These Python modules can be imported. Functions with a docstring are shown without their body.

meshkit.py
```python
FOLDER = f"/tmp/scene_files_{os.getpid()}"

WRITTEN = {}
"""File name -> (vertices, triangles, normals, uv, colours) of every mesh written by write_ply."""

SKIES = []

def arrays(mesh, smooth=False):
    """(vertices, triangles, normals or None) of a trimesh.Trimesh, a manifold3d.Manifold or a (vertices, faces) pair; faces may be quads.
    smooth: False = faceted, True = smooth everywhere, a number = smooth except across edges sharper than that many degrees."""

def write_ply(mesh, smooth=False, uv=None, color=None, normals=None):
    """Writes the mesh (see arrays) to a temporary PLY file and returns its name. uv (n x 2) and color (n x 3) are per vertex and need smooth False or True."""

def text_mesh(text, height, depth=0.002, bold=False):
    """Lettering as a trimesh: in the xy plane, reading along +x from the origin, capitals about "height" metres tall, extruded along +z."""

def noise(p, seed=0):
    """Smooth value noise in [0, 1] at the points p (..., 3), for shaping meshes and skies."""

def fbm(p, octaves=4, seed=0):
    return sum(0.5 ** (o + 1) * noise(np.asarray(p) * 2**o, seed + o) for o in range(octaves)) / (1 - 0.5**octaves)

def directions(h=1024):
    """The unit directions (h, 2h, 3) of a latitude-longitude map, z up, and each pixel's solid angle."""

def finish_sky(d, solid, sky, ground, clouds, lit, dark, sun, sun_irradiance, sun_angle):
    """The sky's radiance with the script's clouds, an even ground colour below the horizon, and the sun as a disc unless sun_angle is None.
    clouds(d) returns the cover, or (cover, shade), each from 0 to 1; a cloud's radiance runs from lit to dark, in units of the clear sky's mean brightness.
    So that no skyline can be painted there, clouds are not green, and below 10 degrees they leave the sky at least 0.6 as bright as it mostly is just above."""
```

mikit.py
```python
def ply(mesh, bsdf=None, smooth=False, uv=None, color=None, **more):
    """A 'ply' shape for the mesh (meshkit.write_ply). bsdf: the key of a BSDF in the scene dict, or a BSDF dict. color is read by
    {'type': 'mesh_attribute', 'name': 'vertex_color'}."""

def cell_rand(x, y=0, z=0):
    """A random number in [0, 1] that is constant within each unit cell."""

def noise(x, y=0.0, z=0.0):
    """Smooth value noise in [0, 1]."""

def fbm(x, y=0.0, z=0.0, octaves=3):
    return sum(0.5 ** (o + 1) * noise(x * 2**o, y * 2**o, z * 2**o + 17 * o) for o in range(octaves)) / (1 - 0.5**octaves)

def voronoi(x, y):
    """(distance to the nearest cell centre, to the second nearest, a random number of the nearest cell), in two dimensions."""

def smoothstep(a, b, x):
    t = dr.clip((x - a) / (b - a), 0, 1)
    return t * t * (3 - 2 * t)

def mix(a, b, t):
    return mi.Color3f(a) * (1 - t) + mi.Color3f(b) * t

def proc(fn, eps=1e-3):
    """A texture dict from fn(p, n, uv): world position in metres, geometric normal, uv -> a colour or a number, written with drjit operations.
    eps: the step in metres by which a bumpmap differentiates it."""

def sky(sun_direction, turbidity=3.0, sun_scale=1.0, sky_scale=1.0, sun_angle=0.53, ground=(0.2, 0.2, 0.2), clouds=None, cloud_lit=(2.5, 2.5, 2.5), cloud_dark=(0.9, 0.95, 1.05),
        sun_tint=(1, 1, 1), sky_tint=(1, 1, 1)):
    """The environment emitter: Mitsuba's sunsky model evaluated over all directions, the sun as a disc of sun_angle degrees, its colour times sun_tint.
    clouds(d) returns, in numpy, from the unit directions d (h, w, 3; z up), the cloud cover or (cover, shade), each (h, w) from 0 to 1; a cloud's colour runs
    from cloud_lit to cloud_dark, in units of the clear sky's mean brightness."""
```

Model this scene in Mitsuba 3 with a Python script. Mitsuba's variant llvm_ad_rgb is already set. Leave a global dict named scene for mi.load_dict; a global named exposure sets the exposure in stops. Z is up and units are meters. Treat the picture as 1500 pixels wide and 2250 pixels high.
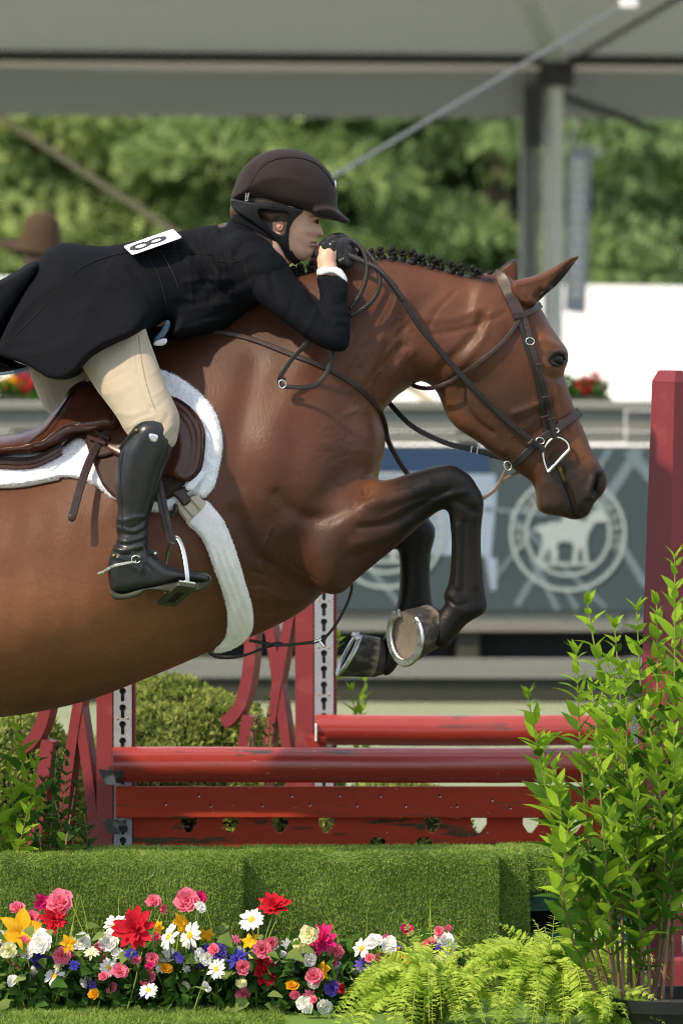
import math, random
import numpy as np, trimesh, shapely, mitsuba as mi, drjit as dr
import mikit, meshkit
from mikit import noise, fbm, smoothstep, mix
from shapely.geometry import Polygon, LineString, Point, MultiPolygon
from shapely import affinity
from scipy import ndimage, interpolate, sparse
from scipy.spatial import cKDTree, Delaunay

T = mi.ScalarTransform4f
scene, labels = {}, {}
rng = np.random.default_rng(7)
random.seed(7)

# ---------------------------------------------------------------- camera, sky, exposure
DIST, EYE, FOCAL = 15.0, 1.85, 12750.0          # metres to the horse, eye height, focal length in photo pixels (1500 wide)
PITCH = math.atan((1125 - 628) / FOCAL)
CAM = np.array([0.0, -DIST, EYE])
FWD = np.array([0, math.cos(PITCH), -math.sin(PITCH)]); UP = np.array([0, math.sin(PITCH), math.cos(PITCH)])
scene['camera'] = {'type': 'thinlens', 'fov': math.degrees(2 * math.atan(750 / FOCAL)), 'fov_axis': 'x',
                   'aperture_radius': 0.0225, 'focus_distance': 14.8, 'near_clip': 0.5, 'far_clip': 600.0,
                   'to_world': T().look_at(origin=CAM.tolist(), target=(CAM + FWD).tolist(), up=[0, 0, 1])}
SUN = np.array([-0.58, -0.42, 0.70]); SUN = SUN / np.linalg.norm(SUN)
scene['sky'] = mikit.sky(SUN, turbidity=4.0, sun_scale=0.80, sky_scale=1.25, sun_angle=2.0, sun_tint=(1.0, 0.985, 0.95),
                         clouds=lambda d: np.clip((meshkit.fbm(d * np.array([3.0, 3.0, 6.0]) + 5.0, 4) - 0.40) * 4.5, 0, 0.9), cloud_lit=(2.6, 2.7, 2.85), cloud_dark=(1.2, 1.25, 1.35))
exposure = 2.05


def at(px, py, Y):
    """The point on the upright plane y = Y that photo pixel (px, py) shows."""
    px, py, Y = np.broadcast_arrays(np.asarray(px, float), np.asarray(py, float), np.asarray(Y, float))
    d = FOCAL * FWD + (px - 750)[..., None] * np.array([1.0, 0, 0]) + (1125 - py)[..., None] * UP
    return CAM + d * ((Y + DIST) / d[..., 1])[..., None]


def pix(P):
    q = np.asarray(P, float) - CAM
    z = q @ FWD
    return np.stack([750 + FOCAL * q[..., 0] / z, 1125 - FOCAL * (q @ UP) / z], -1)


def per_px(Y):
    return (Y + DIST) / FOCAL


# ---------------------------------------------------------------- scene helpers
def uniq(base):
    if base not in scene and base not in labels:
        return base
    n = 1
    while f'{base}_{n:03d}' in scene or f'{base}_{n:03d}' in labels:
        n += 1
    return f'{base}_{n:03d}'


_counts = {}


def key_of(base):
    n = _counts.get(base, 0)
    _counts[base] = n + 1
    return base if n == 0 else f'{base}_{n:03d}'


def tag(key, label=None, cat=None, group=None, kind=None):
    d = {k: v for k, v in dict(label=label, category=cat, group=group, kind=kind).items() if v}
    if d:
        labels[key] = d


def thing(name, label, cat, group=None):
    k = key_of(name)
    tag(k, label, cat, group)
    return k


def obj(name, mesh, bsdf, parent=None, smooth=False, color=None, label=None, cat=None, group=None, kind=None, uv=None, to_world=None):
    k = key_of(f'{parent}__{name}' if parent else name)
    if isinstance(mesh, dict):
        d = dict(mesh)
    else:
        d = mikit.ply(mesh, bsdf, smooth=smooth, color=color, uv=uv)
    if to_world is not None:
        d['to_world'] = to_world
    scene[k] = d
    tag(k, label, cat, group, kind)
    return k


# ---------------------------------------------------------------- mesh helpers
def cat_mesh(ms):
    vs, fs, n = [], [], 0
    for m in ms:
        v, f = (m.vertices, m.faces) if hasattr(m, 'vertices') else m
        v = np.asarray(v, float); f = np.asarray(f, int)
        if f.shape[1] == 4:
            f = np.vstack([f[:, [0, 1, 2]], f[:, [0, 2, 3]]])
        vs.append(v); fs.append(f + n); n += len(v)
    return trimesh.Trimesh(np.vstack(vs), np.vstack(fs), process=False)


def spline(pts, step, closed=False):
    """Catmull-Rom (centripetal-ish through cubic) curve through the points, resampled about every step."""
    p = np.asarray(pts, float)
    if closed:
        p = np.vstack([p, p[:1]])
    d = np.r_[0, np.cumsum(np.sqrt(np.linalg.norm(np.diff(p[:, :3] if p.shape[1] > 3 else p, axis=0), axis=1)) + 1e-9)]
    if len(p) < 3:
        f = interpolate.interp1d(d, p, axis=0)
    else:
        f = interpolate.CubicSpline(d, p, bc_type='periodic' if closed else 'natural')
    fine = f(np.linspace(0, d[-1], 24 * len(p)))
    L = np.r_[0, np.cumsum(np.linalg.norm(np.diff(fine[:, :3] if fine.shape[1] > 3 else fine, axis=0), axis=1))]
    n = max(2, int(round(L[-1] / step)) + 1)
    out = np.stack([np.interp(np.linspace(0, L[-1], n), L, fine[:, k]) for k in range(fine.shape[1])], 1)
    return out[:-1] if closed else out


def sweep(pts, section, normal=None, closed=False, scale=None):
    """A closed 2-D section (k x 2: along the binormal, along the normal) along a 3-D path. normal: (3,) or (n,3) hint."""
    p = np.asarray(pts, float); n = len(p)
    t = (np.roll(p, -1, 0) - np.roll(p, 1, 0)) if closed else np.gradient(p, axis=0)
    t = t / (np.linalg.norm(t, axis=1, keepdims=True) + 1e-12)
    if normal is None:
        nn = np.zeros_like(p); a = np.array([0, -1.0, 0]) if abs(t[0, 1]) < 0.9 else np.array([0, 0, 1.0])
        for i in range(n):
            a = a - t[i] * (a @ t[i]); a = a / (np.linalg.norm(a) + 1e-12); nn[i] = a
    else:
        nn = np.broadcast_to(np.asarray(normal, float), p.shape).copy()
        nn = nn - t * (nn * t).sum(1, keepdims=True)
        nn = nn / (np.linalg.norm(nn, axis=1, keepdims=True) + 1e-12)
    b = np.cross(t, nn)
    sec = np.asarray(section, float); k = len(sec)
    sc = np.ones(n) if scale is None else np.asarray(scale, float)
    v = p[:, None] + sc[:, None, None] * (sec[None, :, :1] * b[:, None] + sec[None, :, 1:2] * nn[:, None])
    m = n if closed else n - 1
    i, j = np.meshgrid(np.arange(m), np.arange(k), indexing='ij')
    i2, j2 = (i + 1) % n, (j + 1) % k
    q = np.stack([i * k + j, i * k + j2, i2 * k + j2, i2 * k + j], -1).reshape(-1, 4)
    f = [q[:, [0, 1, 2]], q[:, [0, 2, 3]]]
    v = v.reshape(-1, 3)
    if not closed:
        c0, c1 = len(v), len(v) + 1
        v = np.vstack([v, p[0], p[-1]])
        j = np.arange(k)
        f += [np.stack([j * 0 + c0, (j + 1) % k, j], 1), np.stack([j * 0 + c1, (n - 1) * k + j, (n - 1) * k + (j + 1) % k], 1)]
    mesh = trimesh.Trimesh(v, np.vstack(f)[:, ::-1], process=False)
    if mesh.volume < 0:
        mesh.invert()
    return mesh


def circle(r, k=10):
    a = np.arange(k) * 2 * np.pi / k
    return np.stack([np.cos(a) * r, np.sin(a) * r], 1)


def flat(w, h, r=0.35):
    """Rounded-rectangle section, w wide along the binormal and h thick along the normal."""
    c = h * r
    return np.array([[w / 2 - c, -h / 2], [w / 2, -h / 2 + c], [w / 2, h / 2 - c], [w / 2 - c, h / 2],
                     [-w / 2 + c, h / 2], [-w / 2, h / 2 - c], [-w / 2, -h / 2 + c], [-w / 2 + c, -h / 2]])


def tube(pts, r, k=10, step=None, closed=False, scale=None):
    p = np.asarray(pts, float)
    if step:
        p = spline(p, step, closed)
    return sweep(p, circle(r, k), closed=closed, scale=scale)


def box(cx, cy, cz, sx, sy, sz, bev=0.0):
    if bev <= 0:
        m = trimesh.creation.box((sx, sy, sz))
    else:
        b = bev
        pts = []
        for a in (-1, 1):
            for c in (-1, 1):
                for e in (-1, 1):
                    pts += [[a * (sx / 2 - b), c * (sy / 2 - b), e * sz / 2], [a * (sx / 2 - b), c * sy / 2, e * (sz / 2 - b)], [a * sx / 2, c * (sy / 2 - b), e * (sz / 2 - b)]]
        m = trimesh.convex.convex_hull(np.array(pts))
    m.apply_translation((cx, cy, cz))
    return m


def rotz(m, ang, about=(0, 0, 0)):
    m.apply_transform(trimesh.transformations.rotation_matrix(ang, [0, 0, 1], about))
    return m


def extrude_xz(poly, y0, y1):
    """Polygon in the xz plane (metres) extruded from y0 to y1."""
    ms = []
    for g in getattr(poly, 'geoms', [poly]):
        m = trimesh.creation.extrude_polygon(g, abs(y1 - y0), engine='earcut')
        v = m.vertices.copy()
        m.vertices = np.stack([v[:, 0], max(y0, y1) - v[:, 2], v[:, 1]], 1)
        if m.volume < 0:
            m.invert()
        ms.append(m)
    return cat_mesh(ms)


def poly_px(pts, Y, smooth=True, step=6):
    """Photo-pixel outline -> shapely polygon in the xz plane at depth Y."""
    p = np.asarray(pts, float)
    if smooth:
        p = spline(p, step, closed=True)
    w = at(p[:, 0], p[:, 1], Y)
    return Polygon(w[:, [0, 2]]).buffer(0)


def rbf(ctrl, Y, kernel='linear'):
    c = np.asarray(ctrl, float)
    xz = at(c[:, 0], c[:, 1], Y)[:, [0, 2]]
    if len(c) < 3:
        return lambda q: np.full(len(q), c[:, 2].mean())
    f = interpolate.RBFInterpolator(xz, c[:, 2], kernel=kernel, smoothing=1e-4)
    lo, hi = c[:, 2].min(), c[:, 2].max()
    return lambda q: np.clip(f(q), lo, hi)


# ---------------------------------------------------------------- implicit modelling: rounded bodies from side outlines and bone chains
class Inflate:
    def __init__(self, pts, Y, R, W, yc=None, smooth=True, h=0.004, holes=()):
        poly = poly_px(pts, Y, smooth)
        for hole in holes:
            poly = poly.difference(poly_px(hole, Y, smooth))
        if poly.geom_type != 'Polygon':
            poly = max(poly.geoms, key=lambda g: g.area)
        self.poly = poly
        x0, z0, x1, z1 = poly.bounds
        m = 0.06
        self.o = np.array([x0 - m, z0 - m]); self.h = h
        nx, nz = int((x1 - x0 + 2 * m) / h) + 2, int((z1 - z0 + 2 * m) / h) + 2
        gx, gz = np.meshgrid(self.o[0] + np.arange(nx) * h, self.o[1] + np.arange(nz) * h, indexing='ij')
        q = np.stack([gx.ravel(), gz.ravel()], 1)
        shapely.prepare(poly)
        inside = shapely.contains_xy(poly, q[:, 0], q[:, 1])
        ring = np.vstack([np.asarray(r.segmentize(0.0015).coords) for r in [poly.exterior, *poly.interiors]])
        dist = cKDTree(ring).query(q)[0]
        d = np.where(inside, dist, -dist)
        self.maps = [d.reshape(nx, nz)]
        for c, dflt in ((R, None), (W, None), (yc, Y)):
            if c is None:
                c = dflt
            if np.isscalar(c):
                self.maps.append(None if False else np.full((nx, nz), float(c)))
            elif callable(c):
                self.maps.append(c(q).reshape(nx, nz))
            else:
                s = 4
                qs = np.stack([gx[::s, ::s].ravel(), gz[::s, ::s].ravel()], 1)
                g = rbf(c, Y)(qs).reshape(gx[::s, ::s].shape)
                g = ndimage.gaussian_filter(g, 1.5, mode='nearest')
                self.maps.append(ndimage.map_coordinates(g, np.stack(np.meshgrid(np.arange(nx) / s, np.arange(nz) / s, indexing='ij')), order=1, mode='nearest'))
        W_ = self.maps[2]; Y_ = self.maps[3]
        self.lo = np.array([x0, (Y_ - W_).min(), z0]) - 0.03
        self.hi = np.array([x1, (Y_ + W_).max(), z1]) + 0.03

    def __call__(self, P):
        c = np.stack([(P[:, 0] - self.o[0]) / self.h, (P[:, 2] - self.o[1]) / self.h])
        d, R, W, yc = (ndimage.map_coordinates(m, c, order=1, mode='nearest') for m in self.maps)
        e = np.maximum(0, 1 - d / R)
        return (np.sqrt(e * e + ((P[:, 1] - yc) / W) ** 2) - 1) * np.minimum(R, W)


class Chain:
    """Tapered limb through (px, py, Y, radius) stations; ysq squeezes its depth. world=True: stations are (x, y, z, r)."""

    def __init__(self, st, ysq=1.0, world=False, smooth=True):
        s = np.asarray(st, float)
        w = s[:, :3] if world else at(s[:, 0], s[:, 1], s[:, 2])
        full = np.column_stack([w, s[:, 3]])
        if smooth and len(s) > 2:
            full = spline(full, 0.003)
        else:
            n = max(2, int(np.linalg.norm(np.diff(w, axis=0), axis=1).sum() / 0.003))
            d = np.r_[0, np.cumsum(np.linalg.norm(np.diff(w, axis=0), axis=1))]
            full = np.stack([np.interp(np.linspace(0, d[-1], n), d, full[:, k]) for k in range(4)], 1)
        self.p, self.r, self.y = full[:, :3] * [1, 1 / ysq, 1], np.abs(full[:, 3]), ysq
        self.t = cKDTree(self.p)
        self.lo = (full[:, :3] - self.r[:, None]).min(0) - 0.03
        self.hi = (full[:, :3] + self.r[:, None]).max(0) + 0.03

    def __call__(self, P):
        d, i = self.t.query(P * [1, 1 / self.y, 1])
        return d - self.r[i]


class Ball:
    def __init__(self, c, r, rot=None):
        self.c, self.r = np.asarray(c, float), np.broadcast_to(np.asarray(r, float), 3)
        self.R = np.eye(3) if rot is None else rot
        self.lo, self.hi = self.c - self.r.max() - 0.02, self.c + self.r.max() + 0.02

    def __call__(self, P):
        q = ((P - self.c) @ self.R) / self.r
        return (np.linalg.norm(q, axis=1) - 1) * self.r.min()


def smin(a, b, k):
    if k <= 0:
        return np.minimum(a, b)
    h = np.maximum(k - np.abs(a - b), 0) / k
    return np.minimum(a, b) - h * h * k * 0.25


def build_field(parts, P):
    """parts: (field, k) joined with a smooth union; k < 0 carves."""
    out = np.full(len(P), 0.2)
    for fld, k in parts:
        m = np.all((P > fld.lo - abs(k)) & (P < fld.hi + abs(k)), axis=1)
        if not m.any():
            continue
        f = fld(P[m])
        out[m] = smin(out[m], f, k) if k >= 0 else -smin(-out[m], f, -k)
    return out


def isomesh(parts, h, smooth=2):
    lo = np.min([f.lo for f, k in parts if k >= 0], axis=0) - 2 * h
    hi = np.max([f.hi for f, k in parts if k >= 0], axis=0) + 2 * h
    B = 5
    nb = np.ceil((hi - lo) / (h * B)).astype(int) + 1
    c = np.stack(np.meshgrid(*[np.arange(n) for n in nb], indexing='ij'), -1).reshape(-1, 3)
    P = lo + (c + 0.5) * h * B
    f = build_field(parts, P)
    act = (np.abs(f) < h * B * 1.6).reshape(nb)
    act = ndimage.binary_dilation(act)
    n = nb * B + 1
    F = np.repeat(np.repeat(np.repeat(f.reshape(nb).astype(np.float32), B, 0), B, 1), B, 2)
    F = np.pad(F, ((0, 1),) * 3, mode='edge')
    M = np.repeat(np.repeat(np.repeat(act, B, 0), B, 1), B, 2)
    M = np.pad(M, ((0, 1),) * 3, mode='edge')
    idx = np.argwhere(M)
    F[M] = build_field(parts, lo + idx * h)
    S = F < 0
    cnt = np.zeros(n - 1, np.int8)
    for a, b, e in np.ndindex(2, 2, 2):
        cnt += S[a:n[0] - 1 + a, b:n[1] - 1 + b, e:n[2] - 1 + e]
    cells = np.argwhere((cnt > 0) & (cnt < 8))
    cid = np.full(n - 1, -1, np.int32)
    cid[tuple(cells.T)] = np.arange(len(cells))
    corner = np.array(list(np.ndindex(2, 2, 2)))
    vals = np.stack([F[tuple((cells + o).T)] for o in corner], 1)
    acc, wt = np.zeros((len(cells), 3)), np.zeros(len(cells))
    for i in range(8):
        for j in range(i + 1, 8):
            if np.abs(corner[i] - corner[j]).sum() == 1:
                a, b = vals[:, i], vals[:, j]
                m = (a < 0) != (b < 0)
                t = np.where(m, a / np.where(m, a - b, 1), 0)
                acc += np.where(m[:, None], corner[i] + t[:, None] * (corner[j] - corner[i]), 0)
                wt += m
    v = lo + (cells + acc / wt[:, None]) * h
    faces = []
    for ax in range(3):
        o = np.eye(3, dtype=int)[ax]
        u, w = (np.eye(3, dtype=int)[(ax + 1) % 3], np.eye(3, dtype=int)[(ax + 2) % 3])
        A = S[tuple(slice(0, n[k] - o[k]) for k in range(3))]
        Bv = S[tuple(slice(o[k], n[k]) for k in range(3))]
        e = np.argwhere(A != Bv)
        e = e[np.all(e[:, [(ax + 1) % 3, (ax + 2) % 3]] > 0, axis=1)]
        e = e[np.all(e < np.array(cid.shape), axis=1)]
        q = np.stack([cid[tuple((e - u - w).T)], cid[tuple((e - w).T)], cid[tuple(e.T)], cid[tuple((e - u).T)]], 1)
        inside = S[tuple(e.T)]
        q = np.where(inside[:, None], q, q[:, ::-1])
        faces.append(q[(q >= 0).all(1)])
    q = np.vstack(faces)
    m = trimesh.Trimesh(v, np.vstack([q[:, [0, 1, 2]], q[:, [0, 2, 3]]]), process=False)
    if smooth:
        ed = np.unique(np.sort(m.edges, axis=1), axis=0)
        nv = len(m.vertices)
        A = sparse.coo_matrix((np.ones(2 * len(ed)), (np.r_[ed[:, 0], ed[:, 1]], np.r_[ed[:, 1], ed[:, 0]])), shape=(nv, nv)).tocsr()
        deg = np.maximum(np.asarray(A.sum(1)).ravel(), 1)[:, None]
        x = np.array(m.vertices)
        for _ in range(smooth):
            x = x + 0.5 * (A @ x / deg - x)
            x = x - 0.49 * (A @ x / deg - x)
        m = trimesh.Trimesh(x, m.faces, process=False)
    return m


def seg_dist(P, line):
    """2-D distance from points to a polyline."""
    best = np.full(len(P), 1e9)
    for a, b in zip(line[:-1], line[1:]):
        ab = b - a
        t = np.clip(((P - a) @ ab) / (ab @ ab + 1e-12), 0, 1)
        best = np.minimum(best, np.linalg.norm(P - a - t[:, None] * ab, axis=1))
    return best


def sculpt(m, strokes, both=False):
    """Raise (+) or press in (-) the surface along side-view polylines: (points, width in px, height in m). Works on the near side, or mirrored on both."""
    uv = pix(m.vertices * [1, 0, 1])
    n = m.vertex_normals
    side = np.clip(np.abs(n[:, 1]) if both else -n[:, 1], 0, 1) ** 0.6
    disp = np.zeros(len(uv))
    for pts, w, a in strokes:
        p = np.asarray(pts, float)
        line = spline(p, 6) if len(p) > 2 else p
        lo, hi = line.min(0) - 2.6 * w, line.max(0) + 2.6 * w
        k = np.nonzero(((uv > lo) & (uv < hi)).all(1) & (side > 0))[0]
        if len(k):
            d = seg_dist(uv[k], line) if len(line) > 1 else np.linalg.norm(uv[k] - line[0], axis=1)
            disp[k] += a * np.exp(-(d / w) ** 2)
    m.vertices = m.vertices + n * (disp * side)[:, None]
    return m


def patch(poly, yfun, thick, R=0.01, step=0.006, back=0.0, mesh_noise=None):
    """A sheet over a side-view outline (shapely, xz): its back lies on y = yfun(xz) - back, its front rises by thick with rounded rims."""
    if poly.geom_type != 'Polygon':
        poly = max(poly.geoms, key=lambda g: g.area)
    rings = [np.asarray(r.segmentize(step).coords)[:-1] for r in [poly.exterior, *poly.interiors]]
    bnd = np.vstack(rings)
    x0, z0, x1, z1 = poly.bounds
    gx, gz = np.meshgrid(np.arange(x0, x1, step), np.arange(z0, z1, step * 0.87), indexing='ij')
    gx = gx + (np.arange(gx.shape[1]) % 2) * step * 0.5
    g = np.stack([gx.ravel(), gz.ravel()], 1)
    inner = poly.buffer(-step * 0.6)
    g = g[shapely.contains_xy(inner, g[:, 0], g[:, 1])]
    q = np.vstack([bnd, g])
    tri = Delaunay(q).simplices
    c = q[tri].mean(1)
    tri = tri[shapely.contains_xy(poly, c[:, 0], c[:, 1])]
    a = np.cross(q[tri[:, 1]] - q[tri[:, 0]], q[tri[:, 2]] - q[tri[:, 0]])
    tri = np.where((a < 0)[:, None], tri[:, ::-1], tri)
    d = cKDTree(np.vstack([np.asarray(r.segmentize(0.002).coords) for r in [poly.exterior, *poly.interiors]])).query(q)[0]
    e = np.clip(1 - d / R, 0, 1)
    prof = 0.25 + 0.75 * np.sqrt(1 - e * e)
    y0 = yfun(q) - back
    t = thick * prof
    if mesh_noise is not None:
        t = t + mesh_noise(q) * np.clip(d / R, 0, 1)
    front = np.stack([q[:, 0], y0 - t, q[:, 1]], 1)
    rear = np.stack([q[:, 0], y0, q[:, 1]], 1)
    n = len(q)
    edges = np.vstack([tri[:, [0, 1]], tri[:, [1, 2]], tri[:, [2, 0]]])
    key = {tuple(x) for x in edges.tolist()}
    be = np.array([x for x in key if (x[1], x[0]) not in key])
    side = np.vstack([np.stack([be[:, 1], be[:, 0], be[:, 0] + n], 1), np.stack([be[:, 1], be[:, 0] + n, be[:, 1] + n], 1)])
    m = trimesh.Trimesh(np.vstack([front, rear]), np.vstack([tri, tri[:, ::-1] + n, side]), process=False)
    return m


def ball_mesh(c, r, sub=2, scale=(1, 1, 1)):
    m = trimesh.creation.icosphere(subdivisions=sub, radius=1.0)
    m.apply_scale(np.asarray(scale, float) * r)
    m.apply_translation(c)
    return m


def frame(z, x=None):
    """Rotation matrix whose third column is z, first column close to x."""
    z = np.asarray(z, float); z = z / np.linalg.norm(z)
    x = np.array([1.0, 0, 0]) if x is None else np.asarray(x, float)
    x = x - z * (x @ z)
    if np.linalg.norm(x) < 1e-6:
        x = np.cross(z, [0, 1, 0.3])
    x = x / np.linalg.norm(x)
    return np.stack([x, np.cross(z, x), z], 1)


def mat4(R, t, s=1.0):
    M = np.eye(4); M[:3, :3] = np.asarray(R) * s; M[:3, 3] = t
    return M
# ---------------------------------------------------------------- materials
def rgb(*c):
    return {'type': 'rgb', 'value': list(c)}


def prin(name, color, rough=0.5, two=True, **kw):
    base = mikit.proc(color) if callable(color) else (color if isinstance(color, dict) else rgb(*color))
    d = {'type': 'principled', 'base_color': base, 'roughness': rough, **kw}
    scene[name] = {'type': 'twosided', 'bsdf': d} if two else d
    return name


def bumped(name, color, rough, fn, height, eps=1e-3, **kw):
    base = mikit.proc(color) if callable(color) else (color if isinstance(color, dict) else rgb(*color))
    scene[name] = {'type': 'twosided', 'bsdf': {'type': 'bumpmap', 'arbitrary': mikit.proc(fn, eps), 'scale': height,
                                                 'bsdf': {'type': 'principled', 'base_color': base, 'roughness': rough, **kw}}}
    return name


def thinleaf(name, color, trans=0.8, rough=0.45, **kw):
    base = color if isinstance(color, dict) else (mikit.proc(color) if callable(color) else rgb(*color))
    scene[name] = {'type': 'principledthin', 'base_color': base, 'roughness': rough, 'diff_trans': trans, 'spec_trans': 0.0, **kw}
    return name


VC = {'type': 'mesh_attribute', 'name': 'vertex_color'}
bumped('m_coat', VC, 0.44, lambda p, n, uv: fbm(p.x * 330 + p.z * 130, p.y * 250, p.z * 170, 2), 0.0008, specular=0.26)
prin('m_black_hair', (0.010, 0.0085, 0.0085), 0.7, specular=0.25)
bumped('m_wool', lambda p, n, uv: mix((0.0042, 0.0050, 0.0074), (0.0062, 0.0072, 0.0102), noise(p.x * 260, p.y * 260, p.z * 260)), 0.82,
       lambda p, n, uv: noise(p.x * 700, p.y * 700, p.z * 700), 0.0004, specular=0.10, sheen=0.08)
prin('m_lining', (0.10, 0.16, 0.23), 0.5, specular=0.4)
bumped('m_breech', lambda p, n, uv: mix((0.40, 0.345, 0.26), (0.44, 0.385, 0.295), fbm(p.x * 60, p.y * 60, p.z * 60)), 0.85,
       lambda p, n, uv: noise(p.x * 900, p.y * 900, p.z * 900), 0.0003, specular=0.2, sheen=0.3)
prin('m_boot', lambda p, n, uv: mix((0.008, 0.009, 0.011), (0.016, 0.017, 0.02), fbm(p.x * 40, p.y * 40, p.z * 40)), 0.30, specular=0.55)
prin('m_sole', lambda p, n, uv: mix((0.030, 0.033, 0.022), (0.05, 0.052, 0.03), fbm(p.x * 80, p.y * 80, p.z * 80)), 0.6)
prin('m_saddle', lambda p, n, uv: mix((0.085, 0.026, 0.012), (0.040, 0.014, 0.009), fbm(p.x * 9 + 3, p.y * 9, p.z * 16)), 0.30, specular=0.55)
prin('m_flap', lambda p, n, uv: mix((0.040, 0.017, 0.012), (0.025, 0.012, 0.010), fbm(p.x * 30, p.y * 30, p.z * 30)), 0.55, specular=0.22)
prin('m_strap', lambda p, n, uv: mix((0.022, 0.012, 0.011), (0.040, 0.021, 0.018), noise(p.x * 120, p.y * 120, p.z * 120)), 0.42, specular=0.5)
prin('m_strap_dark', lambda p, n, uv: mix((0.010, 0.009, 0.009), (0.020, 0.016, 0.014), noise(p.x * 160, p.y * 160, p.z * 160)), 0.42, specular=0.45)
prin('m_strap_pale', (0.22, 0.155, 0.125), 0.5)
bumped('m_fleece', lambda p, n, uv: mix((0.82, 0.84, 0.88), (0.90, 0.91, 0.94), fbm(p.x * 50, p.y * 50, p.z * 50)), 0.95,
       lambda p, n, uv: fbm(p.x * 160, p.y * 160, p.z * 160), 0.004, sheen=0.5)
bumped('m_girth', lambda p, n, uv: mix((0.78, 0.76, 0.75), (0.88, 0.865, 0.86), fbm(p.x * 40, p.y * 40, p.z * 40)), 0.95,
       lambda p, n, uv: fbm(p.x * 330, p.y * 330, p.z * 330), 0.0016, sheen=0.5)
prin('m_elastic', lambda p, n, uv: mix((0.44, 0.38, 0.28), (0.52, 0.46, 0.35), noise(p.x * 300, p.y * 300, p.z * 300)), 0.8)
scene['m_metal'] = {'type': 'twosided', 'bsdf': {'type': 'roughconductor', 'alpha': 0.16, 'specular_reflectance': rgb(0.80, 0.79, 0.77)}}
scene['m_shoe'] = {'type': 'twosided', 'bsdf': {'type': 'roughconductor', 'alpha': 0.3, 'specular_reflectance': mikit.proc(
    lambda p, n, uv: mix((0.72, 0.72, 0.72), (0.40, 0.41, 0.38), smoothstep(0.45, 0.7, fbm(p.x * 60, p.y * 60, p.z * 60))))}}
prin('m_gold', (0.45, 0.30, 0.12), 0.35, metallic=1.0)
prin('m_hoof', VC, 0.55, specular=0.35)
prin('m_skin', VC, 0.48, specular=0.4)
prin('m_hair', lambda p, n, uv: mix((0.035, 0.022, 0.013), (0.10, 0.065, 0.036), noise(p.x * 40 + p.z * 300, p.y * 300, p.z * 60)), 0.5, specular=0.4)
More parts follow.
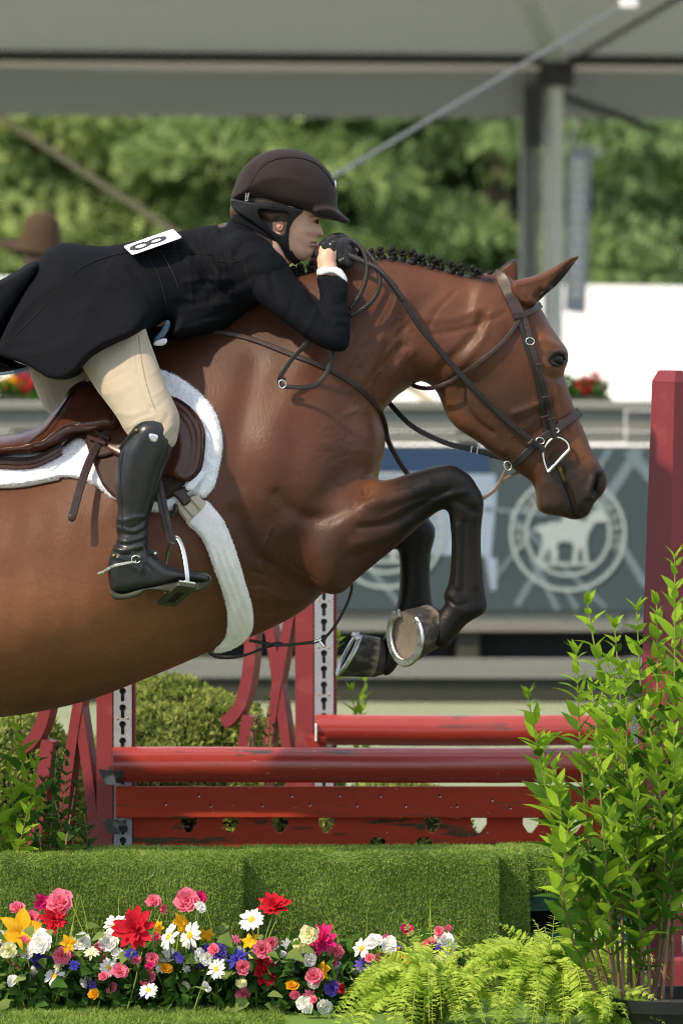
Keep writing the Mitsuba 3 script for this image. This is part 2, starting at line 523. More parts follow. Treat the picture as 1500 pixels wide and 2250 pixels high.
bumped('m_helmet', lambda p, n, uv: mix((0.021, 0.0150, 0.0148), (0.030, 0.022, 0.0215), fbm(p.x * 35, p.y * 35, p.z * 35)), 0.9,
       lambda p, n, uv: noise(p.x * 1200, p.y * 1200, p.z * 1200), 0.0002, sheen=0.9, specular=0.15)
prin('m_plastic', (0.008, 0.009, 0.012), 0.42, specular=0.3)
prin('m_harness', (0.009, 0.010, 0.012), 0.6)
bumped('m_glove', lambda p, n, uv: mix((0.012, 0.013, 0.015), (0.022, 0.023, 0.026), noise(p.x * 150, p.y * 150, p.z * 150)), 0.45,
       lambda p, n, uv: fbm(p.x * 230, p.y * 230, p.z * 230), 0.0012, specular=0.4)
prin('m_glove_grey', (0.13, 0.13, 0.135), 0.5)
prin('m_seam_coat', (0.0025, 0.003, 0.004), 0.9)
prin('m_white', (0.80, 0.80, 0.80), 0.7)
prin('m_cuff', (0.78, 0.79, 0.83), 0.8)
prin('m_ink', (0.012, 0.013, 0.018), 0.6)
scene['m_eye'] = {'type': 'twosided', 'bsdf': {'type': 'principled', 'base_color': rgb(0.006, 0.005, 0.005), 'roughness': 0.10, 'specular': 0.35, 'clearcoat': 0.2}}


def maroon(p, n, uv):
    w = smoothstep(0.60, 0.75, fbm(p.x * 13, p.y * 13, p.z * 13, 4))
    c = mix((0.215, 0.030, 0.038), (0.185, 0.024, 0.033), fbm(p.x * 3, p.y * 3, p.z * 3))
    return mix(c, (0.27, 0.06, 0.06), w * 0.5)


def red_paint(p, n, uv):
    g = fbm(p.x * 2.2, p.y * 9, p.z * 22, 3)
    scuff = smoothstep(0.60, 0.68, fbm(p.x * 9 + 3, p.y * 30, p.z * 60, 4)) * smoothstep(0.36, 0.56, fbm(p.x * 2.5 + 9, p.y * 3, p.z * 8))
    chip = smoothstep(0.82, 0.86, fbm(p.x * 40, p.y * 60, p.z * 150, 3))
    c = mix((0.36, 0.034, 0.022), (0.26, 0.024, 0.017), g)
    c = mix(c, (0.055, 0.035, 0.028), scuff)
    return mix(c, (0.50, 0.38, 0.32), chip * 0.7)


prin('m_maroon', maroon, 0.42, specular=0.4)
prin('m_red', red_paint, 0.26, specular=0.7, clearcoat=0.7, clearcoat_gloss=0.85)
prin('m_board', lambda p, n, uv: red_paint(p, n, uv) * mi.Color3f(1.35, 1.75, 1.2), 0.6, specular=0.15)
prin('m_strip', lambda p, n, uv: mix((0.38, 0.415, 0.47), (0.30, 0.33, 0.38), fbm(p.x * 25, p.y * 25, p.z * 25)), 0.4, specular=0.5)
prin('m_cup', lambda p, n, uv: mix((0.05, 0.05, 0.052), (0.30, 0.30, 0.30), smoothstep(0.5, 0.75, fbm(p.x * 30, p.y * 30, p.z * 30))), 0.4, specular=0.5)
prin('m_dark', (0.008, 0.008, 0.009), 0.7)
prin('m_green_box', (0.006, 0.055, 0.042), 0.5)
prin('m_pot', (0.010, 0.011, 0.013), 0.45)


def weathered(p, n, uv):
    g = fbm(p.x * 1.3, p.y * 20, p.z * 34, 4)
    c = mix((0.235, 0.245, 0.225), (0.14, 0.148, 0.135), g)
    return mix(c, (0.20, 0.16, 0.125), smoothstep(0.5, 0.75, fbm(p.x * 0.7 + 4, p.y, p.z * 6)) * 0.6)


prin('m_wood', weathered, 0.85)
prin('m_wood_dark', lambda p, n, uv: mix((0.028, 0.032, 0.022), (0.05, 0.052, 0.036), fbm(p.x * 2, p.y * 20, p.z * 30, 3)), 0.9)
prin('m_banner', lambda p, n, uv: mix((0.032, 0.052, 0.060), (0.044, 0.068, 0.074), fbm(p.x * 3, p.y * 3, p.z * 5)), 0.5)
prin('m_banner_blue', (0.012, 0.040, 0.10), 0.5)
prin('m_banner_pale', (0.25, 0.32, 0.42), 0.55)
prin('m_print', (0.33, 0.385, 0.385), 0.6)
prin('m_print_dim', (0.13, 0.18, 0.205), 0.6)
prin('m_flag', (0.42, 0.46, 0.58), 0.8)
prin('m_flag_print', (0.88, 0.88, 0.92), 0.8)
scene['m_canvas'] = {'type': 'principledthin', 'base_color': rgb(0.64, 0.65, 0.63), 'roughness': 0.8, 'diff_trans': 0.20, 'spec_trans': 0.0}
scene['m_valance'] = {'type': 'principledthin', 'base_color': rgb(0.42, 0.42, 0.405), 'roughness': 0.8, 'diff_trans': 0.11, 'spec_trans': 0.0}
prin('m_canvas_in', (0.42, 0.42, 0.40), 0.8)
prin('m_alu', (0.85, 0.84, 0.80), 0.5)
prin('m_alu_dark', (0.05, 0.05, 0.05), 0.6)
prin('m_rope', (0.42, 0.37, 0.24), 0.9)
prin('m_strap_grey', (0.15, 0.17, 0.18), 0.8)
prin('m_hat', (0.060, 0.034, 0.015), 0.85)
prin('m_hat_band', (0.16, 0.13, 0.10), 0.85)


def leafy(a, b, s=55.0):
    return lambda p, n, uv: mix(a, b, noise(p.x * s, p.y * s, p.z * s))


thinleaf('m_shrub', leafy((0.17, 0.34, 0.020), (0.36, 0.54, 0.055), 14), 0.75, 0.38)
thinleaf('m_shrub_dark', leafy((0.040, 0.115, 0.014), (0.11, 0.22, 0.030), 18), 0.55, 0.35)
thinleaf('m_shrub_blue', leafy((0.030, 0.070, 0.020), (0.060, 0.115, 0.035), 18), 0.5, 0.4)
thinleaf('m_box', leafy((0.10, 0.19, 0.03), (0.48, 0.52, 0.16), 45), 0.6, 0.45)
thinleaf('m_fern', leafy((0.36, 0.54, 0.06), (0.70, 0.80, 0.19), 16), 0.9, 0.5)
thinleaf('m_ivy', leafy((0.030, 0.085, 0.018), (0.085, 0.19, 0.035), 22), 0.5, 0.3)
thinleaf('m_ivy_pale', leafy((0.10, 0.17, 0.035), (0.24, 0.33, 0.10), 22), 0.6, 0.4)
thinleaf('m_turf', lambda p, n, uv: mix((0.11, 0.21, 0.028), (0.31, 0.45, 0.09), noise(p.x * 90, p.y * 90, p.z * 90) * .5 + smoothstep(.3, .7, fbm(p.x * 14, p.y * 14, p.z * 10)) * .5), 0.5, 0.40)
thinleaf('m_turf_pale', leafy((0.26, 0.32, 0.11), (0.44, 0.50, 0.21), 90), 0.5, 0.5)
prin('m_turf_base', lambda p, n, uv: mix((0.06, 0.12, 0.018), (0.11, 0.20, 0.03), fbm(p.x * 60, p.y * 60, p.z * 60)), 0.9)
prin('m_ground', lambda p, n, uv: mix((0.13, 0.16, 0.095), (0.19, 0.21, 0.145), fbm(p.x * 2.2, p.y * 2.2, p.z * 2, 4)), 0.95)
prin('m_stem', lambda p, n, uv: mix((0.16, 0.10, 0.055), (0.26, 0.17, 0.10), noise(p.x * 90, p.y * 90, p.z * 40)), 0.8)
prin('m_stem_green', (0.16, 0.24, 0.045), 0.6)
prin('m_bark', lambda p, n, uv: mix((0.06, 0.05, 0.04), (0.13, 0.11, 0.09), fbm(p.x * 6, p.y * 6, p.z * 2)), 0.95)
for nm, c, tr in (('red', (0.50, 0.012, 0.030), 0.5), ('magenta', (0.55, 0.018, 0.16), 0.5), ('pink', (0.72, 0.20, 0.30), 0.6), ('white', (0.82, 0.82, 0.78), 0.5),
                  ('cream', (0.80, 0.76, 0.52), 0.5), ('yellow', (0.78, 0.42, 0.015), 0.5), ('blue', (0.045, 0.040, 0.34), 0.5), ('purple', (0.16, 0.11, 0.52), 0.5)):
    thinleaf(f'm_petal_{nm}', (lambda c: lambda p, n, uv: mix(c, tuple(min(1.0, x * 1.35 + 0.02) for x in c), noise(p.x * 120, p.y * 120, p.z * 120)))(c), tr, 0.6)
prin('m_disc', (0.70, 0.42, 0.02), 0.8)
# ---------------------------------------------------------------- the setting: ground, trees, tent, fence
def leaf_mesh(L, Wd, fold=0.25, curl=0.25, n=4, tip=1.0, wave=0.0, blunt=0.55):
    """A pointed leaf along +x with a folded midrib, drooping along its length."""
    t = np.linspace(0, 1, n + 1)
    w = Wd / 2 * np.sin(np.pi * np.clip(t, 0, 1) ** blunt) ** 0.9
    w[0], w[-1] = Wd * 0.04, Wd * 0.01
    z = -curl * L * t ** 2
    x = L * t * (1 - 0.15 * curl)
    mid = np.stack([x, t * 0, z], 1)
    lf = np.stack([x, w, z + fold * w + wave * w * np.sin(9 * t)], 1)
    rt = np.stack([x, -w, z + fold * w - wave * w * np.sin(9 * t)], 1)
    v = np.vstack([mid, lf, rt])
    k = n + 1
    f = []
    for i in range(n):
        f += [[i, i + 1, k + i + 1], [i, k + i + 1, k + i], [i, 2 * k + i + 1, i + 1], [i, 2 * k + i, 2 * k + i + 1]]
    return trimesh.Trimesh(v, np.array(f), process=False)


def scatter_mesh(base, mats):
    """Many copies of one small mesh under 4x4 matrices (n,4,4) joined into one."""
    v, f = np.asarray(base.vertices), np.asarray(base.faces)
    V = np.einsum('nij,kj->nki', mats[:, :3, :3], v) + mats[:, None, :3, 3]
    Fc = f[None] + (np.arange(len(mats)) * len(v))[:, None, None]
    return trimesh.Trimesh(V.reshape(-1, 3), Fc.reshape(-1, 3), process=False)


def orient(dirs, roll, scale, pos):
    """Matrices whose x axis follows dirs, rolled about it."""
    x = dirs / np.linalg.norm(dirs, axis=1, keepdims=True)
    up = np.tile([0.0, 0, 1], (len(x), 1))
    up[np.abs(x[:, 2]) > 0.98] = [0, 1.0, 0]
    y = np.cross(up, x); y /= np.linalg.norm(y, axis=1, keepdims=True)
    z = np.cross(x, y)
    c, s = np.cos(roll)[:, None], np.sin(roll)[:, None]
    y2, z2 = c * y + s * z, -s * y + c * z
    M = np.tile(np.eye(4), (len(x), 1, 1))
    M[:, :3, 0], M[:, :3, 1], M[:, :3, 2] = x * scale[:, None], y2 * scale[:, None], z2 * scale[:, None]
    M[:, :3, 3] = pos
    return M


def unit(n, r=rng):
    v = r.normal(size=(n, 3))
    return v / np.linalg.norm(v, axis=1, keepdims=True)


gx, gy = np.meshgrid(np.r_[np.linspace(-260, -6, 14), np.linspace(-5, 5, 41), np.linspace(6, 260, 14)], np.r_[np.linspace(-30, -2, 8), np.linspace(-1.8, 24, 70), np.linspace(26, 420, 14)], indexing='ij')
gz = 0.03 * (meshkit.fbm(np.stack([gx * 0.5, gy * 0.5, gx * 0], -1)) - 0.5) * (gy > 1.5)
n0, n1 = gx.shape
I, J = np.meshgrid(np.arange(n0 - 1), np.arange(n1 - 1), indexing='ij')
q = np.stack([I * n1 + J, (I + 1) * n1 + J, (I + 1) * n1 + J + 1, I * n1 + J + 1], -1).reshape(-1, 4)
obj('ground', (np.stack([gx, gy, gz], -1).reshape(-1, 3), q), 'm_ground', smooth=True, kind='structure')

TREE_MATS = []
for i, (a, b) in enumerate((((0.29, 0.40, 0.17), (0.38, 0.50, 0.20)), ((0.25, 0.37, 0.17), (0.33, 0.46, 0.20)), ((0.33, 0.43, 0.17), (0.44, 0.55, 0.21)))):
    TREE_MATS.append(thinleaf(f'm_tree_{i}', (lambda a, b: lambda p, n, uv: mix(a, b, smoothstep(0.25, 0.75, noise(p.x * 2.2, p.y * 2.2, p.z * 2.2) * 0.6 + noise(p.x * 9, p.y * 9, p.z * 9) * 0.4)))(a, b), 1.0, 0.5))


def make_tree(x, y, h, rad, seed, mat, label, nc=46):
    r = np.random.default_rng(seed)
    k = thing('tree', label, 'tree', None)
    base = np.array([x, y, 0])
    limbs = [tube([[x, y, -0.1], [x + 0.1, y, h * 0.3], [x + r.normal() * 0.2, y, h * 0.85]], 0.09, 8, 0.4, scale=None)]
    c = unit(nc, r) * (r.uniform(0.35, 1.0, nc) ** 0.5)[:, None] * np.array([rad, rad, h * 0.5]) + np.array([0, 0, h * 0.52])
    c[:, 2] = np.maximum(c[:, 2], 0.35)
    for p in c[::3]:
        limbs.append(tube([[x, y, max(0.4, p[2] * 0.6)], base + (p * [0.5, 0.5, 0.85]), base + p], 0.05, 5, 0.5))
    obj('trunk', cat_mesh(limbs), 'm_bark', k, smooth=True)
    n = 560
    pos, dirs = [], []
    for p in c:
        cr = r.uniform(0.45, 0.85)
        u = unit(n, r)
        u[:, 2] = np.abs(u[:, 2]) * 0.9 - 0.25
        pos.append(base + p + u * cr * (r.uniform(0.55, 1.08, n)[:, None]) * [1.1, 1.1, 0.75])
        dirs.append(u + unit(n, r) * 0.9 + [0, 0, -0.3])
    pos, dirs = np.vstack(pos), np.vstack(dirs)
    ok = pos[:, 2] > 0.05
    pos, dirs = pos[ok], dirs[ok]
    base_leaf = trimesh.Trimesh([[0, 0, 0], [0.5, 0.28, -0.03], [1, 0, -0.12], [0.5, -0.28, -0.03]], [[0, 2, 1], [0, 3, 2]], process=False)
    obj('crown', scatter_mesh(base_leaf, orient(dirs, r.uniform(0, 6.28, len(pos)), r.uniform(0.10, 0.19, len(pos)), pos)), mat, k, kind='stuff')


tw = ['broad leafy green tree left of the rider\'s jacket, behind the tent', 'dark green tree behind the rider\'s helmet', 'yellow green tree showing between the helmet and the tent leg', 'deep green tree behind the tent leg and the hanging banner',
      'mid green tree at the right edge behind the tent', 'bright green tree behind the hatted onlooker', 'dark tree far right beyond the frame edge', 'dark tree far left beyond the frame edge']
spots = [(-2.4, 42, 7.5, 1.9), (0.2, 44, 8.5, 2.0), (1.6, 40.5, 6.5, 1.5), (3.0, 45, 8.0, 2.0), (4.6, 41, 7.0, 1.9), (-4.8, 44, 8.0, 2.1), (7.6, 44, 8.0, 2.2), (-8.0, 43, 8.0, 2.2)]
for i, (x, y, h, rd) in enumerate(spots):
    make_tree(x, y, h, rd, 100 + i, TREE_MATS[(2, 1, 2, 1, 0, 2, 1, 1)[i]], tw[i])
under = ['low light green tree under the left end of the tent valance', 'low yellow green tree right of the hatted onlooker', 'low light green tree over the coat collar', 'low mid green tree directly behind the helmet', 'low green tree right of the helmet brim', 'low green tree above the braided mane', 'low deep green tree left of the tent leg', 'low green tree just right of the hanging banner', 'low light green tree at the far right edge', 'second row green tree behind the guy rope', 'second row green tree left of the helmet', 'second row green tree above the braids', 'second row green tree between the braids and the tent leg', 'second row green tree behind the hanging banner']
for i, x in enumerate((-3.0, -2.25, -1.5, -0.7, 0.05, 0.75, 1.45, 2.2, 2.95, -2.6, -1.1, 0.4, 1.1, 2.6)):
    make_tree(x, 36 + (i % 3) * .7 + (3.2 if i > 8 else 0), 4.4 + (i % 2) * .5, .95, 300 + i, TREE_MATS[(2, 2, 2, 0, 0, 1, 1, 0, 2, 0, 0, 0, 0, 0)[i]], under[i], 24)
# the closed wood behind those trees reads as one dark mass
r = np.random.default_rng(5)
n = 60000
px_, pz_ = r.uniform(-26, 26, n), r.uniform(0, 9, n) ** 1.0
py_ = 52 + 2.5 * meshkit.noise(np.stack([px_ * 0.6, pz_ * 0.7, px_ * 0], -1)) * 2 + r.normal(size=n) * 0.3
base_leaf = trimesh.Trimesh([[0, 0, 0], [0.5, 0.3, -0.03], [1, 0, -0.12], [0.5, -0.3, -0.03]], [[0, 2, 1], [0, 3, 2]], process=False)
obj('wood', scatter_mesh(base_leaf, orient(unit(n, r) + [0, -0.4, 0], r.uniform(0, 6.28, n), r.uniform(0.25, 0.5, n), np.stack([px_, py_, pz_], 1))), TREE_MATS[1],
    label='closed dark green wood far behind the tent', cat='wood', kind='stuff')

hx, hz = np.meshgrid(np.linspace(-90, 90, 60), np.linspace(0, 1, 12), indexing='ij')
hv_ = np.stack([hx, 54 + hz * 40, 12 * hz ** .7 + 1.2 * meshkit.fbm(np.stack([hx * .1, hz * 4, hx * 0], -1)) * (hz > 0) - .1], -1)
I, J = np.meshgrid(np.arange(59), np.arange(11), indexing='ij')
obj('hill', (hv_.reshape(-1, 3), np.stack([I * 12 + J, (I + 1) * 12 + J, (I + 1) * 12 + J + 1, I * 12 + J + 1], -1).reshape(-1, 4)), prin('m_hill', lambda p, n, uv: mix((.10, .15, .06), (.20, .27, .10), fbm(p.x * .5, p.y * .5, p.z * .7, 4)), .95), smooth=True, kind='structure')

# ---------------------------------------------------------------- event tent (turned a little about its far leg)
TENT0, TANG = np.array([1.345, 22.0, 0]), math.radians(11)


def tent_pt(u, v, z):                                   # u along the far eave, v towards the camera
    c, s = math.cos(TANG), math.sin(TANG)
    return TENT0 + np.array([u * c + v * s, u * s - v * c, z])


EAVE, VALB, SLOPE = 3.32, 2.92, 0.33
tent = thing('event_tent', 'white frame tent whose shaded roof and hanging valance span the top of the picture', 'tent')


def sheet(pts, n=24, sag=0.0):
    """Quad sheet between four corners with a little sag and ripple."""
    p = np.asarray(pts, float)
    s, t = np.meshgrid(np.linspace(0, 1, n * 3), np.linspace(0, 1, n), indexing='ij')
    v = ((1 - s) * (1 - t))[..., None] * p[0] + (s * (1 - t))[..., None] * p[1] + (s * t)[..., None] * p[2] + ((1 - s) * t)[..., None] * p[3]
    v[..., 2] -= sag * np.sin(np.pi * t) * (0.4 + 0.6 * np.sin(np.pi * s * 4) ** 2)
    v[..., 1] += 0.006 * np.sin(s * 31) * np.sin(np.pi * 0.5 * t)
    i, j = np.meshgrid(np.arange(n * 3 - 1), np.arange(n - 1), indexing='ij')
    a = i * n + j
    return trimesh.Trimesh(v.reshape(-1, 3), np.vstack([np.stack([a, a + n, a + n + 1], -1).reshape(-1, 3), np.stack([a, a + n + 1, a + 1], -1).reshape(-1, 3)]), process=False)


RIDGE = EAVE + 4 * SLOPE
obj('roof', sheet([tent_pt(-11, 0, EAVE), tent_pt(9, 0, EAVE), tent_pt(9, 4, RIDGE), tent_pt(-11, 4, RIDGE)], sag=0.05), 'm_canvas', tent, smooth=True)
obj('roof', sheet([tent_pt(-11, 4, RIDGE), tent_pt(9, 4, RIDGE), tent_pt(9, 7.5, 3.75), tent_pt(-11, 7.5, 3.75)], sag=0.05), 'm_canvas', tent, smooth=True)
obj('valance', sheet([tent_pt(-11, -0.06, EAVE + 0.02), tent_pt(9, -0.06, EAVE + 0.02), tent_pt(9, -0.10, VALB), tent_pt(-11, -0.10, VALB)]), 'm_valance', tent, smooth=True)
obj('eave_beam', tube([tent_pt(-11, 0, EAVE - 0.03), tent_pt(9, 0, EAVE - 0.03)], 0.035, 10), 'm_alu_dark', tent, smooth=40)
obj('eave_beam', tube([tent_pt(-11, 7.5, 3.7), tent_pt(9, 7.5, 3.7)], 0.035, 10), 'm_alu', tent, smooth=40)
for u in (-6.1, 0.0, 6.1):
    m = box(0, 0, 1.66, 0.105, 0.105, 3.32, 0.012); rotz(m, math.radians(38)); m.apply_translation(tent_pt(u, 0, 0))
    obj('leg', m, 'm_alu', tent)
    m = box(0, 0, 1.85, 0.105, 0.105, 3.7, 0.012); m.apply_translation(tent_pt(u + 0.4, 7.5, 0))
    if u != 0.0:
        obj('leg', m, 'm_alu', tent)
    obj('rafter', sweep([tent_pt(u, 0.05, EAVE - 0.02), tent_pt(u - 1.6, 4, RIDGE - 0.05)], flat(0.17, 0.07), normal=(0, 0, 1)), 'm_alu', tent)
    obj('rafter', sweep([tent_pt(u, 0.05, EAVE - 0.10), tent_pt(u + 1.6, 4, RIDGE - 0.12)], flat(0.035, 0.03), normal=(0, 0, 1)), 'm_alu_dark', tent)
    obj('bracket', box(*tent_pt(u + 0.02, 0.02, EAVE - 0.12), 0.22, 0.16, 0.16, 0.02), 'm_alu_dark', tent)
    obj('brace', tube([tent_pt(u + 0.03, 0, EAVE - 0.25), tent_pt(u + 0.70, 0, EAVE - 0.48 + 0.0)], 0.022, 8), 'm_alu_dark', tent, smooth=40)
# gathered side curtain tied to the leg, with a dark strap
z = np.linspace(1.0, 3.22, 40)
a = np.linspace(-1, 1, 30)
cv = np.array([[tent_pt(-0.155 + 0.062 * aa, 0.02 + 0.03 * math.sin(aa * 9 + zz), zz) for zz in z] for aa in a])
i, j = np.meshgrid(np.arange(29), np.arange(39), indexing='ij'); b_ = i * 40 + j
obj('side_curtain', trimesh.Trimesh(cv.reshape(-1, 3), np.vstack([np.stack([b_, b_ + 1, b_ + 41], -1).reshape(-1, 3), np.stack([b_, b_ + 41, b_ + 40], -1).reshape(-1, 3)]), process=False), 'm_canvas_in', tent, smooth=True)
obj('curtain_strap', box(*tent_pt(-0.14, 0.10, 2.93), 0.10, 0.03, 0.40, 0.01), 'm_alu_dark', tent)

k = thing('hanging_banner', 'narrow slate blue banner with pale vertical lettering hanging by the tent leg', 'banner')
YB = 21.6
p = at([1250, 1300, 1287, 1240], [322, 330, 690, 684], YB)
obj('cloth', extrude_xz(Polygon(p[:, [0, 2]]).buffer(0), YB, YB + 0.012), 'm_flag', k)
for i, yy in enumerate(np.linspace(352, 638, 13)):
    q4 = at([1258 - i * 0.5, 1283 - i * 0.5, 1283 - i * 0.5, 1258 - i * 0.5], [yy, yy, yy + 15, yy + 15], YB)
    obj('lettering', extrude_xz(Polygon(q4[:, [0, 2]]).buffer(0.004), YB - 0.006, YB - 0.002), 'm_flag_print', k)
obj('hanger', tube([tent_pt(0.1, 0.3, EAVE - 0.42), at(1248, 318, YB), at(1304, 322, YB)], 0.012, 8), 'm_alu', k)
k = obj('light_bulb', ball_mesh(at(1313, 332, 21.5), 0.030, 2, (1, 1, 1.15)), 'm_white', smooth=True, label='small round white bulb hanging beside the slate blue banner', cat='bulb')
g0, g1 = at(1372, 8, 13.0), at(-1334, 1611, 9.0)
k = thing('guy_strap', 'grey webbing guy strap rising to the right behind the helmet', 'strap')
obj('webbing', sweep([g0, g1], flat(0.020, 0.008), normal=(0, -1, 0.2)), 'm_strap_grey', k)
obj('clip', box(*(g0 + [0.02, 0, 0.0]), 0.09, 0.05, 0.05, 0.01), 'm_white', k)
obj('guy_rope', tube([at(-350, 23, 20.0), at(1628, 1333, 13.0)], 0.020, 8), 'm_rope', smooth=True, label='tan guy rope slanting down to the right behind the rider\'s back', cat='rope')

# ---------------------------------------------------------------- white screen behind the fence
k = thing('canvas_awning', 'long bright white canvas awning sloping up beyond the tent and the weathered fence', 'awning')
p0, p1 = at(-700, 600, 27.0), at(2300, 640, 27.0)
for i in range(4):
    a, b = p0 + (p1 - p0) * i / 4, p0 + (p1 - p0) * (i + 1) / 4 - [0.012, 0, 0]
    obj('panel', sheet([a * [1, 1, 0] + [0, -1.8, 0.45], b * [1, 1, 0] + [0, -1.8, 0.45], b, a], 14), 'm_white', k, smooth=True)
    obj('post', tube([a * [1, 1, 0] + [-0.006, 0.05, 0], a + [-0.006, 0.05, -0.03]], 0.025, 8), 'm_alu', k, smooth=40)

# ---------------------------------------------------------------- weathered board fence with the show banner
FY = 10.6
fence = thing('board_fence', 'weathered grey board fence across the picture behind the jump', 'fence')
X0, X1 = -4.6, 4.6
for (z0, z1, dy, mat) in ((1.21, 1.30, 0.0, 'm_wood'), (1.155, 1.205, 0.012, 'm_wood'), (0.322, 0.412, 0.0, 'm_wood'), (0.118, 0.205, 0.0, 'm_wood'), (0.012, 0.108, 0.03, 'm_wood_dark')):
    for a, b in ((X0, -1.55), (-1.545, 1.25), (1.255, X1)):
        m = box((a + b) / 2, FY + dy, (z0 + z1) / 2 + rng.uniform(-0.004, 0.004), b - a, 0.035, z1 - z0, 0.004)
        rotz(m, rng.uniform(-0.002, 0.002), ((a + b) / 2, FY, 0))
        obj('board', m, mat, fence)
for a, b in ((X0, -0.4), (-0.395, 2.5), (2.505, X1)):
    obj('cap', box((a + b) / 2, FY + 0.03, 1.322, b - a, 0.17, 0.038, 0.005), 'm_wood', fence)
obj('back_panel', box(0, FY + 0.22, 0.25, X1 - X0, 0.02, 0.50), 'm_dark', fence)
for x in (-3.0, -0.62, 0.56, 1.75, 4.1):
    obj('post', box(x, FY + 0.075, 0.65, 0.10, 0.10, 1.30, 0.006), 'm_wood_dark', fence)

bn = thing('show_banner', 'teal grey vinyl banner with round horse emblems tied to the fence', 'banner')
by = FY - 0.045


def bpoly(pts, smooth=False):
    return poly_px(pts, by, smooth)


def bprint(geom, mat, lift, name):
    obj(name, extrude_xz(geom, by - lift, by - lift + 0.0015), mat, bn)


obj('sheet', extrude_xz(bpoly([(300, 978), (1960, 982), (1960, 1344), (300, 1340)]), by, by + 0.006), 'm_banner', bn)
bprint(bpoly([(800, 984), (1074, 988), (1074, 1040), (800, 1034)]), 'm_banner_blue', 0.003, 'blue_panel')
bprint(bpoly([(760, 1036), (1088, 1042), (1090, 1090), (1078, 1225), (1092, 1228), (1090, 1296), (1078, 1298), (1066, 1222), (850, 1216), (850, 1200), (760, 1190)]), 'm_banner_pale', 0.003, 'pale_panel')
for i, (a, b, w) in enumerate((((1340, 985), (1135, 1330), 14), ((1405, 985), (1290, 1160), 22), ((1225, 1340), (1168, 1225), 12), ((1268, 1340), (1240, 1290), 10), ((1120, 1130), (1330, 1335), 9), ((1090, 1265), (1175, 1160), 9),
                               ((1360, 1190), (1420, 1290), 16), ((1060, 1118), (1200, 1130), 9), ((780, 1210), (880, 1330), 12), ((560, 1000), (700, 1320), 14), ((1380, 990), (1440, 1060), 26))):
    bprint(LineString(at([a[0], b[0]], [a[1], b[1]], by)[:, [0, 2]]).buffer(w / 2 / 498, cap_style='flat'), 'm_print_dim', 0.0045 + 0.0004 * i, 'streak')


HORSE_EMBLEM = [(1172, 1168), (1180, 1158), (1195, 1155), (1215, 1150), (1232, 1150), (1236, 1138), (1246, 1130), (1262, 1132), (1272, 1145), (1284, 1150), (1296, 1132), (1310, 1122), (1322, 1126), (1332, 1142), (1326, 1150), (1308, 1150), (1300, 1160),
                (1292, 1178), (1288, 1196), (1290, 1215), (1292, 1238), (1282, 1240), (1278, 1210), (1272, 1205), (1268, 1238), (1256, 1240), (1260, 1205), (1256, 1195), (1232, 1192), (1222, 1200), (1226, 1218), (1222, 1238), (1210, 1238), (1212, 1218),
                (1206, 1206), (1196, 1218), (1190, 1238), (1180, 1236), (1186, 1212), (1192, 1196), (1190, 1180), (1182, 1172)]


def emblem(cx, cy, full=True):
    c = at(cx, cy, by)[[0, 2]]
    s = 1 / 498
    ring = lambda r0, r1: Point(c).buffer(r1 * s, 48).difference(Point(c).buffer(r0 * s, 48))
    bprint(ring(120.5, 128), 'm_print', 0.0105, 'emblem_ring')
    bprint(ring(88, 95), 'm_print', 0.0105, 'emblem_ring')
    hp = [(x - 1247 + cx, y - 1175 + cy) for x, y in HORSE_EMBLEM]
    bprint(bpoly(hp).union(bpoly([(cx - 62, cy + 64), (cx + 55, cy + 64), (cx + 50, cy + 71), (cx - 58, cy + 71)])), 'm_print', 0.0105, 'emblem_horse')
    txt = 'THE HAMPTON CLASSIC'
    letters = []
    for i, ch in enumerate(txt):
        if ch == ' ':
            continue
        ang = math.radians(196 - i * (212 / (len(txt) - 1)))
        m = meshkit.text_mesh(ch, 17 * s, 0.0015, bold=True)
        w = m.bounds[1, 0] + m.bounds[0, 0]
        v = m.vertices.copy(); v[:, 0] -= w / 2; v[:, 1] -= 8.5 * s
        rot = ang - math.pi / 2
        x = v[:, 0] * math.cos(rot) - v[:, 1] * math.sin(rot); z = v[:, 0] * math.sin(rot) + v[:, 1] * math.cos(rot)
        m.vertices = np.stack([c[0] + math.cos(ang) * 107.5 * s + x, np.full(len(x), by - 0.0105) - v[:, 2] + 0.0015, c[1] + math.sin(ang) * 107.5 * s + z], 1)
        letters.append(m)
    obj('lettering', cat_mesh(letters), 'm_print', bn, kind='stuff')


emblem(1247, 1172)
emblem(848, 1166)

# red flowers in planters on the far side of the fence top
for i, (a, b, lab) in enumerate(((1240, 1332, 'red geraniums in a planter on the fence top beyond the horse\'s nose'), (-20, 72, 'red and yellow flowers in a planter on the fence top under the coat tail'))):
    k = thing('geranium_planter', lab, 'flowers')
    yy = 11.0
    pl, pr = at(a, 872, yy), at(b, 872, yy)
    obj('trough', box((pl[0] + pr[0]) / 2, yy, pl[2] - 0.05, pr[0] - pl[0], 0.14, 0.11, 0.01), 'm_wood_dark', k)
    r = np.random.default_rng(40 + i)
    for j in range(7):
        c = np.array([r.uniform(pl[0] + 0.02, pr[0] - 0.02), yy + r.uniform(-0.05, 0.03), pl[2] + r.uniform(0.02, 0.075)])
        n = 60
        u = unit(n, r)
        obj('bloom', scatter_mesh(base_leaf, orient(u, r.uniform(0, 6, n), np.full(n, 0.026), c + u * 0.022)), ('m_petal_red', 'm_petal_red', 'm_petal_yellow' if i else 'm_petal_red')[j % 3], k)
    n = 260
    obj('leaf', scatter_mesh(base_leaf, orient(unit(n, r), r.uniform(0, 6, n), np.full(n, 0.05), np.stack([r.uniform(pl[0], pr[0], n), yy + r.uniform(-0.06, 0.06, n), pl[2] + r.uniform(-0.02, 0.06, n)], 1))), 'm_ivy', k, kind='stuff')

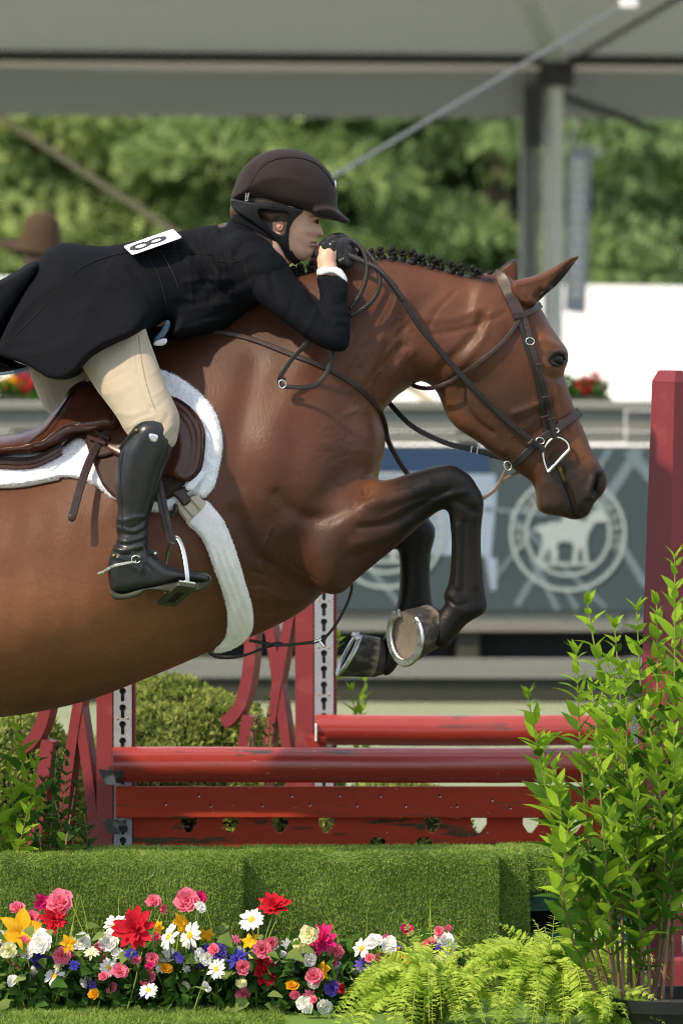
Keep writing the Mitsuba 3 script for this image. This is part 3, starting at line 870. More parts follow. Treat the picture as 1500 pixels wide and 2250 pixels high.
# onlooker in a hat behind the fence
k = thing('person', 'onlooker in a wide brown hat and dark jacket standing behind the fence', 'person')
OY = 11.45
hc = at(88, 566, OY)
st = []
w = lambda x, y, z, r: (hc[0] + x, OY + y, z, r)
body = [(Ball(hc + [0, 0, -0.02], (0.075, 0.095, 0.115)), 0.02), (Chain([w(0, 0.01, hc[2] - 0.20, 0.055), w(0, 0.01, hc[2] - 0.05, 0.05)], world=True), 0.03),
        (Chain([w(-0.15, 0.02, hc[2] - 0.30, 0.075), w(0.15, 0.02, hc[2] - 0.30, 0.075)], world=True), 0.05), (Chain([w(0, 0, 0.95, 0.15), w(0, 0, 1.2, 0.13), w(0, 0, hc[2] - 0.36, 0.14)], world=True), 0.08),
        (Chain([w(-0.09, 0, 0.95, 0.095), w(-0.10, 0, 0.5, 0.065), w(-0.11, 0, 0.08, 0.05)], world=True), 0.05), (Chain([w(0.09, 0, 0.95, 0.095), w(0.10, 0, 0.5, 0.065), w(0.11, 0, 0.08, 0.05)], world=True), 0.05),
        (Chain([w(-0.11, 0.03, 0.05, 0.045), w(-0.12, -0.16, 0.04, 0.04)], world=True), 0.03), (Chain([w(0.11, 0.03, 0.05, 0.045), w(0.12, -0.16, 0.04, 0.04)], world=True), 0.03),
        (Chain([w(-0.19, 0.02, hc[2] - 0.31, 0.06), w(-0.25, 0.02, hc[2] - 0.58, 0.045), w(-0.22, -0.16, hc[2] - 0.78, 0.035)], world=True), 0.03), (Chain([w(0.19, 0.02, hc[2] - 0.31, 0.06), w(0.25, 0.02, hc[2] - 0.58, 0.045), w(0.22, -0.16, hc[2] - 0.78, 0.035)], world=True), 0.03)]
m = isomesh(body, 0.014)
v = m.vertices
colr = np.where((v[:, 2] > hc[2] - 0.19)[:, None], [0.22, 0.11, 0.075], np.where((v[:, 2] > 0.98)[:, None], [0.035, 0.035, 0.05], [0.06, 0.055, 0.05]))
obj('body', m, 'm_skin', k, smooth=True, color=colr)
prof = np.array([[0, 0.185], [0.045, 0.182], [0.075, 0.15], [0.086, 0.10], [0.098, 0.03], [0.11, 0.010], [0.165, 0.004], [0.205, 0.026], [0.206, 0.031], [0.165, 0.012], [0.10, 0.002], [0.0, 0.0]])
hat = trimesh.creation.revolve(prof[::-1], sections=36)
hat.apply_scale([1.0, 0.86, 1.0])
hat.apply_transform(trimesh.transformations.rotation_matrix(0.09, [0, 1, 0]) @ trimesh.transformations.rotation_matrix(0.16, [1, 0, 0]))
hat.apply_translation(hc + [0.0, 0, 0.025])
obj('hat', hat, 'm_hat', k, smooth=40)
# ---------------------------------------------------------------- the horse: one continuous body
NEAR, FAR = -0.15, 0.14
TRUNK = [(-560, 1200), (-552, 1090), (-470, 1010), (-330, 985), (-200, 1000), (-80, 1000), (0, 985), (100, 960), (190, 905), (270, 838), (322, 776), (360, 750), (430, 716), (520, 668), (590, 626), (640, 603),
         (690, 592), (760, 573), (830, 564), (900, 572), (967, 588), (1033, 606), (1085, 616), (1130, 650), (1150, 700), (1130, 780), (1060, 835), (985, 850), (945, 843), (922, 838), (897, 852), (872, 870), (852, 890),
         (840, 908), (842, 930), (846, 959), (845, 983), (840, 1010), (832, 1042), (828, 1075), (815, 1130), (790, 1200), (745, 1265), (700, 1312), (659, 1346), (620, 1368), (560, 1396), (500, 1416), (456, 1434), (380, 1467),
         (279, 1508), (203, 1536), (101, 1561), (0, 1576), (-120, 1580), (-250, 1556), (-350, 1500), (-450, 1420), (-535, 1310)]
trunk = Inflate(TRUNK, 0.0, R=[(-300, 1250, .27), (100, 1250, .28), (400, 1100, .26), (700, 1000, .20), (830, 1000, .15), (800, 720, .15), (900, 700, .13), (1000, 700, .11), (1100, 700, .09), (480, 760, .22)],
                W=[(-560, 1150, .20), (-330, 1200, .29), (-100, 1250, .29), (100, 1280, .305), (300, 1200, .295), (480, 1120, .27), (480, 760, .14), (600, 980, .255), (700, 1050, .245), (800, 1040, .215), (838, 1000, .20), (700, 800, .17),
                   (760, 700, .135), (830, 800, .135), (900, 720, .105), (950, 620, .075), (1000, 740, .10), (1090, 700, .09), (560, 1350, .20), (640, 1330, .16), (300, 860, .16), (100, 1000, .2), (620, 660, .09), (300, 1480, .25), (-100, 1500, .25)])
HEAD = [(1040, 640), (1066, 612), (1090, 606), (1122, 616), (1152, 640), (1187, 676), (1201, 700), (1217, 727), (1233, 750), (1243, 766), (1248, 785), (1244, 803), (1238, 820), (1243, 838), (1250, 860), (1260, 893), (1272, 922), (1287, 957),
        (1300, 990), (1317, 1020), (1328, 1040), (1332, 1060), (1327, 1080), (1311, 1099), (1300, 1114), (1293, 1130), (1277, 1140), (1258, 1142), (1247, 1139), (1232, 1135), (1217, 1133), (1190, 1126), (1178, 1110), (1177, 1088), (1172, 1069), (1160, 1053),
        (1140, 1040), (1120, 1024), (1083, 997), (1057, 976), (1033, 960), (1000, 937), (980, 910), (969, 882), (967, 858), (985, 815), (1010, 760), (1025, 700)]
head = Inflate(HEAD, 0.0, R=[(1060, 680, .08), (1050, 860, .085), (1150, 760, .075), (1200, 900, .05), (1240, 1000, .042), (1290, 1080, .035), (1220, 1100, .035), (1100, 960, .055)],
               W=[(1070, 660, .075), (1140, 680, .09), (1190, 720, .085), (1215, 785, .098), (1150, 790, .098), (1060, 800, .09), (1040, 880, .088), (1000, 880, .066), (1090, 930, .074), (1130, 1000, .056), (1190, 880, .072), (1245, 900, .046), (1220, 960, .054),
                  (1190, 1000, .05), (1280, 1000, .044), (1260, 1050, .05), (1310, 1060, .054), (1290, 1110, .046), (1220, 1080, .046), (1210, 1110, .042), (1250, 1125, .042), (1130, 900, .083)])
LEG_N = [(700, 1120), (750, 1075), (800, 1062), (828, 1054), (845, 1055), (890, 1043), (935, 1029), (965, 1022), (992, 1021), (1013, 1031), (1034, 1047), (1049, 1070), (1060, 1090), (1062, 1108), (1060, 1132), (1057, 1160), (1056, 1205), (1060, 1250), (1064, 1295),
         (1069, 1325), (1066, 1343), (1049, 1356), (1025, 1371), (1010, 1388), (994, 1408), (978, 1424), (958, 1420), (948, 1395), (954, 1362), (965, 1343), (977, 1323), (974, 1310), (983, 1286), (990, 1235), (992, 1190), (989, 1154), (979, 1120), (941, 1139),
         (905, 1170), (872, 1200), (836, 1229), (800, 1259), (776, 1280), (755, 1298), (731, 1304), (707, 1299), (680, 1262), (672, 1190)]
leg_n = Inflate(LEG_N, NEAR, R=[(740, 1190, .10), (860, 1130, .065), (960, 1080, .050), (1030, 1090, .042), (1025, 1200, .034), (1025, 1320, .036), (975, 1390, .034), (740, 1280, .06)],
                W=[(720, 1180, .11), (800, 1150, .095), (870, 1120, .07), (950, 1080, .055), (1020, 1075, .050), (1025, 1150, .036), (1024, 1210, .031), (1024, 1270, .033), (1032, 1328, .038), (990, 1370, .034), (970, 1400, .038), (740, 1285, .06)],
                yc=[(720, 1180, -.155), (850, 1130, -.16), (1020, 1070, -.15), (1024, 1210, -.15), (1030, 1330, -.15), (975, 1400, -.15)])
LEG_F = [(700, 1180), (790, 1090), (880, 1085), (925, 1110), (943, 1141), (954, 1157), (955, 1181), (948, 1207), (945, 1235), (945, 1280), (950, 1325), (953, 1350), (944, 1376), (925, 1402), (900, 1430), (876, 1458), (852, 1484), (834, 1476), (836, 1440), (843, 1400),
         (862, 1366), (868, 1340), (873, 1322), (878, 1280), (878, 1235), (871, 1206), (840, 1225), (790, 1260), (740, 1280), (690, 1260)]
leg_f = Inflate(LEG_F, FAR, R=[(740, 1190, .09), (900, 1150, .045), (910, 1250, .034), (900, 1360, .034), (850, 1440, .034)],
                W=[(740, 1190, .10), (850, 1150, .07), (910, 1160, .048), (912, 1240, .033), (915, 1340, .037), (860, 1430, .034)])
hinds = []
for yy in (-0.17, 0.19):
    o = 0 if yy < 0 else -70
    hinds += [(Chain([(-400, 1180, yy, .22), (-430 + o, 1400, yy, .15), (-400 + o, 1540, yy, .105)]), 0.10), (Chain([(-400 + o, 1540, yy, .10), (-520 + o, 1690, yy, .065), (-600 + o, 1780, yy, .052)]), 0.05),
              (Chain([(-600 + o, 1770, yy, .046), (-585 + o, 1900, yy, .033), (-570 + o, 2040, yy, .040), (-540 + o, 2100, yy, .034), (-520 + o, 2125, yy, .045)]), 0.04)]
# muzzle: the two lips parted by a groove, the chin, jowl and the orbit
ears = [(Inflate([(1120, 640), (1127, 618), (1147, 612), (1183, 602), (1217, 586), (1250, 567), (1273, 562), (1264, 575), (1243, 603), (1217, 631), (1190, 655), (1172, 670), (1145, 668)], -0.066, R=0.012, W=[(1140, 640, .030), (1190, 625, .024), (1230, 595, .016), (1265, 570, .006)]), 0.014),
        (Inflate([(1084, 606), (1103, 584), (1130, 568), (1137, 577), (1138, 614), (1130, 640), (1095, 640)], 0.062, R=0.012, W=[(1110, 620, .028), (1128, 585, .014)]), 0.014)]
parts = [(trunk, 0), (head, 0.045), (leg_n, 0.05), (leg_f, 0.05), *ears, *hinds, (Chain([(-480, 1030, 0, .05), (-540, 1040, 0, .045), (-580, 1120, 0, .04)]), 0.04)]
hm = isomesh(parts, 0.0046, smooth=2)
NECK_FOLDS = [([(735, 800), (790, 770), (850, 700), (890, 640)], 26, .006), ([(905, 825), (880, 760), (905, 690), (960, 640)], 16, -.004),
              ([(820, 880), (845, 800), (880, 760)], 12, -.006), ([(850, 880), (875, 810), (905, 770)], 10, .004), ([(780, 850), (815, 800), (835, 740)], 12, .005),
              ([(940, 838), (985, 790), (1030, 745), (1055, 700)], 11, -.007), ([(960, 850), (1010, 800), (1060, 740), (1075, 690)], 9, .004),
              ([(940, 735), (990, 728), (1050, 712), (1100, 690)], 7, -.0032), ([(930, 700), (985, 700), (1060, 676)], 9, .003)]
for i in range(60):                                        # fine skin wrinkles where the neck bends
    x, y = rng.uniform(770, 905), 0
    y = rng.uniform(700, 880)
    a = rng.normal(-0.95, 0.35)
    L = rng.uniform(14, 34)
    NECK_FOLDS.append(([(x - L * math.cos(a) / 2, y - L * math.sin(a) / 2), (x + rng.normal() * 3, y + rng.normal() * 3), (x + L * math.cos(a) / 2, y + L * math.sin(a) / 2)], 3.6, rng.choice([-1, 1]) * rng.uniform(.0010, .0021)))
for i in range(26):                                        # cross ripples of the chest
    x, y = rng.uniform(690, 835), rng.uniform(900, 1030)
    L = rng.uniform(15, 40)
    NECK_FOLDS.append(([(x, y), (x + L * .5, y + rng.normal() * 4), (x + L, y + rng.normal() * 5 - 3)], 4.0, rng.choice([-1, 1]) * rng.uniform(.0006, .0013)))
sculpt(hm, NECK_FOLDS + [
    ([(700, 760), (640, 880), (600, 980), (600, 1080)], 40, .010), ([(560, 800), (530, 930), (520, 1050)], 30, -.007), ([(730, 800), (760, 880), (770, 980), (760, 1050)], 34, -.008),
    ([(690, 900), (700, 1000), (690, 1100)], 45, .007), ([(800, 905), (815, 960), (812, 1020)], 22, .008), ([(610, 1080), (680, 1130), (760, 1110), (800, 1075)], 16, -.008), ([(520, 1120), (560, 1200), (640, 1270), (700, 1300)], 18, -.012),
    ([(640, 1150), (690, 1210), (730, 1280)], 34, .010), ([(560, 1300), (620, 1310), (690, 1318)], 12, .006),
    ([(800, 1070), (808, 1052), (826, 1046)], 5, -.009), ([(808, 1078), (820, 1060), (836, 1055)], 4, .004), ([(796, 1062), (800, 1045), (815, 1035)], 4, -.005), ([(790, 1085), (798, 1070)], 4, -.004),
    ([(560, 1250), (600, 1265), (640, 1300)], 5, -.004), ([(550, 1285), (590, 1290), (620, 1310)], 5, .003), ([(570, 1220), (610, 1240)], 5, -.003),
    ([(800, 1100), (870, 1085), (940, 1060)], 13, .007), ([(790, 1150), (860, 1140), (930, 1100), (980, 1075)], 8, -.006), ([(780, 1185), (850, 1170), (900, 1140)], 12, .005), ([(940, 1100), (985, 1080), (1020, 1075)], 6, .004),
    ([(770, 1215), (830, 1200), (870, 1180)], 7, -.003), ([(1005, 1035), (1030, 1065), (1042, 1100)], 14, .004), ([(990, 1095), (1010, 1100), (1030, 1115)], 8, -.004), ([(1040, 1130), (1040, 1200), (1042, 1280)], 7, .003), ([(1018, 1140), (1016, 1210), (1014, 1290)], 6, -.0035),
    ([(1000, 1150), (1003, 1210), (1000, 1280)], 7, .004), ([(1000, 1322), (1020, 1335), (1050, 1335)], 12, .003), ([(985, 1312), (1000, 1322), (1018, 1318)], 4, -.003),
    # head
    ([(985, 860), (992, 900), (1020, 935), (1060, 965), (1100, 990)], 12, .006), ([(1010, 830), (1016, 880), (1045, 925), (1080, 950)], 8, -.006), ([(1060, 790), (1100, 830), (1110, 900)], 40, .006),
    ([(1130, 905), (1170, 890), (1210, 868), (1222, 845)], 8, .0055), ([(1140, 925), (1180, 908), (1220, 885)], 7, -.003), ([(1165, 960), (1190, 935), (1205, 900)], 16, -.005),
    ([(1150, 700), (1175, 740), (1190, 780)], 11, -.006), ([(1190, 745), (1215, 757), (1240, 772)], 9, .008), ([(1205, 803), (1225, 815), (1238, 812)], 6, .004), ([(1200, 823), (1215, 832), (1232, 830)], 6, -.004), ([(1225, 860), (1232, 900), (1245, 950)], 7, -.0035), ([(1212, 850), (1216, 890)], 4, .002),
    ([(1085, 640), (1110, 690), (1120, 740)], 16, -.004), ([(1060, 610), (1045, 660), (1040, 720)], 14, .004),
    ([(1223, 1020), (1236, 1050), (1250, 1085), (1258, 1115), (1256, 1140)], 4.5, -.011), ([(1208, 1030), (1216, 1060), (1230, 1100)], 11, .005), ([(1240, 1020), (1256, 1060), (1270, 1105)], 10, .005), ([(1195, 1060), (1188, 1090), (1195, 1115)], 8, .003),
    ([(1316, 1046), (1312, 1062), (1306, 1080)], 6.5, -.022), ([(1302, 1050), (1297, 1070), (1296, 1092)], 6, .005), ([(1322, 1035), (1330, 1055)], 5, .005), ([(1285, 1010), (1290, 1030), (1285, 1060)], 9, -.003), ([(1275, 960), (1285, 990), (1300, 1020)], 8, .003), ([(1285, 1100), (1275, 1120), (1283, 1135)], 4, -.004), ([(1240, 985), (1262, 1010), (1275, 1040)], 6, -.0025),
    ([(1222, 788)], 10, -.009), ([(1207, 782), (1220, 772), (1236, 777)], 3.6, .0055), ([(1208, 795), (1222, 803), (1235, 800)], 3.4, .004), ([(1240, 752), (1244, 765)], 5, .003),
    ([(1215, 628), (1236, 602), (1258, 575)], 8, -.017), ([(1186, 640), (1176, 655)], 7, -.012), ([(1150, 640), (1160, 655), (1172, 664)], 6, .004), ([(1150, 622), (1190, 610), (1225, 590)], 4, .002),
    ([(1170, 870), (1185, 905), (1180, 940)], 2.4, .0016), ([(1195, 880), (1205, 910), (1203, 935)], 2.2, .0014), ([(1120, 960), (1150, 940), (1172, 920)], 2.4, .0014), ([(1075, 905), (1110, 925), (1140, 960)], 2.6, .0013),
    ([(840, 1130), (880, 1110), (920, 1095), (955, 1092)], 3, .0022), ([(820, 1090), (860, 1078), (900, 1070)], 3, .0016), ([(600, 1150), (580, 1210), (590, 1270)], 3, .0018), ([(620, 1190), (650, 1240), (700, 1265)], 4, -.003), ([(555, 1330), (580, 1345), (610, 1340)], 3, -.0022), ([(300, 1480), (380, 1450), (440, 1415)], 3.4, .0018), ([(180, 1505), (250, 1490), (300, 1480)], 3, .0014),
    ([(870, 640), (850, 690), (800, 760), (760, 830)], 5, -.0025), ([(1000, 640), (960, 680), (935, 730)], 5, -.0022), ([(565, 1240), (575, 1290), (570, 1340)], 5, -.003), ([(580, 1230), (592, 1280), (590, 1330)], 4, .0022),
    # barrel: faint ribs and the belly line
    *[([(x, 1130), (x - 18, 1240), (x - 30, 1370)], 20, .0012) for x in range(-140, 250, 62)], ([(480, 1400), (350, 1440), (200, 1480), (0, 1500), (-160, 1500)], 30, -.006), ([(455, 1180), (470, 1280), (480, 1370)], 16, -.004),
])
P = pix(hm.vertices * [1, 0, 1]); nv = len(P)
side = hm.vertices[:, 1]
col = np.tile([0.082, 0.032, 0.0172], (nv, 1))


def zone(pts, w, c, amt=1.0):
    """Blend a coat colour along a side-view polyline."""
    p = np.asarray(pts, float)
    line = spline(p, 8) if len(p) > 2 else p
    d = seg_dist(P, line) if len(p) > 1 else np.linalg.norm(P - p[0], axis=1)
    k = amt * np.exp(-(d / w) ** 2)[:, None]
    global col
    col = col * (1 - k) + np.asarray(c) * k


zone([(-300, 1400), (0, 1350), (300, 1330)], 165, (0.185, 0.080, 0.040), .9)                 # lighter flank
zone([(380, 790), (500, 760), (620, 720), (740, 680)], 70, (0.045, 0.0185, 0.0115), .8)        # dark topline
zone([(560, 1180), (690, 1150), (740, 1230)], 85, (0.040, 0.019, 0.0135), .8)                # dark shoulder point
zone([(560, 860), (590, 1000)], 70, (0.072, 0.029, 0.016), .6)
zone([(800, 900), (835, 990)], 60, (0.105, 0.044, 0.024), .7)
zone([(960, 650), (1050, 690)], 60, (0.110, 0.045, 0.024), .6)
zone([(820, 1060), (850, 1065)], 26, (0.160, 0.066, 0.028), .7)
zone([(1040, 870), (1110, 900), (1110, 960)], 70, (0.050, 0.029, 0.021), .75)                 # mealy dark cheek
zone([(1200, 720), (1230, 900), (1290, 1000)], 26, (0.140, 0.058, 0.027), .8)
zone([(980, 900), (1000, 930)], 26, (0.150, 0.062, 0.027), .6)
zone([(1180, 1080), (1200, 1110)], 22, (0.11, 0.072, 0.048), .5)
nz = meshkit.fbm(hm.vertices * [14, 14, 14], 4, 3)
col *= (0.80 + 0.40 * nz)[:, None] * [1.13, 1.08, 1.03]
fine = meshkit.noise(hm.vertices * [150, 100, 95], 9)
col *= (0.91 + 0.18 * fine)[:, None]
blk = np.array([0.0072, 0.0060, 0.0060])
# black points: legs below the forearm, muzzle, ear rims and the dark eye surround
near_leg = (P[:, 0] > 850) & (P[:, 1] > 1015) & (P[:, 0] < 1090) & (side < 0.02)
q = np.clip((P[:, 0] - 790 + (P[:, 1] - 1100) * 0.10) / 120, 0, 1)
grade = np.where((P[:, 1] > 1012) & (P[:, 0] > 780) & (P[:, 0] < 1085) & ((leg_n(hm.vertices) < 0.012)), q ** 0.65, 0)
fl = (leg_f(hm.vertices) < 0.012) & (side > 0.03) & (P[:, 0] > 800)
grade = np.where(fl, np.clip((P[:, 0] - 800) / 60, 0, 1) + (P[:, 1] > 1220), grade)
grade = np.where((P[:, 0] < -300) & (P[:, 1] > 1560), np.clip((P[:, 1] - 1560) / 150, 0, 1), grade)
grade = np.clip(grade + (meshkit.fbm(hm.vertices * 25, 3) - 0.5) * 0.5 * (grade > 0.02) * (grade < 0.98), 0, 1)[:, None]
col = col * (1 - grade) + blk * grade
hl = head(hm.vertices) < 0.015


def hzone(pts, w, c, amt):
    global col
    p = np.asarray(pts, float)
    d = seg_dist(P, spline(p, 6)) if len(p) > 2 else (seg_dist(P, p) if len(p) > 1 else np.linalg.norm(P - p[0], axis=1))
    k = (amt * np.exp(-(d / w) ** 3) * hl)[:, None]
    col = col * (1 - k) + np.asarray(c) * k


hzone([(1225, 1010), (1240, 1070), (1262, 1110)], 32, (0.013, 0.0105, 0.010), .95)
hzone([(1310, 1050), (1300, 1090), (1280, 1130)], 31, (0.013, 0.011, 0.0105), .95)
hzone([(1316, 1048), (1310, 1066), (1305, 1082)], 8, (0.006, 0.005, 0.005), 1)
hzone([(1262, 1050), (1280, 1075)], 30, (0.026, 0.020, 0.0175), .8)
hzone([(1205, 1050), (1200, 1085)], 24, (0.034, 0.0255, 0.021), .7)
hzone([(1200, 1100), (1225, 1120)], 22, (0.032, 0.025, 0.020), .8)
hzone([(1210, 782), (1222, 788), (1238, 786)], 15, (0.012, 0.010, 0.009), .95)
hzone([(1218, 822), (1228, 835)], 14, (0.05, 0.026, 0.016), .6)
hzone([(1227, 1026), (1238, 1052)], 4, (0.18, 0.17, 0.04), .7)
er = np.zeros(nv)
for pts, w in (([(1190, 656), (1210, 640), (1236, 610), (1268, 570)], 23), ([(1240, 600), (1215, 630)], 8)):
    er = np.maximum(er, np.exp(-(seg_dist(P, np.asarray(pts, float)) / w) ** 4) * (side < -0.02) * (P[:, 1] < 662) * (P[:, 0] > 1180) * (P[:, 1] > 694 - (P[:, 0] - 1120) * 0.86))
er = np.maximum(er, ((P[:, 1] < 612) & (P[:, 0] > 1080) & (P[:, 0] < 1142) & (side > 0.02)) * np.exp(-(seg_dist(P, np.array([[1088, 600], [1104, 583], [1131, 568]])) / 7) ** 2))
col = col * (1 - er[:, None]) + np.array([0.010, 0.008, 0.008]) * er[:, None]
mane_k = np.exp(-(seg_dist(P, spline([(600, 622), (640, 603), (690, 592), (760, 573), (830, 564), (900, 572), (967, 588), (1033, 606), (1080, 616)], 8)) / 9) ** 2)[:, None]
col = col * (1 - mane_k) + blk * mane_k
horse = thing('horse', 'bay horse with a braided black mane leaping over the jump', 'horse')
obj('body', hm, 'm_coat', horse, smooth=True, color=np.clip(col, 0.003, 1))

hv = hm.vertices
vis = (hm.vertex_normals[:, 1] < 0.15) & (hv[:, 1] < 0.09)
_t = cKDTree(hv[vis][:, [0, 2]]); _y = hv[vis][:, 1]
_nohead = vis & ~((leg_n(hv) < 0.004) & (P[:, 0] > 700))
_t2 = cKDTree(hv[_nohead][:, [0, 2]]); _y2 = hv[_nohead][:, 1]


def surf(q, body=False):
    """Nearest-side skin depth of the horse above side-view points."""
    t, y = (_t2, _y2) if body else (_t, _y)
    d, i = t.query(np.asarray(q, float), k=6)
    return y[i].min(1)


def on_horse(pts, off=0.004, step=0.006, sm=2.5, body=False, lift=None):
    """Side-view pixel path laid on the near side of the horse."""
    p = spline(pts, 3) if len(pts) > 2 else np.linspace(pts[0], pts[1], 40)
    Y = np.full(len(p), -0.12)
    for _ in range(3):
        w = at(p[:, 0], p[:, 1], Y)
        Y = surf(w[:, [0, 2]], body)
    Y = ndimage.gaussian_filter1d(Y, sm, mode='nearest') - off
    if lift is not None:
        Y = Y - np.interp(np.linspace(0, 1, len(Y)), np.linspace(0, 1, len(lift)), lift)
    w = at(p[:, 0], p[:, 1], Y)
    return spline(w, step) if len(w) > 3 else w


# eye
e = at(1221, 788, 0); ey = surf(e[None, [0, 2]])[0]
ec = at(1222, 788, ey + 0.010)
obj('eye', ball_mesh(ec, 0.0185, 3, (0.95, 0.75, 0.82)), 'm_eye', horse, smooth=True)
obj('eyelid', sweep(on_horse([(1206, 793), (1210, 782), (1221, 775), (1234, 778), (1241, 790)], -0.002, 0.003), circle(0.0036, 8)), 'm_black_hair', horse, smooth=True)
obj('eyelid', sweep(on_horse([(1206, 793), (1214, 801), (1226, 803), (1238, 797)], -0.001, 0.003), circle(0.0028, 8)), 'm_black_hair', horse, smooth=True)
# braided mane: stubby knobs along the crest with a few stray hairs
crest = spline([(604, 622), (640, 600), (690, 586), (760, 566), (830, 557), (900, 564), (967, 580), (1033, 598), (1076, 609)], 22)
for i, (x, y) in enumerate(crest):
    c = at(x + rng.normal() * 2.2, y + 2 + rng.normal() * 1.8, -0.012)
    sz = rng.uniform(.72, 1.0)
    ms = []
    for j, (dx, dz, r) in enumerate(((0, 0.004, .0115), (0.003, -0.007, .0105), (0.001, 0.013, .0085), (-0.002, -0.017, .0085), (0.006, 0.004, .006))):
        r = r * sz
        ms.append(ball_mesh(c + [1.15 * dx + rng.normal() * .0015, -0.004 * j + rng.normal() * .001, dz + rng.normal() * .001], r, 2, (1, 0.9, 0.85 + rng.uniform(0, .2))))
    b = cat_mesh(ms)
    b.vertices += (meshkit.noise(b.vertices * 420)[:, None] - 0.5) * 0.0028
    obj('mane_braid', b, 'm_black_hair', horse, smooth=True)
hair = []
for i in range(420):
    x = rng.uniform(610, 1085); j = np.argmin(abs(crest[:, 0] - x))
    b = at(x, np.interp(x, crest[:, 0], crest[:, 1]) - 1, rng.uniform(-.015, .015))
    L = rng.uniform(0.008, 0.030)
    d = np.array([rng.normal() * .6, rng.normal() * .5, 1]); d /= np.linalg.norm(d)
    side_ = np.cross(d, [0, 1, 0]); side_ /= np.linalg.norm(side_); wv = side_ * 0.0005
    e_ = b + d * L + [0.006 * rng.normal(), 0, -0.003]
    hair.append(trimesh.Trimesh([b - wv, b + wv, (b + d * L * .6) + wv * .7, (b + d * L * .6) - wv * .7, e_], [[0, 1, 2], [0, 2, 3], [3, 2, 4]], process=False))
obj('stray_hair', cat_mesh(hair), 'm_black_hair', horse, kind='stuff')


# hooves and shoes
def hoof(coronet, toe_dir, n_sole, R=0.066, length=0.078, heel=0.040, name='hoof'):
    """Hoof whose sole faces n_sole with its toe along toe_dir; coronet: the centre of the sole."""
    n_sole = np.asarray(n_sole, float) / np.linalg.norm(n_sole)
    F_ = frame(-n_sole, toe_dir)                                  # x toe, z up the wall
    a = np.linspace(0, 2 * np.pi, 49)[:-1]
    rings, cols = [], []
    outline = lambda s: np.stack([np.cos(a) * R * s * np.where(np.cos(a) > 0, 1.03, 0.86), np.sin(a) * R * s * (0.95 - 0.05 * np.cos(a))], 1)
    hts = length * 0.5 * (1 + np.cos(a)) + heel * 0.5 * (1 - np.cos(a))
    for t in np.linspace(0, 1, 15):
        s = 1 - 0.20 * t
        o = outline(s) * (1 + 0.006 * math.sin(t * 40)) + [-0.026 * t, 0]
        rings.append(np.column_stack([o, hts * t]))
        dk = np.array([0.030, 0.026, 0.024]); pale = np.array([0.21, 0.165, 0.12])
        kk = meshkit.fbm(np.column_stack([np.cos(a) * 6, np.sin(a) * 6, a * 0 + t * 2.5]), 3)
        w = np.clip((t - 0.70) * 4 + (kk - 0.5) * 1.6, 0, 1) * (t > .3) * (t < 0.97) + np.clip((kk - 0.55) * 3, 0, .35)
        cols.append(dk * (1 - w[:, None]) + pale * w[:, None])
    bulb = np.column_stack([outline(0.62) + [-0.030, 0], hts + 0.018])
    rings.append(bulb); cols.append(np.tile([0.05, 0.04, 0.035], (48, 1)))
    v = np.vstack(rings); k = 48; m_ = len(rings)
    i, j = np.meshgrid(np.arange(m_ - 1), np.arange(k), indexing='ij')
    q = np.stack([i * k + j, i * k + (j + 1) % k, (i + 1) * k + (j + 1) % k, (i + 1) * k + j], -1).reshape(-1, 4)
    top, bot = len(v), len(v) + 1
    # concave sole
    so = []
    for s, z in ((0.80, 0.003), (0.5, 0.007), (0.2, 0.008)):
        so.append(np.column_stack([outline(s), np.full(48, z)]))
    base = len(v); v = np.vstack([v, *so, [[-0.03, 0, length * .8]], [[0, 0, 0.008]]]); cols += [np.tile([0.15, 0.125, 0.10], (48, 1)) * (0.8 + .4 * meshkit.noise(x_ * 200)[:, None]) for x_ in so] + [np.array([[.05, .04, .03]]), np.array([[.12, .10, .08]])]
    f = [q[:, [0, 1, 2]], q[:, [0, 2, 3]]]
    jj = np.arange(k); prev = 0
    for s in range(3):
        cur = base + s * k
        f += [np.stack([prev + jj, cur + jj, prev + (jj + 1) % k], 1), np.stack([prev + (jj + 1) % k, cur + jj, cur + (jj + 1) % k], 1)]
        prev = cur
    f += [np.stack([prev + jj, jj * 0 + len(v) - 1, prev + (jj + 1) % k], 1), np.stack([(m_ - 1) * k + jj, (m_ - 1) * k + (jj + 1) % k, jj * 0 + len(v) - 2], 1)]
    mesh = trimesh.Trimesh(v @ F_.T + coronet, np.vstack(f), process=False)
    if mesh.volume < 0:
        mesh.invert()
    h_ = obj('hoof', mesh, 'm_hoof', horse, smooth=50, color=None) if False else None
    k1 = key_of(f'{horse}__hoof')
    scene[k1] = mikit.ply(mesh, 'm_hoof', smooth=True, color=np.clip(np.vstack(cols), 0, 1))
    # the shoe: a flat U of iron with its ends at the heel
    aa = np.linspace(-2.62, 2.62, 60)
    pth = np.stack([np.cos(aa) * R * 0.90 * np.where(np.cos(aa) > 0, 1.03, 0.92), np.sin(aa) * R * 0.90 * (0.97 - 0.05 * np.cos(aa)), np.full(60, -0.005)], 1)
    shoe = sweep(pth @ F_.T + coronet, flat(0.021, 0.010, .3), normal=n_sole)
    obj('horseshoe', shoe, 'm_shoe', k1, smooth=40)
    for s in (-1, 1):
        p = np.array([-R * 0.66, s * R * 0.66, -0.010])
        obj('stud', cat_mesh([trimesh.Trimesh(*(lambda m: (m.vertices @ F_.T + coronet + F_ @ p, m.faces))(trimesh.creation.cylinder(0.0058, 0.013, sections=6)))]), 'm_metal', k1, smooth=40)


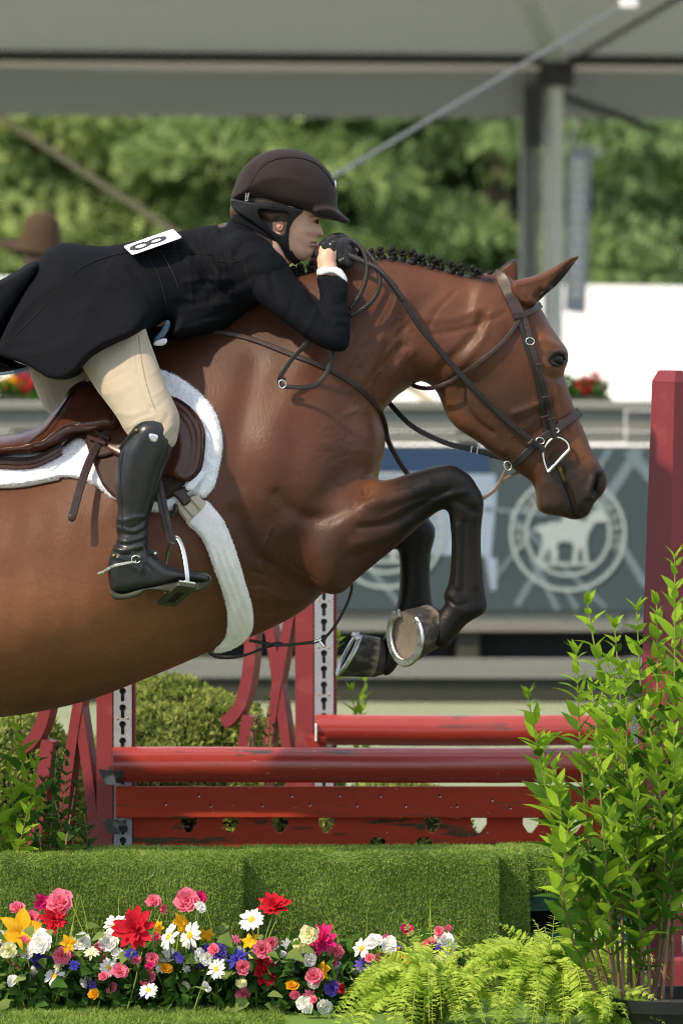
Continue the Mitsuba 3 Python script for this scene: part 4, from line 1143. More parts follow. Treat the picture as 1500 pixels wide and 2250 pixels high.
hoof(at(893, 1398, -0.165), (-0.20, 0.12, -1), (-0.78, -0.60, -0.03), R=0.074, length=0.092, heel=0.066)
hoof(at(772, 1436, FAR - 0.01), (-0.47, 0, -0.88), (-0.86, -0.12, 0.46), R=0.066, length=0.080, heel=0.046)
for yy, o in ((-0.17, 0), (0.19, -70)):
    hoof(at(-500 + o, 2160, yy), (0.9, 0, -0.3), (0.1, 0, -1), R=0.062)
# tail
tl = []
r = np.random.default_rng(3)
for i in range(70):
    a = at(-575 + r.normal() * 10, 1110 + r.normal() * 12, r.normal() * .02)
    e_ = at(-760 + r.normal() * 40, 1600 + r.normal() * 60, r.normal() * .08)
    mid = (a + e_) / 2 + [-0.12 + r.normal() * .03, r.normal() * .03, 0.05]
    tl.append(tube([a, mid, e_], 0.008, 5, 0.05))
obj('tail', cat_mesh(tl), 'm_black_hair', horse, smooth=True, kind='stuff')
# ---------------------------------------------------------------- the rider: one continuous body, clothes as its children
rider = thing('person_001', 'rider in black coat, beige breeches and tall boots crouching over the horse\'s neck', 'person')
FACE = [(700, 470), (703, 480), (701.5, 487), (704, 494), (707, 501), (709.5, 509), (711, 515), (709, 519.5), (703, 520.5), (698.5, 521.5), (696, 524), (696.5, 529), (697, 532.5), (693.5, 535), (695, 538.5), (693, 543), (689.5, 545), (688.5, 549), (687.5, 555), (683, 562),
        (676, 568.5), (667, 573), (658, 573), (648, 570), (636, 562), (620, 548), (598, 528), (560, 500), (532, 470), (524, 430), (532, 390), (560, 360), (610, 345), (660, 352), (692, 385), (702, 430)]
face = Inflate(FACE, 0.0, R=[(610, 430, .085), (655, 520, .055), (690, 500, .022), (705, 510, .010), (690, 535, .016), (675, 562, .022), (640, 550, .04)],
               W=[(600, 430, .070), (560, 420, .066), (600, 470, .066), (640, 480, .068), (650, 520, .061), (672, 505, .053), (690, 478, .050), (697, 492, .024), (706, 506, .013), (708, 515, .012), (699, 521, .018), (693, 530, .026), (691, 540, .026), (683, 555, .027), (670, 568, .030), (640, 560, .05), (612, 540, .055)], h=0.002)
SH = -0.16
body_parts = [(face, 0), (Chain([(600, 530, 0, .055), (560, 545, 0, .058), (520, 560, 0, .075)]), 0.03),
              (Chain([(540, 575, 0, .10), (440, 610, 0, .115), (330, 630, 0, .105), (220, 650, 0, .12), (150, 690, 0, .12)], ysq=1.25), 0.05),
              (Chain([(560, 585, SH, .05), (635, 660, -.210, .030), (718, 722, -.250, .024)]), 0.04), (Chain([(718, 722, -.250, .024), (730, 660, -.172, .022), (722, 598, -.110, .0250), (717, 572, -.10, .024), (722, 553, -.09, .026)]), 0.012),
              (Chain([(560, 585, -SH, .05), (640, 665, .235, .036), (700, 715, .265, .03)]), 0.04), (Chain([(700, 715, .265, .03), (706, 645, .16, .028), (702, 570, .06, .026), (708, 552, .04, .026)]), 0.012),
              (Chain([(170, 690, -.09, .07), (262, 800, -.225, .050), (335, 905, -.335, .040), (318, 1000, -.36, .036), (292, 1170, -.36, .026), (268, 1255, -.36, .024)]), 0.05),
              (Chain([(170, 690, .12, .10), (140, 800, .22, .055), (165, 905, .315, .042), (205, 1000, .36, .036), (245, 1170, .37, .028), (250, 1255, .37, .026)]), 0.05)]
bm = isomesh(body_parts, 0.0031, smooth=1)
# finer face: eye socket, cheek, nostril, lips
sculpt(bm, [([(684, 486), (694, 484)], 5, -.0035), ([(682, 480), (692, 477), (700, 478)], 3.5, .002), ([(672, 508), (682, 512), (690, 514)], 8, .0022), ([(699, 515.5), (703, 514.5)], 1.6, -.003), ([(692, 511), (696, 517), (695, 522)], 2.2, -.0014),
            ([(684, 534.5), (690, 535), (697, 534.5)], 1.4, -.0028), ([(686, 531), (694, 531)], 2, .0018), ([(686, 539), (692, 540)], 2.2, .002), ([(680, 546), (688, 545.5)], 2.5, -.0018), ([(655, 535), (672, 548)], 10, -.0032), ([(668, 505), (682, 508)], 7, .0018), ([(700, 496), (706, 508)], 2.4, .0012), ([(697, 521.5), (696, 527)], 1.6, -.0012), ([(678, 517), (690, 524)], 2.2, -.0013)], both=True)
P = pix(bm.vertices * [1, 0, 1]); n = len(P)
skin = np.tile([0.66, 0.40, 0.295], (n, 1)) * (0.93 + 0.14 * meshkit.fbm(bm.vertices * 60, 3)[:, None])


def szone(pts, w, c, amt, pw=2):
    global skin
    p = np.asarray(pts, float)
    d = seg_dist(P, p) if len(p) > 1 else np.linalg.norm(P - p[0], axis=1)
    k = (amt * np.exp(-(d / w) ** pw))[:, None]
    skin = skin * (1 - k) + np.asarray(c) * k


szone([(676, 515), (684, 520)], 11, (0.60, 0.31, 0.23), .45)
szone([(684, 532), (695, 531.5)], 2.4, (0.34, 0.115, 0.095), .9)
szone([(685, 539), (692, 540)], 2.6, (0.36, 0.125, 0.10), .9)
szone([(683, 535), (696, 534.8)], 1.2, (0.10, 0.03, 0.025), .8)
szone([(680, 477), (690, 474), (700, 476)], 1.6, (0.10, 0.06, 0.04), .7)
szone([(690, 487), (697, 486.5)], 2.0, (0.03, 0.02, 0.016), .8)
szone([(699, 517), (703, 516)], 1.5, (0.08, 0.03, 0.025), .8)
hairm = (P[:, 0] < 634) & (P[:, 1] < 488) | (P[:, 0] < 600)
hairm &= P[:, 1] < 545
skin[hairm] = [0.045, 0.028, 0.017]
obj('body', bm, 'm_skin', rider, smooth=True, color=np.clip(skin, 0.004, 1))
fv = bm.vertices; _ft = cKDTree(fv[fv[:, 1] < 0][:, [0, 2]]); _fy = fv[fv[:, 1] < 0][:, 1]
fsurf = lambda q: _fy[_ft.query(q, k=3)[1]].min(1)


def on_face(px, py, off=0.0):
    w = at(px, py, 0); return w * [1, 0, 1] + [0, fsurf(w[None, [0, 2]])[0] - off, 0]


obj('eye', ball_mesh(on_face(695.5, 486, -0.0045), 0.0072, 2), 'm_eye', rider, smooth=True)
obj('eyelid', sweep(np.array([on_face(x, y, 0.0012) for x, y in ((688, 487.5), (692, 484), (697, 483), (700, 485))]), circle(0.0016, 6)), 'm_skin_lid' if 'm_skin_lid' in scene else prin('m_skin_lid', (0.40, 0.21, 0.15), 0.6), rider, smooth=True)
obj('eyelash', sweep(np.array([on_face(x, y, 0.0022) for x, y in ((688, 488), (692, 485.6), (697, 484.8), (701, 487))]), circle(0.0009, 5)), 'm_ink', rider, smooth=True)
# ear
earm = isomesh([(Inflate([(608, 490), (616, 486), (624, 488), (626, 496), (622, 505), (614, 510), (609, 505), (606, 498)], 0, R=.006, W=.012, yc=-.070, h=.001), 0)], 0.002)
sculpt(earm, [([(612, 494), (618, 491), (621, 497), (616, 503)], 2.6, -.003)])
obj('ear', earm, prin('m_ear', (0.44, 0.21, 0.145), 0.55), rider, smooth=True)
# hair drawn back under the harness, seen through its side opening, and wisps at the nape
hr = isomesh([(Inflate([(560, 455), (640, 458), (636, 478), (622, 490), (606, 497), (590, 500), (566, 480)], 0, R=.03, W=.073, yc=0.0), 0), (Chain([(530, 462, 0, .03), (548, 482, 0, .04)]), .03)], 0.004)
hr.vertices += (np.sin(hr.vertices[:, 2] * 900 + hr.vertices[:, 0] * 200)[:, None] * 0.0006) * hr.vertex_normals
obj('hair', hr, 'm_hair', rider, smooth=True)
wisp = []
r = np.random.default_rng(8)
for i in range(26):
    a = at(r.uniform(512, 530), r.uniform(462, 478), r.uniform(-.05, .03)); d = at(r.uniform(503, 520), r.uniform(476, 486), r.uniform(-.06, .03))
    wisp.append(tube([a, (a + d) / 2 + [-0.006, 0, 0.0], d], 0.0006, 4))
obj('hair_wisp', cat_mesh(wisp), 'm_hair', rider, kind='stuff')

# helmet
SHELL = [(507, 438), (511, 420), (522, 390), (539, 363), (561, 344), (589, 331), (620, 326), (648, 327), (676, 336), (701, 353), (721, 374), (733, 396), (740, 422), (741, 450), (743, 464), (752, 470), (735, 478), (704, 474), (676, 468), (637, 460), (592, 451), (540, 444)]
hs = Inflate(SHELL, 0, R=[(620, 390, .115), (530, 430, .06), (730, 450, .05), (620, 455, .03), (700, 470, .012)], W=[(620, 380, .112), (620, 450, .112), (530, 430, .085), (725, 440, .083), (740, 465, .075), (680, 465, .10), (540, 445, .085)], h=.003)
brim = Inflate([(690, 462), (735, 458), (743, 465), (756, 474), (768, 484), (769, 489), (763, 491), (748, 488), (726, 482), (704, 477)], 0, R=[(700, 470, .006), (765, 487, .004)], W=[(690, 465, .092), (715, 470, .090), (735, 475, .080), (750, 480, .062), (760, 485, .040), (768, 488, .014)], h=.0015)
hm2 = isomesh([(hs, 0), (brim, 0.012)], 0.0034, smooth=2)
sculpt(hm2, [([(549, 413), (556, 392), (575, 366), (605, 350), (650, 346), (690, 357), (716, 380), (733, 408)], 2.4, -.0022), ([(549, 413), (546, 430), (544, 444)], 2.4, -.0022)], both=True)
helmet = obj('helmet', hm2, 'm_helmet', rider, smooth=True, label='dark brown riding helmet with a black harness')
_hv = hm2.vertices; _h1 = cKDTree(_hv[_hv[:, 1] < .0][:, [0, 2]]); _hy = _hv[_hv[:, 1] < 0][:, 1]
hsurf = lambda q: _hy[_h1.query(q, k=4)[1]].min(1)


def on_helm(pts, off, step=.004):
    p = spline(pts, 3); w = at(p[:, 0], p[:, 1], -0.09); w[:, 1] = ndimage.gaussian_filter1d(hsurf(w[:, [0, 2]]), 2, mode='nearest') - off
    return spline(w, step)


obj('piping', sweep(on_helm([(549, 412), (556, 391), (575, 365), (605, 349), (650, 345), (690, 356), (716, 379), (733, 406)], 0.0), circle(0.0016, 6)), 'm_plastic', helmet, smooth=True)
obj('rim', sweep(on_helm([(508, 438), (540, 445), (592, 452), (637, 461), (676, 469)], 0.000), flat(.007, .005), normal=(0, -1, 0)), 'm_plastic', helmet, smooth=40)
vent = Polygon(at([541, 548.5, 544, 537.5], [415, 412, 440, 441], -0.09)[:, [0, 2]])
vy = hsurf(np.array(vent.centroid.coords))[0]
obj('vent_frame', extrude_xz(vent.difference(vent.buffer(-0.0016)), vy - .004, vy + .01), 'm_metal', helmet)
obj('vent', extrude_xz(vent.buffer(-0.0018), vy - .002, vy + .01), 'm_dark', helmet)
for t in (.33, .66):
    a = at(541 * (1 - t) + 537.5 * t, 415 * (1 - t) + 441 * t, 0); b = at(548.5 * (1 - t) + 544 * t, 412 * (1 - t) + 440 * t, 0)
    obj('vent_bar', sweep(np.array([a * [1, 0, 1] + [0, vy - .003, 0], b * [1, 0, 1] + [0, vy - .003, 0]]), flat(.0022, .002), normal=(0, -1, 0)), 'm_metal', helmet)
obj('badge', ball_mesh(at(736, 405, -0.01), 0.011, 2, (0.35, 1, 1.1)), 'm_metal', helmet, smooth=True)
skirt = isomesh([(Inflate([(507, 437), (540, 441), (592, 446), (637, 454), (668, 462), (654, 478), (642, 494), (637, 512), (637, 535), (641, 555), (646, 571), (640, 573), (630, 570), (618, 550), (598, 524), (570, 502), (543, 482), (521, 468), (508, 452)], 0, R=.004,
                          W=[(510, 445, .076), (540, 460, .092), (600, 455, .108), (650, 465, .094), (580, 500, .088), (630, 500, .084), (625, 545, .072), (640, 568, .05)],
                          holes=[[(571, 463), (600, 466), (632, 471), (630, 487), (627, 503), (622, 513), (612, 513), (588, 493), (572, 473)]], h=.001), 0)], 0.0019, smooth=3)
obj('harness', skirt, 'm_plastic', helmet, smooth=True)
obj('chin_strap', sweep(spline(np.array([at(x, y, yy) for x, y, yy in ((635, 553, -.060), (642, 566, -.044), (652, 576, -.015), (652, 576, .015), (642, 566, .044))]), .006), flat(.018, .004), normal=None), 'm_harness', helmet, smooth=40)

# coat
COAT = [(82, 580), (97, 554), (120, 539), (143, 532), (173, 535), (220, 540), (260, 536), (300, 528), (350, 519), (393, 508), (430, 500), (473, 494), (497, 491), (510, 480), (525, 477), (545, 482), (575, 502), (605, 528), (626, 560), (632, 590), (612, 645), (576, 668), (540, 692),
        (500, 724), (440, 738), (402, 743), (378, 735), (371, 705), (330, 727), (267, 757), (213, 787), (187, 811), (160, 830), (133, 833), (110, 827), (83, 811), (57, 798), (33, 790), (2, 772), (10, 735), (28, 690), (55, 630)]
coat = Inflate(COAT, 0, R=[(140, 560, .13), (250, 600, .13), (400, 600, .11), (540, 560, .09), (600, 560, .04), (520, 490, .03), (500, 690, .06), (400, 720, .03), (300, 735, .010), (160, 820, .010), (60, 790, .010), (20, 740, .012), (60, 620, .05), (560, 640, .06)],
               W=[(140, 600, .20), (60, 680, .19), (30, 760, .25), (160, 800, .34), (320, 712, .335), (240, 755, .355), (265, 690, .29), (190, 700, .27), (250, 620, .20), (370, 600, .150), (400, 690, .145), (470, 580, .178), (540, 560, .185), (560, 620, .18), (520, 490, .075), (590, 530, .09), (625, 575, .08), (500, 690, .14)], h=.003)
cm = isomesh([(coat, 0), (Chain([(545, 575, -.14, .072), (575, 600, -.17, .066)]), .04), (Chain([(545, 575, .14, .072), (575, 600, .17, .066)]), .04)], 0.0046, smooth=2)
folds = []
r = np.random.default_rng(11)
for i in range(26):                                       # gathers at the small of the back running down to the waist
    x = r.uniform(385, 500); y0 = 505 + r.uniform(0, 30)
    folds.append(([(x, y0), (x + r.uniform(5, 25), y0 + r.uniform(40, 70)), (x + r.uniform(20, 60), y0 + r.uniform(80, 150))], r.uniform(4, 8), r.choice([-1, 1]) * r.uniform(.002, .004)))
for i in range(12):
    y = r.uniform(600, 715); x = r.uniform(390, 440)
    folds.append(([(x, y), (x + 60, y + r.normal() * 8 - 6), (x + r.uniform(90, 150), y - r.uniform(5, 45))], r.uniform(5, 9), r.choice([-1, 1]) * r.uniform(.002, .0045)))
sculpt(cm, folds + [([(190, 690), (180, 730), (120, 760), (20, 770)], 26, .010), ([(185, 700), (150, 740), (40, 765)], 10, -.006), ([(100, 560), (75, 640), (30, 720)], 14, .006), ([(270, 590), (230, 640), (200, 690)], 20, .006), ([(260, 560), (240, 600)], 7, .004), ([(292, 590), (330, 640), (352, 690)], 8, -.004),
                    ([(240, 650), (280, 660), (330, 690)], 9, .004), ([(470, 500), (490, 540), (500, 580)], 9, .004), ([(480, 496), (505, 530), (520, 560)], 5, -.004), ([(520, 555), (545, 530), (585, 525)], 8, -.006), ([(535, 575), (565, 555), (600, 555)], 8, .005),
                    ([(512, 482), (535, 500), (575, 535), (610, 575)], 5, -.003)])
coat_k = obj('coat', cm, 'm_wool', rider, smooth=True, label='black show coat with long tails')
_cv = cm.vertices; _c1 = cKDTree(_cv[_cv[:, 1] < .0][:, [0, 2]]); _cy = _cv[_cv[:, 1] < 0][:, 1]
csurf = lambda q: _cy[_c1.query(q, k=4)[1]].min(1)


def on_coat(pts, off, step=.006):
    p = spline(pts, 3); w = at(p[:, 0], p[:, 1], -0.15); w[:, 1] = ndimage.gaussian_filter1d(csurf(w[:, [0, 2]]), 2, mode='nearest') - off
    return spline(w, step)


for pts in ([(5, 762), (60, 715), (110, 660), (170, 595), (230, 565), (300, 552), (400, 553), (470, 558)], [(310, 552), (335, 580), (360, 640), (371, 704)], [(535, 570), (560, 640), (590, 672)], [(480, 572), (520, 574), (540, 562)]):
    obj('seam', sweep(on_coat(pts, -.0009), circle(0.0014, 6)), 'm_seam_coat', coat_k, smooth=True)
tail2 = isomesh([(Inflate([(-90, 690), (-40, 640), (0, 614), (34, 596), (82, 572), (96, 590), (70, 640), (30, 700), (4, 765), (30, 795), (62, 808), (20, 818), (-30, 822), (-90, 812), (-120, 760)], 0, R=[(60, 600, .03), (-40, 760, .012)],
                          W=[(60, 610, .17), (-60, 680, .2), (20, 790, .21), (-60, 790, .22)], yc=[(60, 600, .03), (0, 700, .04), (0, 800, .04)]), 0)], .007)
sculpt(tail2, [([(70, 600), (20, 650), (-30, 740)], 12, .006)])
obj('coat_tail', tail2, 'm_wool', coat_k, smooth=True)
obj('coat_front', isomesh([(Inflate([(300, 690), (360, 690), (386, 715), (392, 750), (366, 768), (330, 775), (300, 770)], .10, R=.02, W=.07), 0)], .006), 'm_wool', coat_k, smooth=True)
obj('lining_edge', sweep(spline(np.array([at(x, y, yy) for x, y, yy in ((-70, 815, -.17), (-20, 821, -.175), (25, 818, -.175), (64, 807, -.17))]), .01), flat(.008, .004), normal=(0, -1, 0)), 'm_lining', coat_k)
obj('lining', patch(poly_px([(367, 702), (373, 706), (371, 722), (362, 738), (347, 748), (337, 750), (346, 735), (357, 720)], -.17), lambda q: np.full(len(q), -.165), .006, R=.006, step=.004), 'm_lining', coat_k, smooth=50)
obj('shirt_tail', patch(poly_px([(338, 752), (356, 744), (367, 745), (364, 755), (348, 760), (336, 757)], -.19), lambda q: np.full(len(q), -.175), .006, R=.005, step=.003), 'm_cuff', rider, smooth=50)
obj('collar', sweep(spline(np.array([at(x, y, yy) for x, y, yy in ((509, 484, -.02), (518, 480, -.055), (545, 488, -.072), (575, 508, -.078), (600, 530, -.072), (622, 556, -.05))]), .006), flat(.022, .005), normal=(0, -1, .2)), 'm_wool', coat_k, smooth=40)
# near sleeve
SLEEVE = [(540, 560), (572, 545), (604, 550), (630, 575), (648, 606), (676, 642), (696, 666), (702, 655), (700, 632), (697, 606), (714, 603), (735, 604), (761, 619), (761, 655), (767, 692), (769, 732), (764, 762), (754, 771), (738, 772), (712, 765), (676, 745), (634, 714), (592, 682), (562, 655), (540, 615)]
sl = Inflate(SLEEVE, -.2, R=[(580, 610, .05), (680, 710, .05), (730, 660, .04), (730, 740, .05)], W=[(570, 600, .062), (640, 670, .056), (720, 740, .050), (730, 660, .045), (728, 615, .037)], yc=[(560, 590, -.165), (640, 665, -.225), (725, 738, -.262), (730, 660, -.185), (728, 612, -.122)])
sm_ = isomesh([(sl, 0)], .004, smooth=2)
sculpt(sm_, [([(699, 668), (712, 690), (730, 705)], 5, -.010), ([(700, 690), (722, 712), (748, 715)], 6, -.004), ([(705, 640), (730, 648), (758, 640)], 6, .003), ([(702, 655), (730, 668), (762, 662)], 6, -.004), ([(706, 668), (735, 685), (765, 684)], 7, .0045), ([(712, 700), (740, 704), (766, 708)], 6, .004), ([(700, 622), (728, 630), (758, 628)], 5, -.002),
             ([(600, 600), (640, 650), (690, 690)], 10, .003), ([(590, 590), (600, 620), (612, 660)], 7, -.003), ([(570, 575), (585, 610), (590, 650)], 7, .003), ([(650, 640), (640, 680), (625, 700)], 7, -.0025), ([(690, 690), (675, 720), (660, 735)], 7, .003), ([(715, 715), (720, 745), (728, 765)], 6, -.002)])
obj('sleeve', sm_, 'm_wool', coat_k, smooth=True)
sl2 = isomesh([(Chain([(560, 585, .17, .068), (640, 665, .24, .056), (705, 720, .27, .048)]), 0), (Chain([(705, 720, .27, .048), (708, 655, .18, .044), (704, 600, .085, .036)]), .02)], .006)
obj('sleeve', sl2, 'm_wool', coat_k, smooth=True)
obj('shirt_cuff', isomesh([(Inflate([(695, 594), (699, 607), (716, 604), (736, 605), (762, 621), (762, 611), (756, 599), (746, 589), (722, 586), (704, 588)], -.118, R=.006, W=.036, yc=-.118, h=.0015), 0)], .0026), 'm_cuff', rider, smooth=40)
# gloves: a back of the hand, curled fingers and a thumb
gl = [(Inflate([(697, 572), (695, 560), (702, 546), (711, 534), (725, 525), (744, 521), (760, 529), (768, 545), (768, 565), (756, 581), (742, 581), (736, 570), (724, 562), (708, 564)], -.085, R=.012, W=[(705, 555, .026), (740, 545, .022), (762, 555, .017)], h=.0015), 0)]
for (x0, y0, x1, y1, x2, y2) in ((752, 529, 771, 537, 762, 541), (759, 540, 777, 551, 765, 556), (761, 553, 777, 566, 764, 570), (755, 566, 769, 580, 757, 582)):
    gl.append((Chain([(x0, y0, -.092, .0108), (x1 - 3, y1 - 2, -.092, .0100), (x1, y1, -.076, .0094), (x1 - 4, y1 + 2, -.060, .0088), (x2, y2, -.052, .0080)]), .003))
gl.append((Chain([(716, 540, -.065, .012), (728, 524, -.055, .0115), (746, 519, -.055, .0098), (760, 523, -.058, .0085)]), .006))
gm = isomesh(gl, .0024, smooth=1)
sculpt(gm, [([(734, 530), (744, 545), (748, 565)], 2.4, .0018), ([(742, 526), (754, 540), (757, 560)], 2.2, -.0016), ([(725, 545), (735, 560), (738, 575)], 2.2, .0016), ([(712, 560), (722, 556), (736, 560)], 2.5, -.0015)])
glove = obj('glove', gm, 'm_glove', rider, smooth=True)
obj('glove_flap', patch(poly_px([(706, 533), (722, 528), (732, 537), (737, 550), (728, 553), (712, 549), (706, 541)], -.11, step=2), lambda q: np.full(len(q), -.108), .006, R=.004, step=.0025), 'm_glove', glove, smooth=50)
obj('snap', ball_mesh(at(725, 536, -.116), .0028, 2, (1, .5, 1)), 'm_metal', glove, smooth=True)
for i, (x, y) in enumerate(((745, 571), (749, 569), (753, 567))):
    obj('print', box(*at(x, y, -.108), .0022, .003, .0050), 'm_print', glove)
g2 = isomesh([(Inflate([(682, 556), (688, 546), (700, 536), (716, 530), (736, 528), (740, 545), (725, 560), (700, 568), (686, 568)], .045, R=.012, W=.024, h=.0015), 0), *[(Chain([(730, y, .06, .010), (748, y + 4, .052, .0095), (744, y + 6, .026, .009)]), .003) for y in (530, 541, 552, 563)],
               (Chain([(704, 543, .03, .010), (722, 528, .025, .011), (744, 523, .02, .009)]), .005)], .003)
obj('glove', g2, 'm_glove_grey', rider, smooth=True, label='grey palm side glove')

# breeches
TH = [(300, 690), (322, 732), (338, 775), (351, 810), (364, 842), (376, 868), (388, 892), (396, 916), (394, 946), (384, 978), (355, 990), (316, 972), (284, 955), (262, 922), (243, 896), (226, 875), (209, 853), (196, 833), (182, 812), (165, 780), (180, 730), (230, 690)]
th = Inflate(TH, -.27, R=[(250, 760, .07), (320, 880, .055), (360, 930, .045), (330, 965, .04)], W=[(240, 740, .065), (280, 830, .072), (330, 890, .066), (360, 930, .060), (320, 965, .052)], yc=[(220, 740, -.18), (280, 830, -.265), (350, 915, -.345), (325, 975, -.36)])
tm = isomesh([(th, 0)], .004, smooth=2)
kn = [([(378, 905), (365, 925), (345, 930)], 5, -.003), ([(388, 925), (368, 945), (345, 950)], 5, .003), ([(300, 935), (318, 918), (345, 908)], 5, .0028), ([(290, 940), (310, 930), (330, 925)], 3.5, -.003), ([(270, 900), (300, 905), (330, 895)], 6, .0025), ([(366, 850), (350, 862), (335, 865)], 5, .002), ([(375, 870), (358, 885), (340, 888)], 5, -.002), ([(395, 940), (380, 958), (360, 965)], 4, -.003), ([(350, 812), (335, 820), (322, 822)], 4, .0015),
      ([(230, 860), (262, 858), (300, 840)], 8, .002), ([(215, 840), (250, 830), (290, 810)], 6, -.0016), ([(302, 735), (312, 800), (330, 870), (345, 900)], 2.2, -.0016)]
sculpt(tm, kn)
br = obj('breeches', tm, 'm_breech', rider, smooth=True, label='beige breeches')
_bv = tm.vertices; _b1 = cKDTree(_bv[_bv[:, 1] < -.27][:, [0, 2]]); _by = _bv[_bv[:, 1] < -.27][:, 1]


def on_leg(pts, off):
    p = spline(pts, 3); w = at(p[:, 0], p[:, 1], -.34); w[:, 1] = ndimage.gaussian_filter1d(_by[_b1.query(w[:, [0, 2]], k=3)[1]].min(1), 2, mode='nearest') - off
    return spline(w, .005)


obj('seam', sweep(on_leg([(302, 738), (312, 800), (328, 862), (345, 905)], -.0006), circle(.0011, 6)), prin('m_seam', (0.28, 0.21, 0.13), .9), br, smooth=True)
FT = [(60, 770), (56, 788), (64, 812), (71, 836), (79, 858), (86, 874), (98, 896), (110, 912), (140, 955), (210, 960), (235, 900), (240, 830), (215, 780), (140, 750)]
ft = isomesh([(Inflate(FT, .25, R=.05, W=[(140, 790, .085), (150, 880, .065), (170, 940, .055)], yc=[(130, 780, .19), (160, 930, .31)]), 0)], .005)
obj('breeches', ft, 'm_breech', rider, smooth=True)

# boots
BT = [(284, 952), (290, 940), (299, 928), (310, 920), (322, 916), (343, 914), (357, 917), (366, 924), (374, 934), (378, 946), (380, 974), (377, 990), (372, 1005), (358, 1041), (343, 1090), (335, 1116), (328, 1140), (325, 1160), (325, 1185), (327, 1210), (343, 1223), (366, 1241), (388, 1248), (407, 1251),
      (440, 1256), (456, 1261), (464, 1268), (462, 1277), (440, 1278), (400, 1276), (360, 1286), (318, 1294), (290, 1300), (262, 1304), (246, 1300), (240, 1285), (237, 1262), (237, 1240), (241, 1222), (246, 1207), (258, 1183), (255, 1165), (254, 1150), (257, 1125), (258, 1112), (254, 1090), (253, 1070), (256, 1035), (261, 1003), (268, 978)]
bt = Inflate(BT, -.36, R=[(320, 960, .04), (310, 1050, .045), (292, 1160, .035), (280, 1250, .03), (430, 1268, .010), (340, 1260, .02)], W=[(330, 940, .060), (310, 1030, .058), (292, 1150, .043), (275, 1220, .038), (262, 1280, .034), (360, 1260, .042), (420, 1265, .045), (460, 1268, .025)])
btm = isomesh([(bt, 0)], .0036, smooth=1)
wr = []
for y, a in ((1128, .0028), (1139, -.0028), (1148, .0034), (1160, -.0034), (1170, .0034), (1181, -.0036), (1190, .0036), (1201, -.0032), (1210, .003)):
    wr.append(([(262, y - 2), (285, y + 2 + 4 * math.sin(y)), (305, y + 1 - 5 * math.cos(y * 2)), (326, y - 6)], 4.2, a))
sculpt(btm, wr + [([(270, 985), (264, 1040), (266, 1110), (270, 1180)], 2.0, -.0015), ([(242, 1290), (290, 1290), (330, 1282), (400, 1268), (460, 1266)], 2.2, -.0018), ([(310, 1240), (312, 1265), (310, 1290)], 2.0, -.0015), ([(335, 1225), (345, 1240), (345, 1260)], 4, -.002), ([(300, 1225), (320, 1235)], 6, .002)])
boot = obj('boot', btm, 'm_boot', rider, smooth=True, label='black leather tall boot with a silver spur')
_tv = btm.vertices; _t1b = cKDTree(_tv[_tv[:, 1] < -.36][:, [0, 2]]); _ty = _tv[_tv[:, 1] < -.36][:, 1]
bsurf = lambda q: _ty[_t1b.query(q, k=3)[1]].min(1)


def on_boot(pts, off, step=.004):
    p = spline(pts, 2) if len(pts) > 2 else np.linspace(pts[0], pts[1], 20); w = at(p[:, 0], p[:, 1], -.40); w[:, 1] = ndimage.gaussian_filter1d(bsurf(w[:, [0, 2]]), 2, mode='nearest') - off
    return spline(w, step)


obj('sole', isomesh([(Inflate([(241, 1296), (262, 1302), (290, 1298), (313, 1291), (340, 1286), (365, 1279), (400, 1274), (440, 1276), (464, 1272), (463, 1281), (455, 1291), (430, 1301), (395, 1302), (357, 1300), (322, 1298), (311, 1306), (290, 1315), (268, 1318), (249, 1315)], -.36, R=.005, W=[(250, 1305, .031), (350, 1290, .036), (420, 1290, .041), (460, 1278, .022)], yc=-.355, h=.0015), 0)], .003), 'm_sole', boot, smooth=40)
obj('top_seam', sweep(on_boot([(337, 916), (338, 945), (334, 968)], 0), circle(.0011, 6)), 'm_ink', boot)
obj('top_seam', sweep(on_boot([(352, 918), (353, 940), (348, 962)], 0), circle(.0011, 6)), 'm_ink', boot)
obj('zip', sweep(on_boot([(272, 985), (264, 1040), (267, 1110), (268, 1165)], .0002), flat(.004, .002), normal=(0, -1, 0)), 'm_harness', boot)
obj('name_plate', patch(poly_px([(329, 953), (347, 957), (347, 964), (343, 971), (336, 971), (329, 965)], -.41, step=2), lambda q: bsurf(q), .003, R=.002, step=.0025), 'm_metal', boot, smooth=50)
obj('top_strap', sweep(on_boot([(303, 946), (290, 956), (275, 972), (264, 988)], .002), flat(.012, .004), normal=(0, -1, 0)), 'm_boot', boot, smooth=40)
obj('top_button', ball_mesh(on_boot([(300, 945), (301, 946), (302, 947)], .005)[0], .0042, 2), 'm_gold', boot, smooth=True)
obj('top_button', ball_mesh(on_boot([(250, 1221), (251, 1222), (252, 1222)], .004)[0], .0042, 2), 'm_gold', boot, smooth=True)
spur = obj('spur', sweep(on_boot([(238, 1250), (250, 1244), (270, 1239), (292, 1234), (299, 1232)], .003), flat(.0075, .0035), normal=(0, -1, 0)), 'm_metal', boot, smooth=40)
obj('neck', sweep(np.array([at(239, 1250, -.385), at(228, 1257, -.372), at(217, 1261, -.362)]), flat(.0085, .0075), normal=(0, -1, 0)), 'm_metal', spur, smooth=40)
obj('ring', sweep(on_boot([(299 + 10 * math.cos(a), 1229 + 8 * math.sin(a)) for a in np.linspace(0, 6.28, 14)], .0035, .003), circle(.0017, 6)), 'm_metal', spur, smooth=True)
obj('spur_strap', sweep(on_boot([(262, 1222), (280, 1228), (300, 1229)], .002), flat(.011, .003), normal=(0, -1, 0)), 'm_boot', boot, smooth=40)
obj('spur_strap', sweep(on_boot([(304, 1228), (318, 1219), (332, 1214), (341, 1216)], .003), flat(.012, .004), normal=(0, -1, 0)), 'm_boot', boot, smooth=40)
